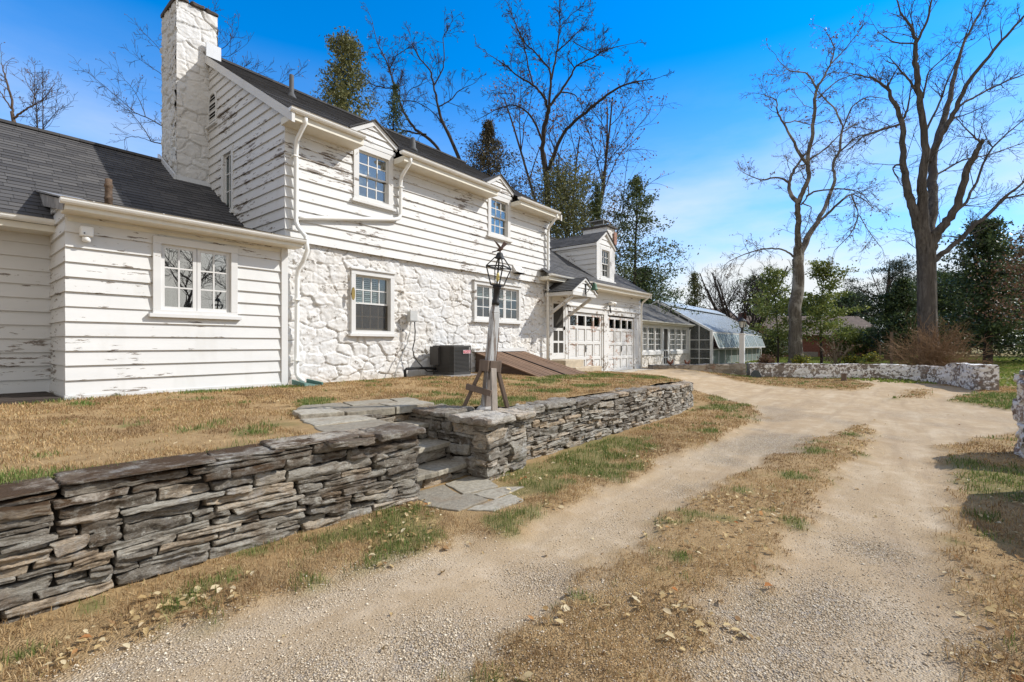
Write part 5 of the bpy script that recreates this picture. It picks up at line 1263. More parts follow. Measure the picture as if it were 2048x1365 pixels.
for xa, xb in ((9.10, 9.14), (11.09, 11.13)): mb.hexa([(xa, yA + .1, .5), (xb, yA + .1, .5), (xb, yB, .5), (xa, yB, .5), (xa, yA + .1, zz(yA + .1) - .04), (xb, yA + .1, zz(yA + .1) - .04), (xb, yB, zB - .04), (xa, yB, zB - .04)])
mb.box(9.1, 11.13, yA + .06, yA + .1, .5, zA - .03); mb.build("side_board", wood("red_brown_board", (.09, .06, .045), (2, 2.2, 22)), hb)
MB().box(9.0, 11.25, 8.5, 8.6, 1.30, 1.39).build("top_curb", m_trim_worn, hb)
ds_ = tag(MB().box(12.5, 13.62, 7.95, 8.6, .4, 1.0).box(12.55, 14.2, 7.6, 7.95, .4, .78).build("door_step", simple("tan_concrete", (.48, .40, .29), .9, var=.2), bevel=.02), "tan concrete steps under the screen door of the house", "steps")
ap = tag(MB().hexa([(13.6, 8.0, .3), (19.6, 8.0, .3), (19.6, 8.6, .3), (13.6, 8.6, .3), (13.6, 8.0, .435), (19.6, 8.0, .425), (19.6, 8.6, .455), (13.6, 8.6, .465)]).build("garage_apron", simple("apron_concrete", (.46, .41, .33), .9, var=.2)), "narrow pale concrete apron in front of the garage doors", "apron")
# splash block
sbm = simple("green_plastic", (.10, .20, .17), .5, var=.3)
mb = MB(); mb.hexa([(4.12, 7.86, .765), (4.42, 7.86, .765), (4.40, 8.36, .785), (4.16, 8.36, .785), (4.12, 7.86, .785), (4.42, 7.86, .785), (4.40, 8.36, .81), (4.16, 8.36, .81)])
for a, b in ((4.10, 4.13), (4.41, 4.44)): mb.hexa([(a, 7.86, .765), (b, 7.86, .765), (b - .02 * (a > 4.3) + .02 * (a < 4.3), 8.36, .785), (a - .02 * (a > 4.3) + .02 * (a < 4.3), 8.36, .785), (a, 7.86, .83), (b, 7.86, .83), (b - .02 * (a > 4.3) + .02 * (a < 4.3), 8.36, .87), (a - .02 * (a > 4.3) + .02 * (a < 4.3), 8.36, .87)])
tag(mb.build("splash_block", sbm), "green plastic splash block lying on the grass below the corner downspout", "splash block")
# sensor light
sl_ = thing("motion_sensor", "small white sensor box fixed under the gutter at the corner of the bay", "sensor", (1.37, 8.37, 3.0))
MB().box(1.30, 1.43, 8.31, 8.44, 2.93, 3.06).build("box", m_gut, sl_, bevel=.012); MB().lathe((1.365, 8.37, 2.86), [(.03, 0), (.045, .01), (.045, .06), (.035, .07)], 14).build("lens", m_gut, sl_, smooth=True)
MB().tube([(1.335, 8.308, 2.965), (1.335, 8.30, 2.965)], .009, 8).build("knob", m_black, sl_)
th = thing("thermometer", "oval brass thermometer fixed beside the ground floor window on the stone wall", "thermometer", (5.42, 8.52, 2.5))
MB(front(8.5)).prism([(5.44 + .035 * math.cos(a), .0, 2.52 + .13 * math.sin(a)) for a in np.linspace(0, 2 * math.pi, 20, endpoint=False)], (0, .02, 0)).build("dial", m_brass, th)
MB(front(8.5)).box(5.43, 5.45, -.06, .0, 2.5, 2.54).build("bracket", m_black, th)
# bell
bl = thing("bell", "green bronze bell hanging from a black bracket on the porch gable", "bell", (13.15, 7.4, 3.3))
bc = (13.20, 7.33, 3.20)
MB().lathe(bc, [(.12, 0), (.118, .015), (.095, .05), (.075, .12), (.068, .18), (.045, .21), (.0, .215)], 20).build("bell_body", simple("verdigris", (.06, .12, .075), .6, .4, .3), bl, smooth=True)
MB().tube([(bc[0], bc[1], 3.18), (bc[0], bc[1], 3.06), (bc[0], bc[1], 3.04)], [.008, .008, .02], 8).build("clapper", m_black, bl)
MB().tube([(13.05, 7.56, 3.12), (13.05, 7.48, 3.14), (13.06, 7.42, 3.25), (13.12, 7.36, 3.42), (13.2, 7.33, 3.43), (13.2, 7.33, 3.40)], .012, 6).tube([(13.02, 7.56, 3.36), (13.2, 7.34, 3.43)], .011, 6).box(13.01, 13.08, 7.545, 7.57, 3.06, 3.4).build("bracket", m_black, bl)
# flood light between the garage doors
fl = thing("flood_light", "white double flood light mounted on the siding above the garage doors", "flood light", (16.5, 8.5, 3.1))
mb = MB().lathe((16.5, 8.5, 3.0), [(.05, 0), (.05, .1)], 10); mb.build("mount", m_gut, fl)
for d in (-1, 1): MB().tube([(16.5, 8.5, 3.06), (16.5 + .08 * d, 8.42, 3.10), (16.5 + .17 * d, 8.32, 3.03)], [.025, .04, .07], 10).build("lamp_head", m_gut, fl, smooth=True)
MB().tube([(16.5, 8.5, 2.98), (16.52, 8.46, 2.7)], .03, 8).build("sensor", m_black, fl)
# low plank platform by the left wall
dk = thing("plank_platform", "low dark plank platform in the corner beside the bay", "platform", (.4, 9.0, .66))
mb = MB()
for i in range(8): mb.box(-3.0, 1.12, 8.36 + i * .155, 8.505 + i * .155, .70, .815 + .003 * (i % 2))
mb.box(-3.0, 1.10, 8.37, 8.40, .5, .699); mb.build("planks", wood("dark_planks", (.07, .055, .045), (2.2, 26, 26)), dk)
# far lamp post
fp = thing("lamp_post", "white lamp post with a black lantern rising behind the low stone wall", "lamp post", (23.0, 5.35, .1))
Fx, Fy = 22.98, 5.32
MB().box(Fx - .10, Fx + .10, Fy - .10, Fy + .10, 0, 2.0).box(Fx - .12, Fx + .12, Fy - .12, Fy + .12, 1.95, 1.99).build("post", m_trim, fp, bevel=.01)
MB().lathe((Fx, Fy, 2.0), [(.07, 0), (.07, .06), (.05, .08), (.05, .2), (.09, .24)], 10).build("neck", m_black, fp)
mb = MB()
for k in range(4):
    a = rad(45) + k * math.pi / 2; b = a + math.pi / 2; Q = lambda r, z, t: (Fx + r * math.cos(t), Fy + r * math.sin(t), z)
    mb.beam(Q(.10, 2.24, a), Q(.17, 2.52, a), .02, .02); mb.beam(Q(.10, 2.24, a), Q(.10, 2.24, b), .02, .02); mb.beam(Q(.17, 2.52, a), Q(.17, 2.52, b), .025, .025)
mb.build("lantern_frame", m_black, fp)
MB().lathe((Fx, Fy, 2.52), [(.20, 0), (.19, .02), (.10, .10), (.04, .14), (.04, .17), (.015, .21)], 12).build("lantern_roof", m_black, fp)
MB().lathe((Fx, Fy, 2.25), [(.095, 0), (.15, .26)], 4).build("lantern_glass", simple("milky_glass", (.6, .6, .55), .3, var=.05), fp)
# small things along the garden wall
sp = atD(1512, 757, 20.2)
tag(MB().prism([(sp[0] + .0 + .0, sp[1], -.05)] and [tuple(np.array([sp[0], sp[1], 0]) + np.array([RX, RY, 0]) * (.24 * math.cos(a)) + np.array([0, 0, .40 * math.sin(a) + .0])) for a in np.linspace(0, math.pi, 14)] + [tuple(np.array([sp[0], sp[1], 0]) + np.array([RX, RY, 0]) * k - np.array([0, 0, .1])) for k in (-.24, .24)], (FX * .05, FY * .05, .0)).build("slate_slab", simple("blue_grey_slate", (.07, .085, .09), .6)), "round-topped dark slate slab leaning on the white garden wall beside the lamp post", "slab")
def post(u, vt, vb, d, w_, label, name="wooden_post"):
    p = atD(u, vb, d); q = atD(u, vt, d); zb = min(p[2], float(z_low(np.float64(p[0]), np.float64(p[1])))) - .05
    tag(MB().box(p[0] - w_, p[0] + w_, p[1] - w_, p[1] + w_, zb, q[2]).box(p[0] - w_ * 1.15, p[0] + w_ * 1.15, p[1] - w_ * 1.15, p[1] + w_ * 1.15, q[2], q[2] + .02).build(name, m_pw, bevel=.01), label, "post")
post(1688, 748, 763, 18.85, .09, "short dark timber post against the foot of the white garden wall")
post(1783, 665, 735, 27, .075, "slim grey wooden post standing on the lawn behind the garden wall")
post(1760, 692, 722, 34, .05, "thin pale stake far back on the lawn near the dark evergreens")
def hen(u, v, d, flip, label):
    p = atD(u, v, d); z = p[2]; e = np.array([RX, RY, 0]) * flip; Q = lambda a, c_: tuple(np.array([p[0], p[1], z]) + e * a * .55 + np.array([0, 0, c_ * .7]))
    mb = MB().tube([Q(-.30, .36), Q(-.24, .26), Q(-.14, .14), Q(.0, .10), Q(.12, .16), Q(.18, .28), Q(.20, .36), Q(.25, .355), Q(.30, .34)], [.015, .04, .07, .085, .07, .045, .035, .02, .004], 10)
    for a in (-.03, .05): mb.tube([Q(a, .02), Q(a, -.12)], .012, 5)
    tag(mb.build("hen_ornament", simple("rust_brown_hen", (.16, .06, .035), .7, var=.5), smooth=True), label, "ornament")
hen(1341, 730, 24.5, 1, "rust brown hen ornament standing in front of the sunroom door")
hen(1374, 730, 25.5, -1, "rust brown hen ornament standing beside the greenhouse corner")
# brick house far behind
bh = thing("brick_house", "distant low brick house with a brown shingle roof behind the garden trees", "house", tuple(atD(1600, 700, 47)[:2]) + (.6,))
C0 = atD(1600, 700, 47); ux, uy = np.array([RX, RY]), np.array([FX, FY])
bx = lambda a, b, c_: (C0[0] + RX * a + FX * b, C0[1] + RY * a + FY * b, c_)
mbk = M("red_brick", .9, .1); _v = nd(mbk.nt, "VectorRotate", {"Vector": mbk.pos, "Angle": math.atan2(FX, FY)}, rotation_type='Z_AXIS').outputs[0]
_b = nd(mbk.nt, "TexBrick", {"Vector": mbk.mapv((1, 1, 1), _v, rot=(rad(90), 0, 0)), "Color1": (.20, .065, .045, 1), "Color2": (.28, .10, .07, 1), "Mortar": (.3, .25, .22, 1), "Scale": 4.0, "Mortar Size": .015}); mbk.col(_b.outputs[0])
MB(bx).box(-3.6, 8.0, 0, 7, .0, 2.5).build("wall", mbk.m, bh)
MB(bx).box(-8.2, -3.6, -.6, 7, .0, 3.3).build("wall", mbk.m, bh)
rfm = simple("brown_shingles", (.13, .095, .075), .9, var=.4, scale=3)
mb = MB(bx)
mb.prism([(-4.0, -.5, 2.4), (-4.0, 3.6, 4.5), (-4.0, 7.5, 2.4)], (12.4, 0, 0)); mb.build("roof", rfm, bh)
mb = MB(bx); mb.prism([(-9.6, -1.2, 3.1), (-9.6, 3.2, 5.3), (-9.6, 7.6, 3.1)], (3.9, 0, 0)); mb.build("roof", rfm, bh)
MB(bx).hexa([(-5.75, -1.3, 3.0), (-5.6, -1.3, 3.0), (-5.6, 3.2, 5.15), (-5.75, 3.2, 5.15), (-5.75, -1.3, 3.18), (-5.6, -1.3, 3.18), (-5.6, 3.2, 5.36), (-5.75, 3.2, 5.36)]).build("rake_board", m_trim, bh)
MB(bx).box(-6.0, -5.5, -.4, .3, 2.0, 4.6).build("brick_chimney", mbk.m, bh)
for a in (-1.6, 4.2):
    W = MB(bx).box(a, a + .9, -.05, .02, 1.2, 2.25).build("window", m_trim, bh); MB(bx).box(a + .08, a + .82, -.06, -.051, 1.28, 2.17).build("pane", m_dark, W)
MB(bx).box(-.6, 1.2, -.9, -.1, .3, .75).build("entry_step", simple("step_stone", (.3, .27, .25)), bh)
# ------------------------------------------------------------------ trees
class Tubes:
    def __init__(s): s.V = []; s.F = []; s.n = 0
    def add(s, pts, rs, sides):
        P = np.asarray(pts, float); n = len(P)
        T = np.gradient(P, axis=0); T /= np.linalg.norm(T, axis=1)[:, None] + 1e-9
        up = np.array([0.31, 0.17, 0.93]) if abs(T[0][2]) < .9 else np.array([1.0, 0.2, 0])
        U = np.cross(T, up); U /= np.linalg.norm(U, axis=1)[:, None] + 1e-9; W = np.cross(T, U)
        a = np.linspace(0, 2 * np.pi, sides, endpoint=False)
        R = P[:, None] + (U[:, None] * np.cos(a)[None, :, None] + W[:, None] * np.sin(a)[None, :, None]) * np.asarray(rs)[:, None, None]
        i = np.arange(n * sides).reshape(n, sides); j = np.roll(i, -1, 1)
        F = np.stack([i[:-1], j[:-1], j[1:], i[1:]], -1).reshape(-1, 4) + s.n
        s.V.append(R.reshape(-1, 3)); s.F.append(F); s.n += n * sides
    def build(s, name, m, parent): return npmesh(name, np.concatenate(s.V), np.concatenate(s.F), m, parent, smooth=True)

class Leaves:                         # many small leaf faces, each turned its own way
    def __init__(s, seed=0): s.C = []; s.S = []; s.D = []; s.r = np.random.default_rng(seed)
    def add(s, C, size, axis=None):
        C = np.atleast_2d(C); s.C.append(C); s.S.append(np.full(len(C), size) * s.r.uniform(.6, 1.4, len(C)))
        s.D.append(s.r.normal(size=(len(C), 3)) if axis is None else np.asarray(axis) + s.r.normal(size=(len(C), 3)) * .5)
    def build(s, name, m, parent, asp=0.5):
        C, S, D = np.concatenate(s.C), np.concatenate(s.S), np.concatenate(s.D); r = s.r
        D /= np.linalg.norm(D, axis=1)[:, None] + 1e-9; B = np.cross(D, r.normal(size=D.shape)); B /= np.linalg.norm(B, axis=1)[:, None] + 1e-9
        u = D * S[:, None]; v = B * S[:, None] * asp
        V = np.stack([C - u * .5, C + v * .5 - u * .05, C + u * .5, C - v * .5 - u * .05], 1).reshape(-1, 3)
        return npmesh(name, V, np.arange(len(V)).reshape(-1, 4), m, parent)

def wiggle(p, d, L, n, rng, gnarl, lift=0.0):
    P = [np.array(p, float)]; d = np.array(d, float); d /= np.linalg.norm(d) + 1e-9
    for k in range(n):
        d = d + rng.normal(size=3) * gnarl + np.array([0, 0, lift]); d /= np.linalg.norm(d); P.append(P[-1] + d * L / n)
    return np.array(P), d

def spray(tb, p, d, L, r, lvl, rng, gnarl, lift, kids, tips=None, rmin=.006):
    n = 5 if lvl else 4
    P, dl = wiggle(p, d, L, n, rng, gnarl, lift); rs = np.linspace(r, max(rmin, r * .35), n + 1)
    tb.add(P, rs, 4 if r > .03 else 3)
    if lvl == 0:
        if tips is not None: tips.append(P[-1]); tips.append(P[-2])
        return
    for k in range(kids):
        t = rng.uniform(.25, 1.0); i = min(n - 1, int(t * n)); q = P[i] + (P[i + 1] - P[i]) * (t * n - i)
        a = (P[i + 1] - P[i]); a /= np.linalg.norm(a); s = rng.normal(size=3); s -= a * s.dot(a); s /= np.linalg.norm(s) + 1e-9
        an = rng.uniform(.45, 1.05); spray(tb, q, a * math.cos(an) + s * math.sin(an), L * rng.uniform(.35, .65) * (1.15 - .5 * t), max(rmin, r * .5), lvl - 1, rng, gnarl, lift, kids, tips, rmin)

def traced(name, label, D, limbs, conv, m, seed, twig=1.6, gnarl=.2, dens=1.0, lift=.06, group='bare trees', spread=.16, kids=4, levels=2, leaf=None, leafsize=.09, leafp=.3, base_z=None, trunk_n=1, rmin=.007):
    """limbs: lists of (x, y, width) photo pixels; given true distance D and real depth either side of it"""
    rng = np.random.default_rng(seed); trunk = Tubes(); crown = Tubes(); tips = []
    px = D / FPX; done = []; wsc = abs(conv(1, 0)[0] - conv(0, 0)[0])
    base = None
    for li, limb in enumerate(limbs):
        uv = [conv(q[0], q[1]) for q in limb]; W = [q[2] * wsc * (.84 if li >= trunk_n else .94) for q in limb]
        # where does the limb leave an earlier one: inherit its depth
        d0 = 0.0
        if done:
            u0, v0 = uv[0]; d0 = min(((u0 - a) ** 2 + (v0 - b) ** 2, dd) for L_ in done for a, b, dd in L_)[1]
        sl = rng.uniform(-1, 1) * spread * 2.2 if li >= trunk_n else 0
        acc = 0; dd = [d0]
        for a, b in zip(uv[:-1], uv[1:]): acc = math.hypot(b[0] - a[0], b[1] - a[1]) * px; dd.append(dd[-1] + acc * sl + rng.normal() * .05 * acc)
        done.append([(u, v, z) for (u, v), z in zip(uv, dd)])
        # densify
        n = 4; t = np.arange(len(uv)); tt = np.linspace(0, len(uv) - 1, (len(uv) - 1) * n + 1)
        U = np.interp(tt, t, [q[0] for q in uv]); Vv = np.interp(tt, t, [q[1] for q in uv]); Z = np.interp(tt, t, dd); R = np.interp(tt, t, W) * .5 * px
        if len(uv) > 2:
            for A in (U, Vv, Z): A[1:-1] = A[1:-1] * .5 + (A[:-2] + A[2:]) * .25
        P = np.array([atD(u, v, D + z) for u, v, z in zip(U, Vv, Z)])
        if li >= trunk_n: P[1:-1] += rng.normal(size=(len(P) - 2, 3)) * np.minimum(.03, R[1:-1, None] * .2 + .006)
        if li == 0: base = P[0].copy(); base[2] = base_z if base_z is not None else float(z_low(P[0][0], P[0][1]));
        if li == 0: P[0][2] = base[2] - .15
        (trunk if li < trunk_n else crown).add(P, np.maximum(R, rmin), 12 if R[0] > .1 else 7)
        Lt = np.linalg.norm(np.diff(P, axis=0), axis=1).sum()
        if li >= trunk_n or W[-1] < 3:
            k = int(Lt * 2.6 * dens) + 2
            for _ in range(k):
                f = rng.beta(1.6, 1.0); i = min(len(P) - 2, int(f * (len(P) - 1)))
                if R[i] * 2 > 6.5 * px and rng.random() < .75: continue
                a = P[i + 1] - P[i]; a /= np.linalg.norm(a) + 1e-9; s = rng.normal(size=3); s -= a * s.dot(a); s /= np.linalg.norm(s)
                an = rng.uniform(.4, 1.1); l = twig * rng.uniform(.35, 1.1) * (1.1 - .45 * f)
                spray(crown, P[i], a * math.cos(an) + s * math.sin(an), l, max(rmin, min(R[i] * .5, .022)), levels - 1, rng, gnarl, lift, kids, tips, rmin)
            a = P[-1] - P[-2]
            if W[-1] <= 3.5: spray(crown, P[-1], a, twig * .6, max(rmin, R[-1]), levels - 1, rng, gnarl, lift, kids, tips, rmin)
    o = thing(name, label, "tree", tuple(base), group)
    trunk.build("trunk", m, o); crown.build("branches", m, o)
    if leaf is not None and tips:
        T = np.array(tips); T = T[rng.random(len(T)) < leafp]; lv = Leaves(seed)
        lv.add(T + rng.normal(size=T.shape) * .04, leafsize); lv.build("dead_leaves", leaf, o, .7)
    return o

m_bark = bark("grey_bark", (.038, .033, .029), (.14, .125, .11), (.085, .075, .068)); m_barkb = bark("brown_bark", (.05, .035, .025), (.16, .115, .085))
m_syc = bark("mottled_bark", (.06, .05, .04), (.17, .15, .125), (.30, .28, .245))
m_oak = bark("dark_bark", (.022, .018, .016), (.075, .062, .052))
m_seed = leafmat("dry_seeds", [(0, (.14, .08, .04)), (.5, (.24, .14, .07)), (1, (.30, .2, .12))], .2)
m_rust = leafmat("clinging_brown_leaves", [(0, (.12, .055, .03)), (.5, (.20, .10, .06)), (1, (.26, .15, .09))], .25)
c8 = lambda x, y: (1440 + x / 2.4375, y / 2.4375)
c7 = lambda x, y: (600 + x / 2.7676, y / 2.7676)
c0 = lambda x, y: (x / 5.056, 60 + y / 5.056)

traced("bare_tree", "largest bare tree with thick grey trunk and broken limb behind the white garden wall", 23.5, [
    [(1025, 1800, 100), (1018, 1740, 88), (1010, 1560, 84), (1008, 1370, 82), (1005, 1220, 82), (1002, 1150, 84)],
    [(1000, 1260, 66), (985, 1165, 60), (960, 1080, 52), (935, 1000, 44), (905, 900, 38), (890, 790, 32), (890, 600, 26), (850, 510, 22), (815, 430, 16), (740, 380, 9), (640, 360, 4)],
    [(890, 600, 12), (780, 640, 10), (700, 660, 7), (620, 740, 4)], [(815, 430, 10), (850, 360, 6), (880, 310, 3)], [(888, 600, 16), (900, 570, 14), (915, 530, 10)],
    [(1003, 1270, 70), (995, 1150, 60), (985, 950, 50), (985, 850, 42), (1000, 700, 36), (985, 560, 32), (965, 430, 30), (955, 300, 26), (958, 210, 20), (940, 140, 12), (880, 60, 8), (850, -40, 5)],
    [(958, 210, 14), (1010, 110, 12), (1040, -40, 6)], [(948, 435, 12), (915, 385, 11), (875, 340, 9)], [(958, 215, 9), (850, 210, 7), (790, 170, 4)],
    [(1008, 1270, 70), (1020, 1150, 60), (1040, 950, 52), (1030, 820, 46), (1055, 700, 40), (1110, 520, 32), (1140, 370, 24), (1180, 230, 16), (1230, 130, 12), (1300, 0, 8), (1340, -80, 5)],
    [(1015, 790, 34), (1060, 690, 32), (1130, 580, 28), (1170, 480, 24), (1240, 360, 20), (1330, 250, 16), (1420, 150, 13), (1500, 60, 9)],
    [(1165, 520, 14), (1230, 480, 12), (1320, 430, 10), (1500, 355, 6)], [(1005, 640, 12), (1070, 500, 10), (1110, 400, 8), (1200, 180, 5), (1230, 60, 3)], [(990, 480, 10), (1010, 360, 8), (1060, 310, 6), (1130, 250, 4), (1250, 120, 3)],
    [(1022, 1240, 60), (1040, 1165, 52), (1080, 1110, 46), (1130, 1040, 40), (1170, 950, 36), (1210, 810, 32), (1255, 735, 26), (1285, 680, 18)], [(1270, 690, 12), (1245, 680, 10), (1232, 660, 8)],
    [(1150, 1030, 18), (1215, 970, 14), (1260, 860, 12), (1310, 740, 10), (1400, 650, 8), (1500, 570, 5)], [(1060, 850, 12), (1180, 780, 9), (1300, 760, 7), (1500, 690, 5)],
    [(1040, 1275, 32), (1100, 1225, 28), (1200, 1140, 24), (1300, 1050, 20), (1380, 970, 16), (1500, 870, 9)], [(1380, 970, 12), (1490, 948, 7)], [(1215, 970, 6), (1270, 960, 4)],
    [(1045, 1165, 8), (1100, 1150, 6), (1180, 1160, 4), (1280, 1120, 3)], [(890, 800, 14), (850, 810, 10), (840, 825, 7), (870, 880, 5)], [(1130, 580, 10), (1200, 560, 6), (1290, 520, 3)]],
    c8, m_bark, 1, twig=1.9, gnarl=.10, dens=.9, levels=3, rmin=.0055, lift=.05, base_z=.15, trunk_n=1, spread=.18)
traced("bare_tree", "mottled bare sycamore with twisting limbs between the greenhouse and the largest tree", 28.5, [
    [(372, 1790, 96), (372, 1750, 70), (366, 1690, 64), (368, 1560, 58), (362, 1500, 60), (378, 1430, 58), (384, 1350, 52), (378, 1262, 50)],
    [(377, 1300, 54), (378, 1240, 42), (380, 1150, 31), (382, 1060, 28), (380, 990, 28)], [(380, 995, 26), (340, 940, 20), (335, 890, 17), (355, 840, 15), (385, 790, 12), (440, 720, 7)], [(335, 890, 14), (290, 862, 9), (200, 882, 6), (130, 850, 4)],
    [(382, 990, 26), (410, 920, 24), (435, 870, 22), (428, 780, 20), (450, 650, 18), (465, 500, 16), (470, 430, 13), (510, 370, 10), (545, 300, 8), (560, 230, 6), (520, 160, 3)], [(470, 430, 10), (420, 350, 7), (340, 350, 5), (280, 290, 3)],
    [(425, 800, 18), (385, 750, 16), (350, 680, 13), (310, 600, 10), (275, 540, 8), (280, 485, 6), (200, 460, 3)], [(545, 310, 7), (620, 230, 5), (690, 140, 3)], [(310, 600, 7), (380, 590, 6), (440, 610, 4)],
    [(380, 1300, 52), (395, 1230, 40), (440, 1140, 31), (500, 1030, 23), (545, 930, 20), (560, 860, 17), (550, 790, 16), (585, 735, 15), (598, 620, 13), (570, 540, 10), (500, 470, 8), (470, 440, 6)],
    [(585, 740, 11), (660, 670, 8), (740, 650, 7), (860, 600, 4)], [(598, 630, 9), (640, 520, 7), (720, 470, 6), (800, 480, 4)], [(450, 1120, 14), (520, 1050, 14), (600, 970, 12), (640, 945, 9), (680, 1050, 7), (640, 1140, 5), (560, 1220, 3)],
    [(640, 945, 7), (700, 970, 5), (740, 1010, 3)], [(420, 960, 12), (470, 930, 9), (600, 920, 7), (690, 940, 5), (740, 1000, 3)], [(680, 1050, 5), (720, 1120, 4), (770, 1190, 3)], [(430, 780, 10), (500, 740, 8), (600, 640, 5), (680, 600, 3)], [(480, 480, 9), (560, 400, 7), (660, 360, 5), (760, 390, 3)],
    [(362, 1255, 12), (330, 1228, 10), (290, 1213, 9), (210, 1215, 8), (120, 1240, 6), (50, 1272, 4)], [(395, 1000, 9), (435, 950, 7), (430, 900, 6), (390, 830, 4)], [(400, 990, 8), (450, 1010, 5), (430, 1080, 4), (410, 1140, 3)]],
    c8, m_syc, 2, twig=1.9, gnarl=.25, dens=1.0, levels=3, rmin=.0065, lift=.0, base_z=.25, trunk_n=1, leaf=m_seed, leafsize=.10, leafp=.16)
traced("bare_tree", "tall dark bare tree with wide forked limbs rising behind the ridge of the house", 34, [
    [(1380, 1850, 46), (1375, 1300, 38), (1372, 1130, 34), (1362, 960, 34), (1345, 850, 32)], [(1345, 855, 30), (1350, 720, 28), (1365, 650, 27), (1377, 585, 26)],
    [(1378, 950, 26), (1410, 830, 24), (1470, 720, 20), (1560, 640, 18), (1660, 560, 16), (1750, 490, 13), (1830, 458, 9), (1950, 440, 4)], [(1345, 790, 16), (1300, 680, 14), (1250, 610, 12), (1180, 578, 9), (1100, 600, 6), (1020, 645, 3)],
    [(1185, 575, 6), (1190, 520, 5), (1100, 520, 3)], [(1372, 600, 18), (1350, 530, 15), (1290, 470, 13), (1200, 420, 9), (1150, 370, 7), (1040, 300, 3)], [(1290, 470, 10), (1262, 370, 9), (1240, 250, 8), (1195, 140, 6), (1150, 20, 3)],
    [(1378, 590, 18), (1390, 430, 15), (1380, 380, 11), (1300, 290, 9), (1245, 240, 7), (1200, 150, 4)], [(1392, 440, 14), (1420, 300, 11), (1440, 150, 8), (1435, 10, 4)], [(1420, 290, 9), (1500, 215, 7), (1570, 150, 3)],
    [(1380, 590, 18), (1440, 510, 16), (1500, 425, 13), (1520, 370, 11), (1620, 320, 9), (1700, 272, 7), (1800, 250, 3)], [(1440, 510, 9), (1520, 520, 7), (1560, 590, 5), (1560, 640, 4)], [(1510, 230, 6), (1580, 270, 5), (1640, 300, 4)], [(1520, 380, 7), (1480, 320, 5), (1500, 260, 3)], [(1440, 150, 5), (1500, 80, 4), (1550, 50, 2)]],
    c7, m_oak, 3, twig=1.9, gnarl=.18, dens=1.0, levels=3, lift=.04, base_z=.0, trunk_n=1, rmin=.010, leaf=m_seed, leafsize=.09, leafp=.08)
traced("bare_tree", "leaning bare tree with several bent dark trunks seen above the main house roof", 30, [
    [(1010, 1850, 34), (960, 1200, 26), (890, 900, 22), (830, 760, 19), (780, 660, 17), (765, 590, 15)], [(765, 595, 15), (740, 470, 12), (720, 390, 10), (650, 310, 7), (620, 240, 3)], [(768, 590, 9), (830, 560, 8), (880, 500, 6), (950, 470, 3)],
    [(742, 475, 9), (790, 390, 8), (800, 320, 7), (790, 210, 5), (820, 160, 3)], [(960, 1210, 22), (800, 870, 19), (720, 770, 20), (640, 720, 18), (580, 640, 16), (545, 550, 14), (520, 480, 12), (490, 360, 9), (430, 250, 6), (400, 120, 3)],
    [(520, 490, 9), (420, 480, 7), (330, 420, 3)], [(490, 400, 8), (530, 310, 6), (610, 260, 3)], [(700, 745, 12), (620, 735, 11), (540, 715, 9), (440, 720, 5)], [(560, 560, 8), (640, 560, 6), (740, 620, 5), (790, 690, 4)], [(560, 610, 7), (600, 500, 5), (690, 460, 3)]],
    c7, m_oak, 4, twig=1.8, gnarl=.2, dens=1.0, levels=3, lift=.05, base_z=.0, trunk_n=1, rmin=.009, leaf=m_seed, leafsize=.08, leafp=.12)
traced("bare_tree", "reddish bare tree with two forking stems showing over the left end of the low roof", 24, [
    [(190, 3400, 60), (170, 1500, 48), (150, 980, 38), (120, 830, 30)], [(122, 835, 26), (130, 740, 24), (90, 600, 22), (60, 480, 17), (30, 400, 12), (10, 320, 5)], [(150, 890, 24), (220, 830, 20), (280, 795, 18), (370, 742, 12), (440, 712, 8), (520, 590, 4)],
    [(115, 800, 16), (40, 690, 14), (0, 620, 9), (-60, 560, 5)], [(330, 770, 10), (350, 660, 9), (280, 560, 6), (250, 480, 3)], [(352, 665, 7), (400, 560, 5), (350, 400, 3)]],
    c0, m_barkb, 5, twig=1.3, gnarl=.22, dens=.9, base_z=.3, trunk_n=1, leaf=m_rust, leafsize=.07, leafp=.2)
traced("bare_tree", "slim twin stemmed bare tree showing over the low roof to the left of the chimney", 25, [
    [(420, 3300, 26), (400, 1500, 20), (378, 1030, 15), (375, 900, 13), (370, 780, 10), (345, 640, 7), (350, 420, 3)], [(404, 1900, 18), (436, 1045, 16), (434, 900, 12), (430, 700, 9), (430, 480, 4)], [(437, 1000, 10), (520, 890, 8), (590, 810, 6), (700, 755, 3)], [(560, 840, 6), (570, 720, 4), (580, 620, 3)], [(375, 950, 7), (320, 880, 5), (250, 790, 3)]],
    c0, m_oak, 6, twig=1.2, gnarl=.16, dens=1.0, base_z=.3, trunk_n=1, leaf=m_rust, leafsize=.06, leafp=.15)
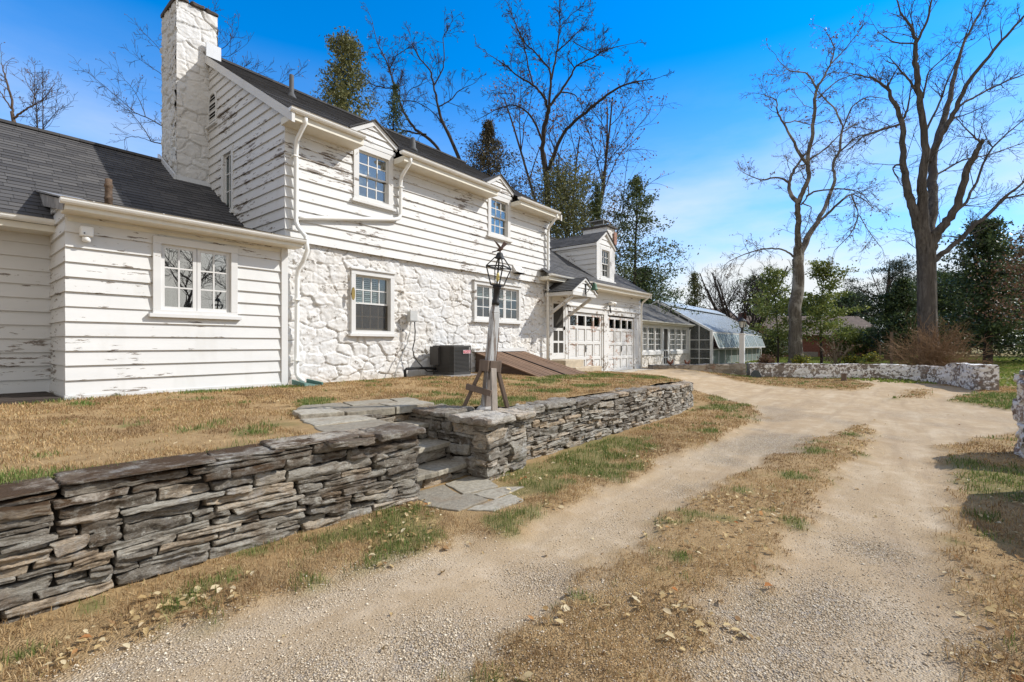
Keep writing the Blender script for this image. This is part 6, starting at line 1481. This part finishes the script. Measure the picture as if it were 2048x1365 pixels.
traced("bare_tree", "spreading bare oak behind the tall chimney with long twiggy branches on both sides of it", 24, [
    [(1900, 3300, 50), (1880, 1700, 36), (1860, 1150, 28), (1840, 700, 22), (1850, 300, 16), (1900, 60, 9), (1930, -150, 5)], [(1850, 1100, 16), (1640, 972, 13), (1470, 880, 12), (1380, 848, 10), (1240, 790, 7), (1130, 700, 4), (1030, 660, 3)], [(1470, 880, 10), (1430, 760, 8), (1380, 650, 6), (1300, 540, 5), (1170, 430, 3)], [(1380, 850, 9), (1290, 770, 8), (1200, 690, 7), (1080, 590, 6), (960, 490, 5), (840, 400, 2)],
    [(1860, 1190, 16), (1640, 1155, 14), (1530, 1130, 12), (1490, 1050, 10), (1370, 890, 7), (1290, 800, 4)], [(1530, 1130, 8), (1400, 1080, 6), (1260, 1080, 5), (1260, 1200, 3)], [(1840, 600, 9), (1640, 450, 7), (1500, 360, 5), (1380, 280, 3)], [(1845, 450, 9), (1640, 230, 7), (1550, 120, 5), (1440, 20, 3)], [(1850, 330, 10), (2150, 250, 8), (2300, 150, 6), (2400, 20, 3)], [(1850, 400, 9), (2200, 400, 8), (2350, 420, 6), (2500, 400, 3)], [(1850, 260, 9), (2050, 0, 7), (2150, -180, 4)], [(2150, 250, 6), (2300, 280, 5), (2450, 180, 3)], [(1850, 500, 8), (2400, 480, 6), (2650, 430, 4)], [(2500, 400, 5), (2800, 560, 4), (3000, 450, 3)]],
    c0, m_oak, 7, twig=1.3, gnarl=.17, dens=.85, base_z=.3, trunk_n=1, leaf=m_rust, leafsize=.065, leafp=.22)

def bare(name, label, base, H, spread, seed, m, stems=1, twig_lv=3, leaf=None, leafp=.3, leafsize=.1, group='bare trees', r0=.16, cat="tree", gnarl=.14, kids=5, lean=.25):
    rng = np.random.default_rng(seed); tb = Tubes(); tr = Tubes(); tips = []; base = np.array(base, float)
    for k in range(stems):
        a = rng.uniform(0, 2 * np.pi); d = np.array([math.cos(a) * lean, math.sin(a) * lean, 1]) if stems > 1 else np.array([0, 0, 1.0])
        P, dl = wiggle(base - np.array([0, 0, .15]), d, H * (.6 if stems == 1 else .75) * rng.uniform(.8, 1.1), 9, rng, gnarl * .35, .03); R = np.linspace(r0, r0 * .3, 10)
        tr.add(P, R, 8)
        nb = int(14 if stems == 1 else 8)
        for q in range(nb):
            f = rng.uniform(.28 if stems == 1 else .3, 1); i = min(8, int(f * 9)); aa = rng.uniform(0, 2 * np.pi); el = rng.uniform(.45, 1.1)
            dd = np.array([math.cos(aa) * math.cos(el), math.sin(aa) * math.cos(el), math.sin(el)]) + .35 * dl
            spray(tb, P[i], dd, spread * rng.uniform(.6, 1.15) * (1.25 - .6 * f), R[i] * .5, twig_lv - 1, rng, gnarl, .05, kids, tips, .008)
    o = thing(name, label, cat, tuple(base), group); tr.build("trunk" if cat == "tree" else "stems", m, o); tb.build("branches" if cat == "tree" else "twigs", m, o)
    if leaf is not None:
        T = np.array(tips); T = T[rng.random(len(T)) < leafp]; lv = Leaves(seed); lv.add(T + rng.normal(size=T.shape) * .05, leafsize); lv.build("dead_leaves", leaf, o, .7)
    return o
gpt = lambda u, d, z=None: (lambda p: (p[0], p[1], float(z_low(p[0], p[1])) if z is None else z))(atD(u, 700, d))
bare("bare_tree", "bushy bare tree with a haze of small brown leaves behind the garage roof", gpt(1150, 42, .2), 31, 9.0, 11, m_oak, stems=5, leaf=m_rust, leafp=1.0, leafsize=.20, r0=.22, lean=.28, kids=6)
bare("bare_tree", "broad many stemmed bare tree fanning out above the greenhouse roof", gpt(1482, 46, .4), 11.5, 3.6, 12, m_oak, stems=11, r0=.16, lean=.55, kids=4, gnarl=.10)
bare("bare_tree", "thin bare tree behind the flat topped pine", gpt(1795, 46, .3), 12.5, 3.0, 13, m_barkb, stems=3, leaf=m_seed, leafp=.2, r0=.10)
bare("bare_tree", "small crooked bare tree between the garage roof and the sunroom evergreen", gpt(1338, 44, .3), 7.5, 1.8, 14, m_oak, r0=.09)
bare("bare_tree", "faint bare tree low over the left roof beside the chimney", gpt(140, 30, .3), 11.8, 2.6, 15, m_barkb, stems=3, leaf=m_rust, leafp=.2, leafsize=.07, r0=.08)
for k, (x, y, H) in enumerate(((9.5, -15, 14), (16, -24, 17), (3.5, -19, 15), (24, -30, 18))):      # stand behind the camera; the windows mirror them
    bare("bare_tree", "bare tree standing behind the viewer across the drive", (x, y, 0), H, 4.5, 30 + k, m_oak, twig_lv=3, r0=.13, group='bare trees across the drive')

# evergreens
def evergreen(name, label, base, H, R, m, seed, n=60, per=90, leaf=.16, t0=.12, prof=None, droop=0.0, flat=.35, trunk=.16, bark_=None, asp=.5, group='evergreen trees', cl=.22, cat="tree", gap=0.0, stems=1):
    rng = np.random.default_rng(seed); tb = Tubes(); lv = Leaves(seed); base = np.array(base, float); prof = prof or (lambda t: (1 - t) ** .8)
    P, _ = wiggle(base - np.array([0, 0, .2]), (0, 0, 1), H + .1, 12, rng, .025, .02); tr = Tubes(); tr.add(P, np.linspace(trunk, trunk * .15, 13), 9)
    for k in range(n):
        t = t0 + (1 - t0) * ((k + rng.uniform(0, 1)) / n) ** .85; L = R * prof(t) * rng.uniform(.62, 1.15)
        if rng.random() < gap: continue
        a = k * 2.399 + rng.uniform(-.5, .5); i = min(11, int(t * 12)); p = P[i] + (P[i + 1] - P[i]) * (t * 12 - i)
        d = np.array([math.cos(a), math.sin(a), .25 - droop * (1 - t) + .7 * t * t]); B, dd = wiggle(p, d, L, 5, rng, .10, -.02 * droop)
        tb.add(B, np.linspace(max(.012, trunk * .28 * (1 - t * .7)), .008, 6), 4)
        c = int(per * (.35 + L / R)); f = rng.beta(1.7, 1.1, c); q = B[np.minimum(4, (f * 5).astype(int))]; q2 = B[np.minimum(5, (f * 5).astype(int) + 1)]; fr = (f * 5 - np.floor(f * 5))[:, None]
        # leaves gather in tufts along the limb
        nt_ = max(3, int(L * 5)); tu = rng.normal(size=(nt_, 3)) * np.array([1, 1, flat]) * L * cl; which = rng.integers(0, nt_, c)
        C = q + (q2 - q) * fr + tu[which] + rng.normal(size=(c, 3)) * np.array([1, 1, .7]) * leaf * .9
        lv.add(C, leaf)
    o = thing(name, label, cat, tuple(base), group)
    tr.build("trunk", bark_ or m_oak, o); tb.build("limbs", bark_ or m_oak, o); lv.build("crown", m, o, asp); return o
m_cedar = leafmat("cedar_green", [(0, (.04, .06, .024)), (.5, (.085, .115, .042)), (1, (.15, .17, .065))], .25)
m_olive = leafmat("olive_green", [(0, (.065, .075, .026)), (.5, (.14, .145, .05)), (1, (.23, .215, .085))], .25)
m_brownc = leafmat("bronze_conifer", [(0, (.035, .034, .018)), (.5, (.075, .062, .03)), (1, (.125, .095, .045))], .2)
m_holly = leafmat("dark_holly", [(0, (.026, .044, .018)), (.5, (.058, .088, .034)), (.88, (.115, .155, .055)), (1, (.22, .26, .08))], .25, .4)
m_spring = leafmat("fresh_green", [(0, (.07, .10, .025)), (.5, (.15, .19, .045)), (1, (.28, .29, .075))], .35)
m_pine = leafmat("blue_pine", [(0, (.016, .026, .016)), (.6, (.035, .052, .028)), (1, (.07, .085, .045))], .15)
m_redl = leafmat("russet_leaves", [(0, (.09, .045, .028)), (.5, (.16, .085, .05)), (1, (.22, .13, .08))], .3)
cone = lambda p=.8: (lambda t: (1 - t) ** p)
oval = lambda t: max(.05, math.sin(math.pi * min(1, .12 + .88 * t)) ** .7)
evergreen("evergreen_tree", "tall olive green conifer with a pointed crown above the main roof beside the first dormer", gpt(668, 27, .2), 18.4, 1.9, m_olive, 41, n=100, per=240, leaf=.17, gap=.08, t0=.3, prof=lambda t: .35 + .75 * math.sin(math.pi * min(1, max(0, (t - .25) / .78))) , flat=.8, asp=.4)
evergreen("evergreen_tree", "dark ragged conifer peeping over the main roof behind the leaning tree", gpt(775, 29, .2), 17.2, 3.2, m_cedar, 42, n=90, per=150, leaf=.14, t0=.4, prof=cone(.7), flat=.6, asp=.4, gap=.2)
evergreen("evergreen_tree", "bronze brown conifer above the main roof between the leaning tree and the second dormer", gpt(972, 31, .2), 15.6, 3.3, m_brownc, 43, n=120, per=300, leaf=.15, gap=.06, t0=.3, prof=lambda t: min(1, 3.2 * (1 - t)) * .95, flat=.7, asp=.35)
evergreen("evergreen_tree", "loose yellow green cedar behind the corner of the main wing above the garage ridge", gpt(1138, 33, .2), 12.6, 4.0, m_olive, 44, n=90, per=250, leaf=.16, t0=.35, prof=lambda t: .5 + .5 * math.sin(3.1 * t), flat=.8, gap=.12)
evergreen("evergreen_tree", "ivy clad dark trunk standing behind the second chimney", gpt(1190, 31, .2), 11.6, .9, m_cedar, 45, n=70, per=110, leaf=.13, t0=.3, prof=lambda t: .9 - .5 * t, flat=1, trunk=.2)
evergreen("evergreen_tree", "tall open evergreen with layered branches rising to the right of the second chimney", gpt(1268, 32, .2), 12.6, 5.2, m_cedar, 46, n=85, per=190, leaf=.17, gap=.15, t0=.15, prof=cone(.75), droop=.25, flat=.25, cl=.16)
evergreen("evergreen_tree", "dense dark evergreen behind the junction of garage and sunroom", gpt(1292, 34, .2), 6.6, 3.0, m_holly, 47, n=60, per=220, leaf=.15, t0=.25, prof=oval)
evergreen("evergreen_tree", "small yellow green evergreen above the greenhouse ridge", gpt(1392, 48, .3), 8.6, 1.9, m_olive, 48, n=45, per=120, leaf=.2, t0=.2, prof=cone(.7))
evergreen("evergreen_tree", "dark rounded evergreen behind the roof of the brick house", gpt(1520, 56, .3), 9.2, 3.4, m_holly, 49, n=45, per=150, leaf=.24, t0=.3, prof=oval)
evergreen("young_tree", "young green leafed tree with spreading tiers just right of the sycamore trunk", gpt(1643, 30, .3), 6.1, 3.3, m_spring, 50, n=34, per=260, leaf=.17, t0=.2, prof=lambda t: .25 + .75 * (1 - t) ** .9, flat=.14, trunk=.09, group='young green trees', cl=.13, gap=.1)
evergreen("young_tree", "young green leafed tree with a thin stem beside the far end of the greenhouse", gpt(1556, 31, .3), 6.0, 2.9, m_spring, 51, n=28, per=210, leaf=.16, t0=.2, prof=lambda t: .25 + .75 * (1 - t) ** .9, flat=.14, trunk=.075, group='young green trees', cl=.13, gap=.1)
for k, (u, H, lab) in enumerate(((1548, 2.2, "rounded evergreen bush against the brick house nearest the greenhouse"), (1690, 2.6, "broad evergreen bush in front of the brick house wall near the pine"), (1730, 2.4, "evergreen bush at the far corner of the brick house"))):
    evergreen("evergreen_bush", lab, gpt(u, 42, .35), H, 1.7, m_spring if k == 1 else m_cedar, 85 + k, n=40, per=150, leaf=.15, t0=.05, prof=oval, flat=.7, trunk=.06, group='bushes before the brick house', cat="bush")
def flat_pine():
    rng = np.random.default_rng(60); o = thing("pine_tree", "flat topped dark pine with layered needle pads beside the largest trunk", "tree", gpt(1775, 40, .3)); b = np.array(o.location)
    tr = Tubes(); tb = Tubes(); lv = Leaves(60); P, _ = wiggle(b, (.0, .0, 1), 7.6, 9, rng, .05, .03); tr.add(P, np.linspace(.24, .09, 10), 8); r_, f_ = np.array([RX, RY, 0]), np.array([FX, FY, 0])
    for h, a, e, w_ in ((4.0, -3.9, .9, 1.2), (4.3, 2.4, .9, 1.2), (4.9, -3.1, 1.5, 1.1), (5.3, 2.9, 1.2, 1.1), (5.6, -2.0, 1.7, 1.2), (6.0, 1.2, 1.9, 1.2), (6.6, -.6, 1.6, 1.3), (7.0, .9, 1.3, 1.2), (7.3, .1, 1.5, 1.2), (5.0, .5, 1.3, 1.3), (4.2, -1.5, .8, 1.0)):
        i = min(8, int(h / 7.6 * 9)); q = P[i]; tip = b + r_ * a + f_ * rng.uniform(-2, 2) + np.array([0, 0, h + e * .6])
        L = np.linspace(0, 1, 6)[:, None]; B = q + (tip - q) * L; B[:, 2] += np.sin(L[:, 0] * 3.1) * -.15; tb.add(B, np.linspace(.07, .02, 6), 5)
        for c in range(9):
            cc = q + (tip - q) * rng.uniform(.45, 1.1) + rng.normal(size=3) * np.array([.6, .6, .10]) * w_
            lv.add(cc + rng.normal(size=(95, 3)) * np.array([.36, .36, .11]), .2, (0, 0, .7))
    tr.build("trunk", m_barkb, o); tb.build("limbs", m_barkb, o); lv.build("crown", m_pine, o, .22)
flat_pine()
evergreen("evergreen_tree", "dark evergreen standing below the flat topped pine", gpt(1800, 38, .25), 6.4, 3.0, m_holly, 52, n=80, per=280, leaf=.18, t0=.06, prof=lambda t: (1 - t) ** .6, flat=.5)
evergreen("evergreen_tree", "dark evergreen filling the gap behind the brown shrub", gpt(1880, 40, .2), 7.2, 3.4, m_holly, 53, n=80, per=280, leaf=.19, t0=.08, prof=oval, flat=.5)
evergreen("evergreen_tree", "large dark evergreen with a visible straight trunk at the right of the yard", gpt(1975, 30, .1), 9.1, 4.2, m_holly, 54, n=80, per=330, leaf=.19, t0=.10, prof=lambda t: (1 - t) ** .55, flat=.35, trunk=.26, cl=.17)
evergreen("evergreen_tree", "dark evergreen at the right edge behind the gate pillar", gpt(2075, 34, .1), 9.5, 4.4, m_holly, 55, n=80, per=280, leaf=.22, t0=.04, prof=lambda t: (1 - t) ** .6, flat=.4, trunk=.22)
evergreen("russet_tree", "russet leafed tree at the far right edge in front of the dark evergreens", gpt(2090, 25, .1), 7.6, 2.6, m_redl, 56, n=60, per=75, leaf=.13, t0=.3, prof=oval, flat=.6, trunk=.12)
for k, (u, d, H) in enumerate(((1250, 60, 8.5), (1700, 75, 9), (1860, 70, 11), (1940, 62, 10), (2140, 48, 13), (1600, 85, 9))):
    evergreen("evergreen_tree", "dark evergreen in the distant tree line", gpt(u, d, .2), H, 4.5, m_holly, 70 + k, n=60, per=220, leaf=.40, t0=.05, prof=oval, group='far evergreens in the tree line')
# shrubs
def shrub(name, label, base, H, R, n, m, seed, leaf=None, group=None, flare=1.0, lv_=1, r=.012, leafsize=.06, leafp=.5, kids=4):
    rng = np.random.default_rng(seed); tb = Tubes(); tips = []; b = np.array(base, float)
    for k in range(n):
        a = rng.uniform(0, 2 * np.pi); e = rng.beta(1.2, 1.2) * flare; d = np.array([math.cos(a) * e, math.sin(a) * e, 1])
        P, dl = wiggle(b + rng.normal(size=3) * np.array([.18, .18, 0]) * R - np.array([0, 0, .1]), d, H * rng.uniform(.55, 1.1), 6, rng, .10, -.05 * e)
        tb.add(P, np.linspace(r, r * .4, 7), 4)
        for q in range(kids):
            i = rng.integers(2, 6); spray(tb, P[i], (P[i + 1] - P[i]) / np.linalg.norm(P[i + 1] - P[i]) + rng.normal(size=3) * .55, H * rng.uniform(.2, .45), r * .6, lv_, rng, .14, -.02, 3, tips, .004)
    o = thing(name, label, "shrub", tuple(base), group); tb.build("stems", m, o)
    if leaf is not None:
        T = np.array(tips); T = T[rng.random(len(T)) < leafp]; l = Leaves(seed); l.add(T + rng.normal(size=T.shape) * .05, leafsize); l.build("leaves", leaf, o, .7)
    return o
shrub("shrub", "brown leafless arching shrub around the foot of the largest bare tree", gpt(1862, 22.3, .15), 2.4, .95, 170, bark("tan_twigs", (.16, .095, .055), (.34, .22, .13)), 91, flare=1.7, kids=5, r=.011)
shrub("shrub", "small shrub with pale crooked stems and orange buds beside the young green tree", gpt(1672, 28.5, .3), 1.7, .5, 12, bark("pale_stems", (.2, .15, .11), (.36, .29, .22)), 92, leaf=m_redl, flare=1.1, r=.035, leafp=.7, leafsize=.10)
for k, (u, d, lab) in enumerate(((1600, 27.5, "low yellow flowering clump at the foot of the sycamore trunk"), (1702, 28, "low yellow green clump on the lawn behind the white garden wall"), (1532, 27, "low reddish clump of twigs at the far end of the greenhouse"), (1745, 33, "yellow green clump near the thin pale stake"))):
    shrub("garden_clump", lab, gpt(u, d, .25), .7, .6, 40, m_barkb if k == 2 else m_oak, 95 + k, leaf=(m_redl if k == 2 else leafmat("yellow_flowers", [(0, (.12, .16, .03)), (.7, (.25, .26, .04)), (1, (.6, .45, .04))], .3)), leafp=.9, leafsize=.09, flare=.9, group='low clumps behind the garden wall')

# ------------------------------------------------------------------ grass, leaves and loose gravel
def blades(name, x, y, z, h, wd, m, lean=.6, kind='stuff', seed=1):
    r = np.random.default_rng(seed); n = len(x); a = r.uniform(0, 2 * np.pi, n); ln = np.abs(r.normal(size=n)) * lean; la = r.uniform(0, 2 * np.pi, n)
    ca, sa = np.cos(a) * wd * .5, np.sin(a) * wd * .5; dx, dy = np.cos(la) * ln * h, np.sin(la) * ln * h
    hz = h / np.sqrt(1 + ln ** 2 * .6)
    h = h * np.where(r.random(n) > .97, 1.7, 1.0)
    V = np.empty((n, 5, 3)); V[:, 0] = np.stack([x - ca, y - sa, z - .006], -1); V[:, 1] = np.stack([x + ca, y + sa, z - .006], -1)
    V[:, 2] = np.stack([x + dx * .4 + ca * .8, y + dy * .4 + sa * .8, z + hz * .6], -1); V[:, 3] = np.stack([x + dx * .4 - ca * .8, y + dy * .4 - sa * .8, z + hz * .6], -1)
    V[:, 4] = np.stack([x + dx, y + dy, z + hz], -1)
    i = np.arange(n)[:, None] * 5; F = np.concatenate([i + np.array([0, 1, 2]), i + np.array([0, 2, 3]), i + np.array([3, 2, 4])], 0)
    return npmesh(name, V.reshape(-1, 3), F, m, kind=kind)
m_dryg = leafmat(name="dry_grass", stops= [(0, (.21, .122, .054)), (.35, (.40, .256, .114)), (.75, (.545, .372, .178)), (.93, (.65, .50, .29)), (1, (.24, .24, .06))], trans=.25, rough=.8, patchy=(.20, .12, .06))
m_green = leafmat("green_grass", [(0, (.07, .105, .02)), (.5, (.13, .19, .04)), (.8, (.20, .25, .07)), (1, (.38, .32, .13))], .3, .6)
def scatter(n, r0, r1, seed, a0=-16, a1=94):
    r = np.random.default_rng(seed); q = r0 + (r1 - r0) * r.random(n) ** 1.15; a = np.radians(r.uniform(a0, a1, n)); return q * np.cos(a), q * np.sin(a), q, r
def on_lawn(x, y): return (y > wall_back(x) + .02) & (y < 9.7) & (x > -5) & (x < 15.3) & ~((y > 8.42) & (x > 1.17)) & ~((y > 8.36) & (x < 1.17)) & ~((x > 9.06) & (x < 11.17) & (y > 6.44)) & ~((x > 7.36) & (x < 8.25) & (y > 7.68)) & ~((x > 12.5) & (x < 14.2) & (y > 7.6)) & ~((x > 2.6) & (x < 4.25) & (y > 4.6) & (y < 5.62) & (y - 4.6 < .35 * (x - 2.1) + .42)) & ~((x > 2.15) & (x < 3.08) & (y < 4.95))
x, y, q, r = scatter(600000, 3.2, 17, 101, -20, 118); k = on_lawn(x, y); x, y, q = x[k], y[k], q[k]
gm = green(x, y, GREENS_UP); isg = r.random(len(x)) < gm * .85
bare_ = fbm(x * 2.6, y * 2.6, 0, 77, 3); keep = r.random(len(x)) < sm(.30, .50, bare_) * .9 + .1; x, y, q, isg = x[keep], y[keep], q[keep], isg[keep]
d_ = ~isg; W_ = .0045 * np.maximum(1, q / 4.5)
ht = r.uniform(.012, .042, len(x)) * (.6 + .6 * fbm(x * 1.9, y * 1.9, 0, 78, 2))
blades("dry_lawn_grass", x[d_], y[d_], z_up(x[d_], y[d_]), ht[d_], W_[d_], m_dryg, 1.0, seed=1)
blades("green_lawn_grass", x[isg], y[isg], z_up(x[isg], y[isg]), ht[isg] * 1.2 + .010, W_[isg], m_green, .5, seed=2)
x, y, q, r = scatter(820000, 1.6, 24, 103, -26, 118)
k = (y < np.where(x < 2.95, np.interp(x, [-4, .3, 1.2, 2, 2.95], [3.77, 3.75, 3.69, 3.61, 3.48]), np.where(x < 3.82, 3.3, 3.5)) + 3 * sm(12, 14, x)) & (x > -4) & ~((x > 2.86) & (x < 3.9) & (y > 2.75)) ; x, y, q = x[k], y[k], q[k]
cv = cov(x, y); k = r.random(len(x)) < sm(.35, .85, cv) ** 1.2 * (.25 + .75 * sm(.32, .55, fbm(x * 3.5, y * 3.5, 0, 79, 3))); x, y, q = x[k], y[k], q[k]
k = (y < 3.4) | (x > 12.5) | (x < 2.9); inside = sdpoly(x, y, STRIP) > 0
gm = green(x, y, GREENS); isg = r.random(len(x)) < gm * .85; d_ = ~isg; W_ = .004 * np.maximum(1, q / 4)
zg = z_low(x, y) + (cov(x, y) - .5) * .045 * sm(26, 18, x)
ht = r.uniform(.012, .055, len(x)) * (.5 + .8 * fbm(x * 2.3, y * 2.3, 0, 80, 2)) * np.where(inside, .75, 1)
blades("dry_verge_grass", x[d_], y[d_], zg[d_], ht[d_], W_[d_], m_dryg, 1.1, seed=3)
blades("green_verge_grass", x[isg], y[isg], zg[isg], ht[isg] * 1.2 + .01, W_[isg], m_green, .5, seed=4)
# distant lawn: short blades
x, y, q, r = scatter(90000, 20, 70, 105, -14, 40); k = (x > 23.5 + .15 * np.abs(y)) & ~((y > 8.4) & (x < 44)); x, y, q = x[k], y[k], q[k]
blades("far_lawn_grass", x, y, z_low(x, y), r.uniform(.03, .09, len(x)), .0035 * q, leafmat("far_grass", [(0, (.13, .18, .03)), (.5, (.20, .27, .05)), (1, (.32, .31, .10))], .3, .7), .7, seed=5)
# fallen leaves
def leaf_litter(name, x, y, z, sz, m, seed):
    r = np.random.default_rng(seed); n = len(x); a = r.uniform(0, 2 * np.pi, n); u = np.stack([np.cos(a), np.sin(a), r.normal(size=n) * .25], -1); v = np.stack([-np.sin(a), np.cos(a), r.normal(size=n) * .3], -1)
    up = np.array([0, 0, 1.0]); c = np.stack([x, y, z + .008], -1); s = sz[:, None]; cur = (r.uniform(.05, .35, n) * sz)[:, None] * up
    V = np.stack([c - u * s * .55, c - u * s * .15 + v * s * .33 + cur, c + u * s * .25 + v * s * .26 + cur, c + u * s * .6 + cur * .3, c + u * s * .2 - v * s * .28 + cur * 1.2, c - u * s * .2 - v * s * .32 + cur], 1)
    i = np.arange(n)[:, None] * 6; F = np.concatenate([i + np.array([0, 1, 2, 3]), i + np.array([0, 3, 4, 5])], 0)
    return npmesh(name, V.reshape(-1, 3), F, m, kind='stuff')
m_fall = leafmat("fallen_leaf", [(0, (.30, .17, .08)), (.2, (.40, .27, .12)), (.6, (.58, .44, .22)), (.93, (.68, .58, .38)), (.97, (.5, .3, .12)), (1, (.42, .14, .045))], .3, 1.0)
x, y, q, r = scatter(42000, 1.8, 16, 107, -16, 94); k = (y < 3.45) & (r.random(len(x)) < cov(x, y) * sm(.42, .68, fbm(x * 1.9, y * 1.9, 0, 81, 4)) * .45 + .003); x, y, q = x[k], y[k], q[k]
leaf_litter("fallen_leaves", x, y, z_low(x, y) + (cov(x, y) - .5) * .045 + .014 * cov(x, y) - .003, r.uniform(.020, .052, len(x)), m_fall, 1)
x, y, q, r = scatter(2500, 3.4, 14, 109); k = on_lawn(x, y) & (r.random(len(x)) < .10); leaf_litter("lawn_leaves", x[k], y[k], z_up(x[k], y[k]) + .02, r.uniform(.02, .045, k.sum()), m_fall, 2)
# loose stones on the drive
x, y, q, r = scatter(210000, 1.7, 11, 111, -16, 94); k = (sdpoly(x, y, TRACK_L) > -.1) & (r.random(len(x)) < (.10 + .95 * dirt(x, y)) * (1 - .75 * cov(x, y)) * sm(11, 3, q)) & (y < 3.3); x, y, q = x[k], y[k], q[k]; n = len(x)
oct_ = np.array([(1, 0, 0), (0, 1, 0), (-1, 0, 0), (0, -1, 0), (0, 0, 1), (0, 0, -.6)], float); fo = np.array([(0, 1, 4), (1, 2, 4), (2, 3, 4), (3, 0, 4), (1, 0, 5), (2, 1, 5), (3, 2, 5), (0, 3, 5)])
a = r.uniform(0, 6.28, n); s = (r.uniform(.003, .0065, n) * (1 + .9 * (r.random(n) > .94)))[:, None]; V = oct_[None] * s[:, None] * r.uniform(.6, 1.25, (n, 6, 1)); ca, sa = np.cos(a)[:, None], np.sin(a)[:, None]
V = np.stack([V[..., 0] * ca - V[..., 1] * sa + x[:, None], V[..., 0] * sa + V[..., 1] * ca + y[:, None], V[..., 2] * .7 + (z_low(x, y) + (cov(x, y) - .5) * .045)[:, None] + .002], -1)
npmesh("loose_gravel", V.reshape(-1, 3), (fo[None] + np.arange(n)[:, None, None] * 6).reshape(-1, 3), leafmat("gravel_stone", [(0, (.36, .28, .19)), (.4, (.52, .42, .29)), (.8, (.64, .54, .40)), (1, (.72, .65, .52))], 0.0, 1.0), smooth=False, kind='stuff')
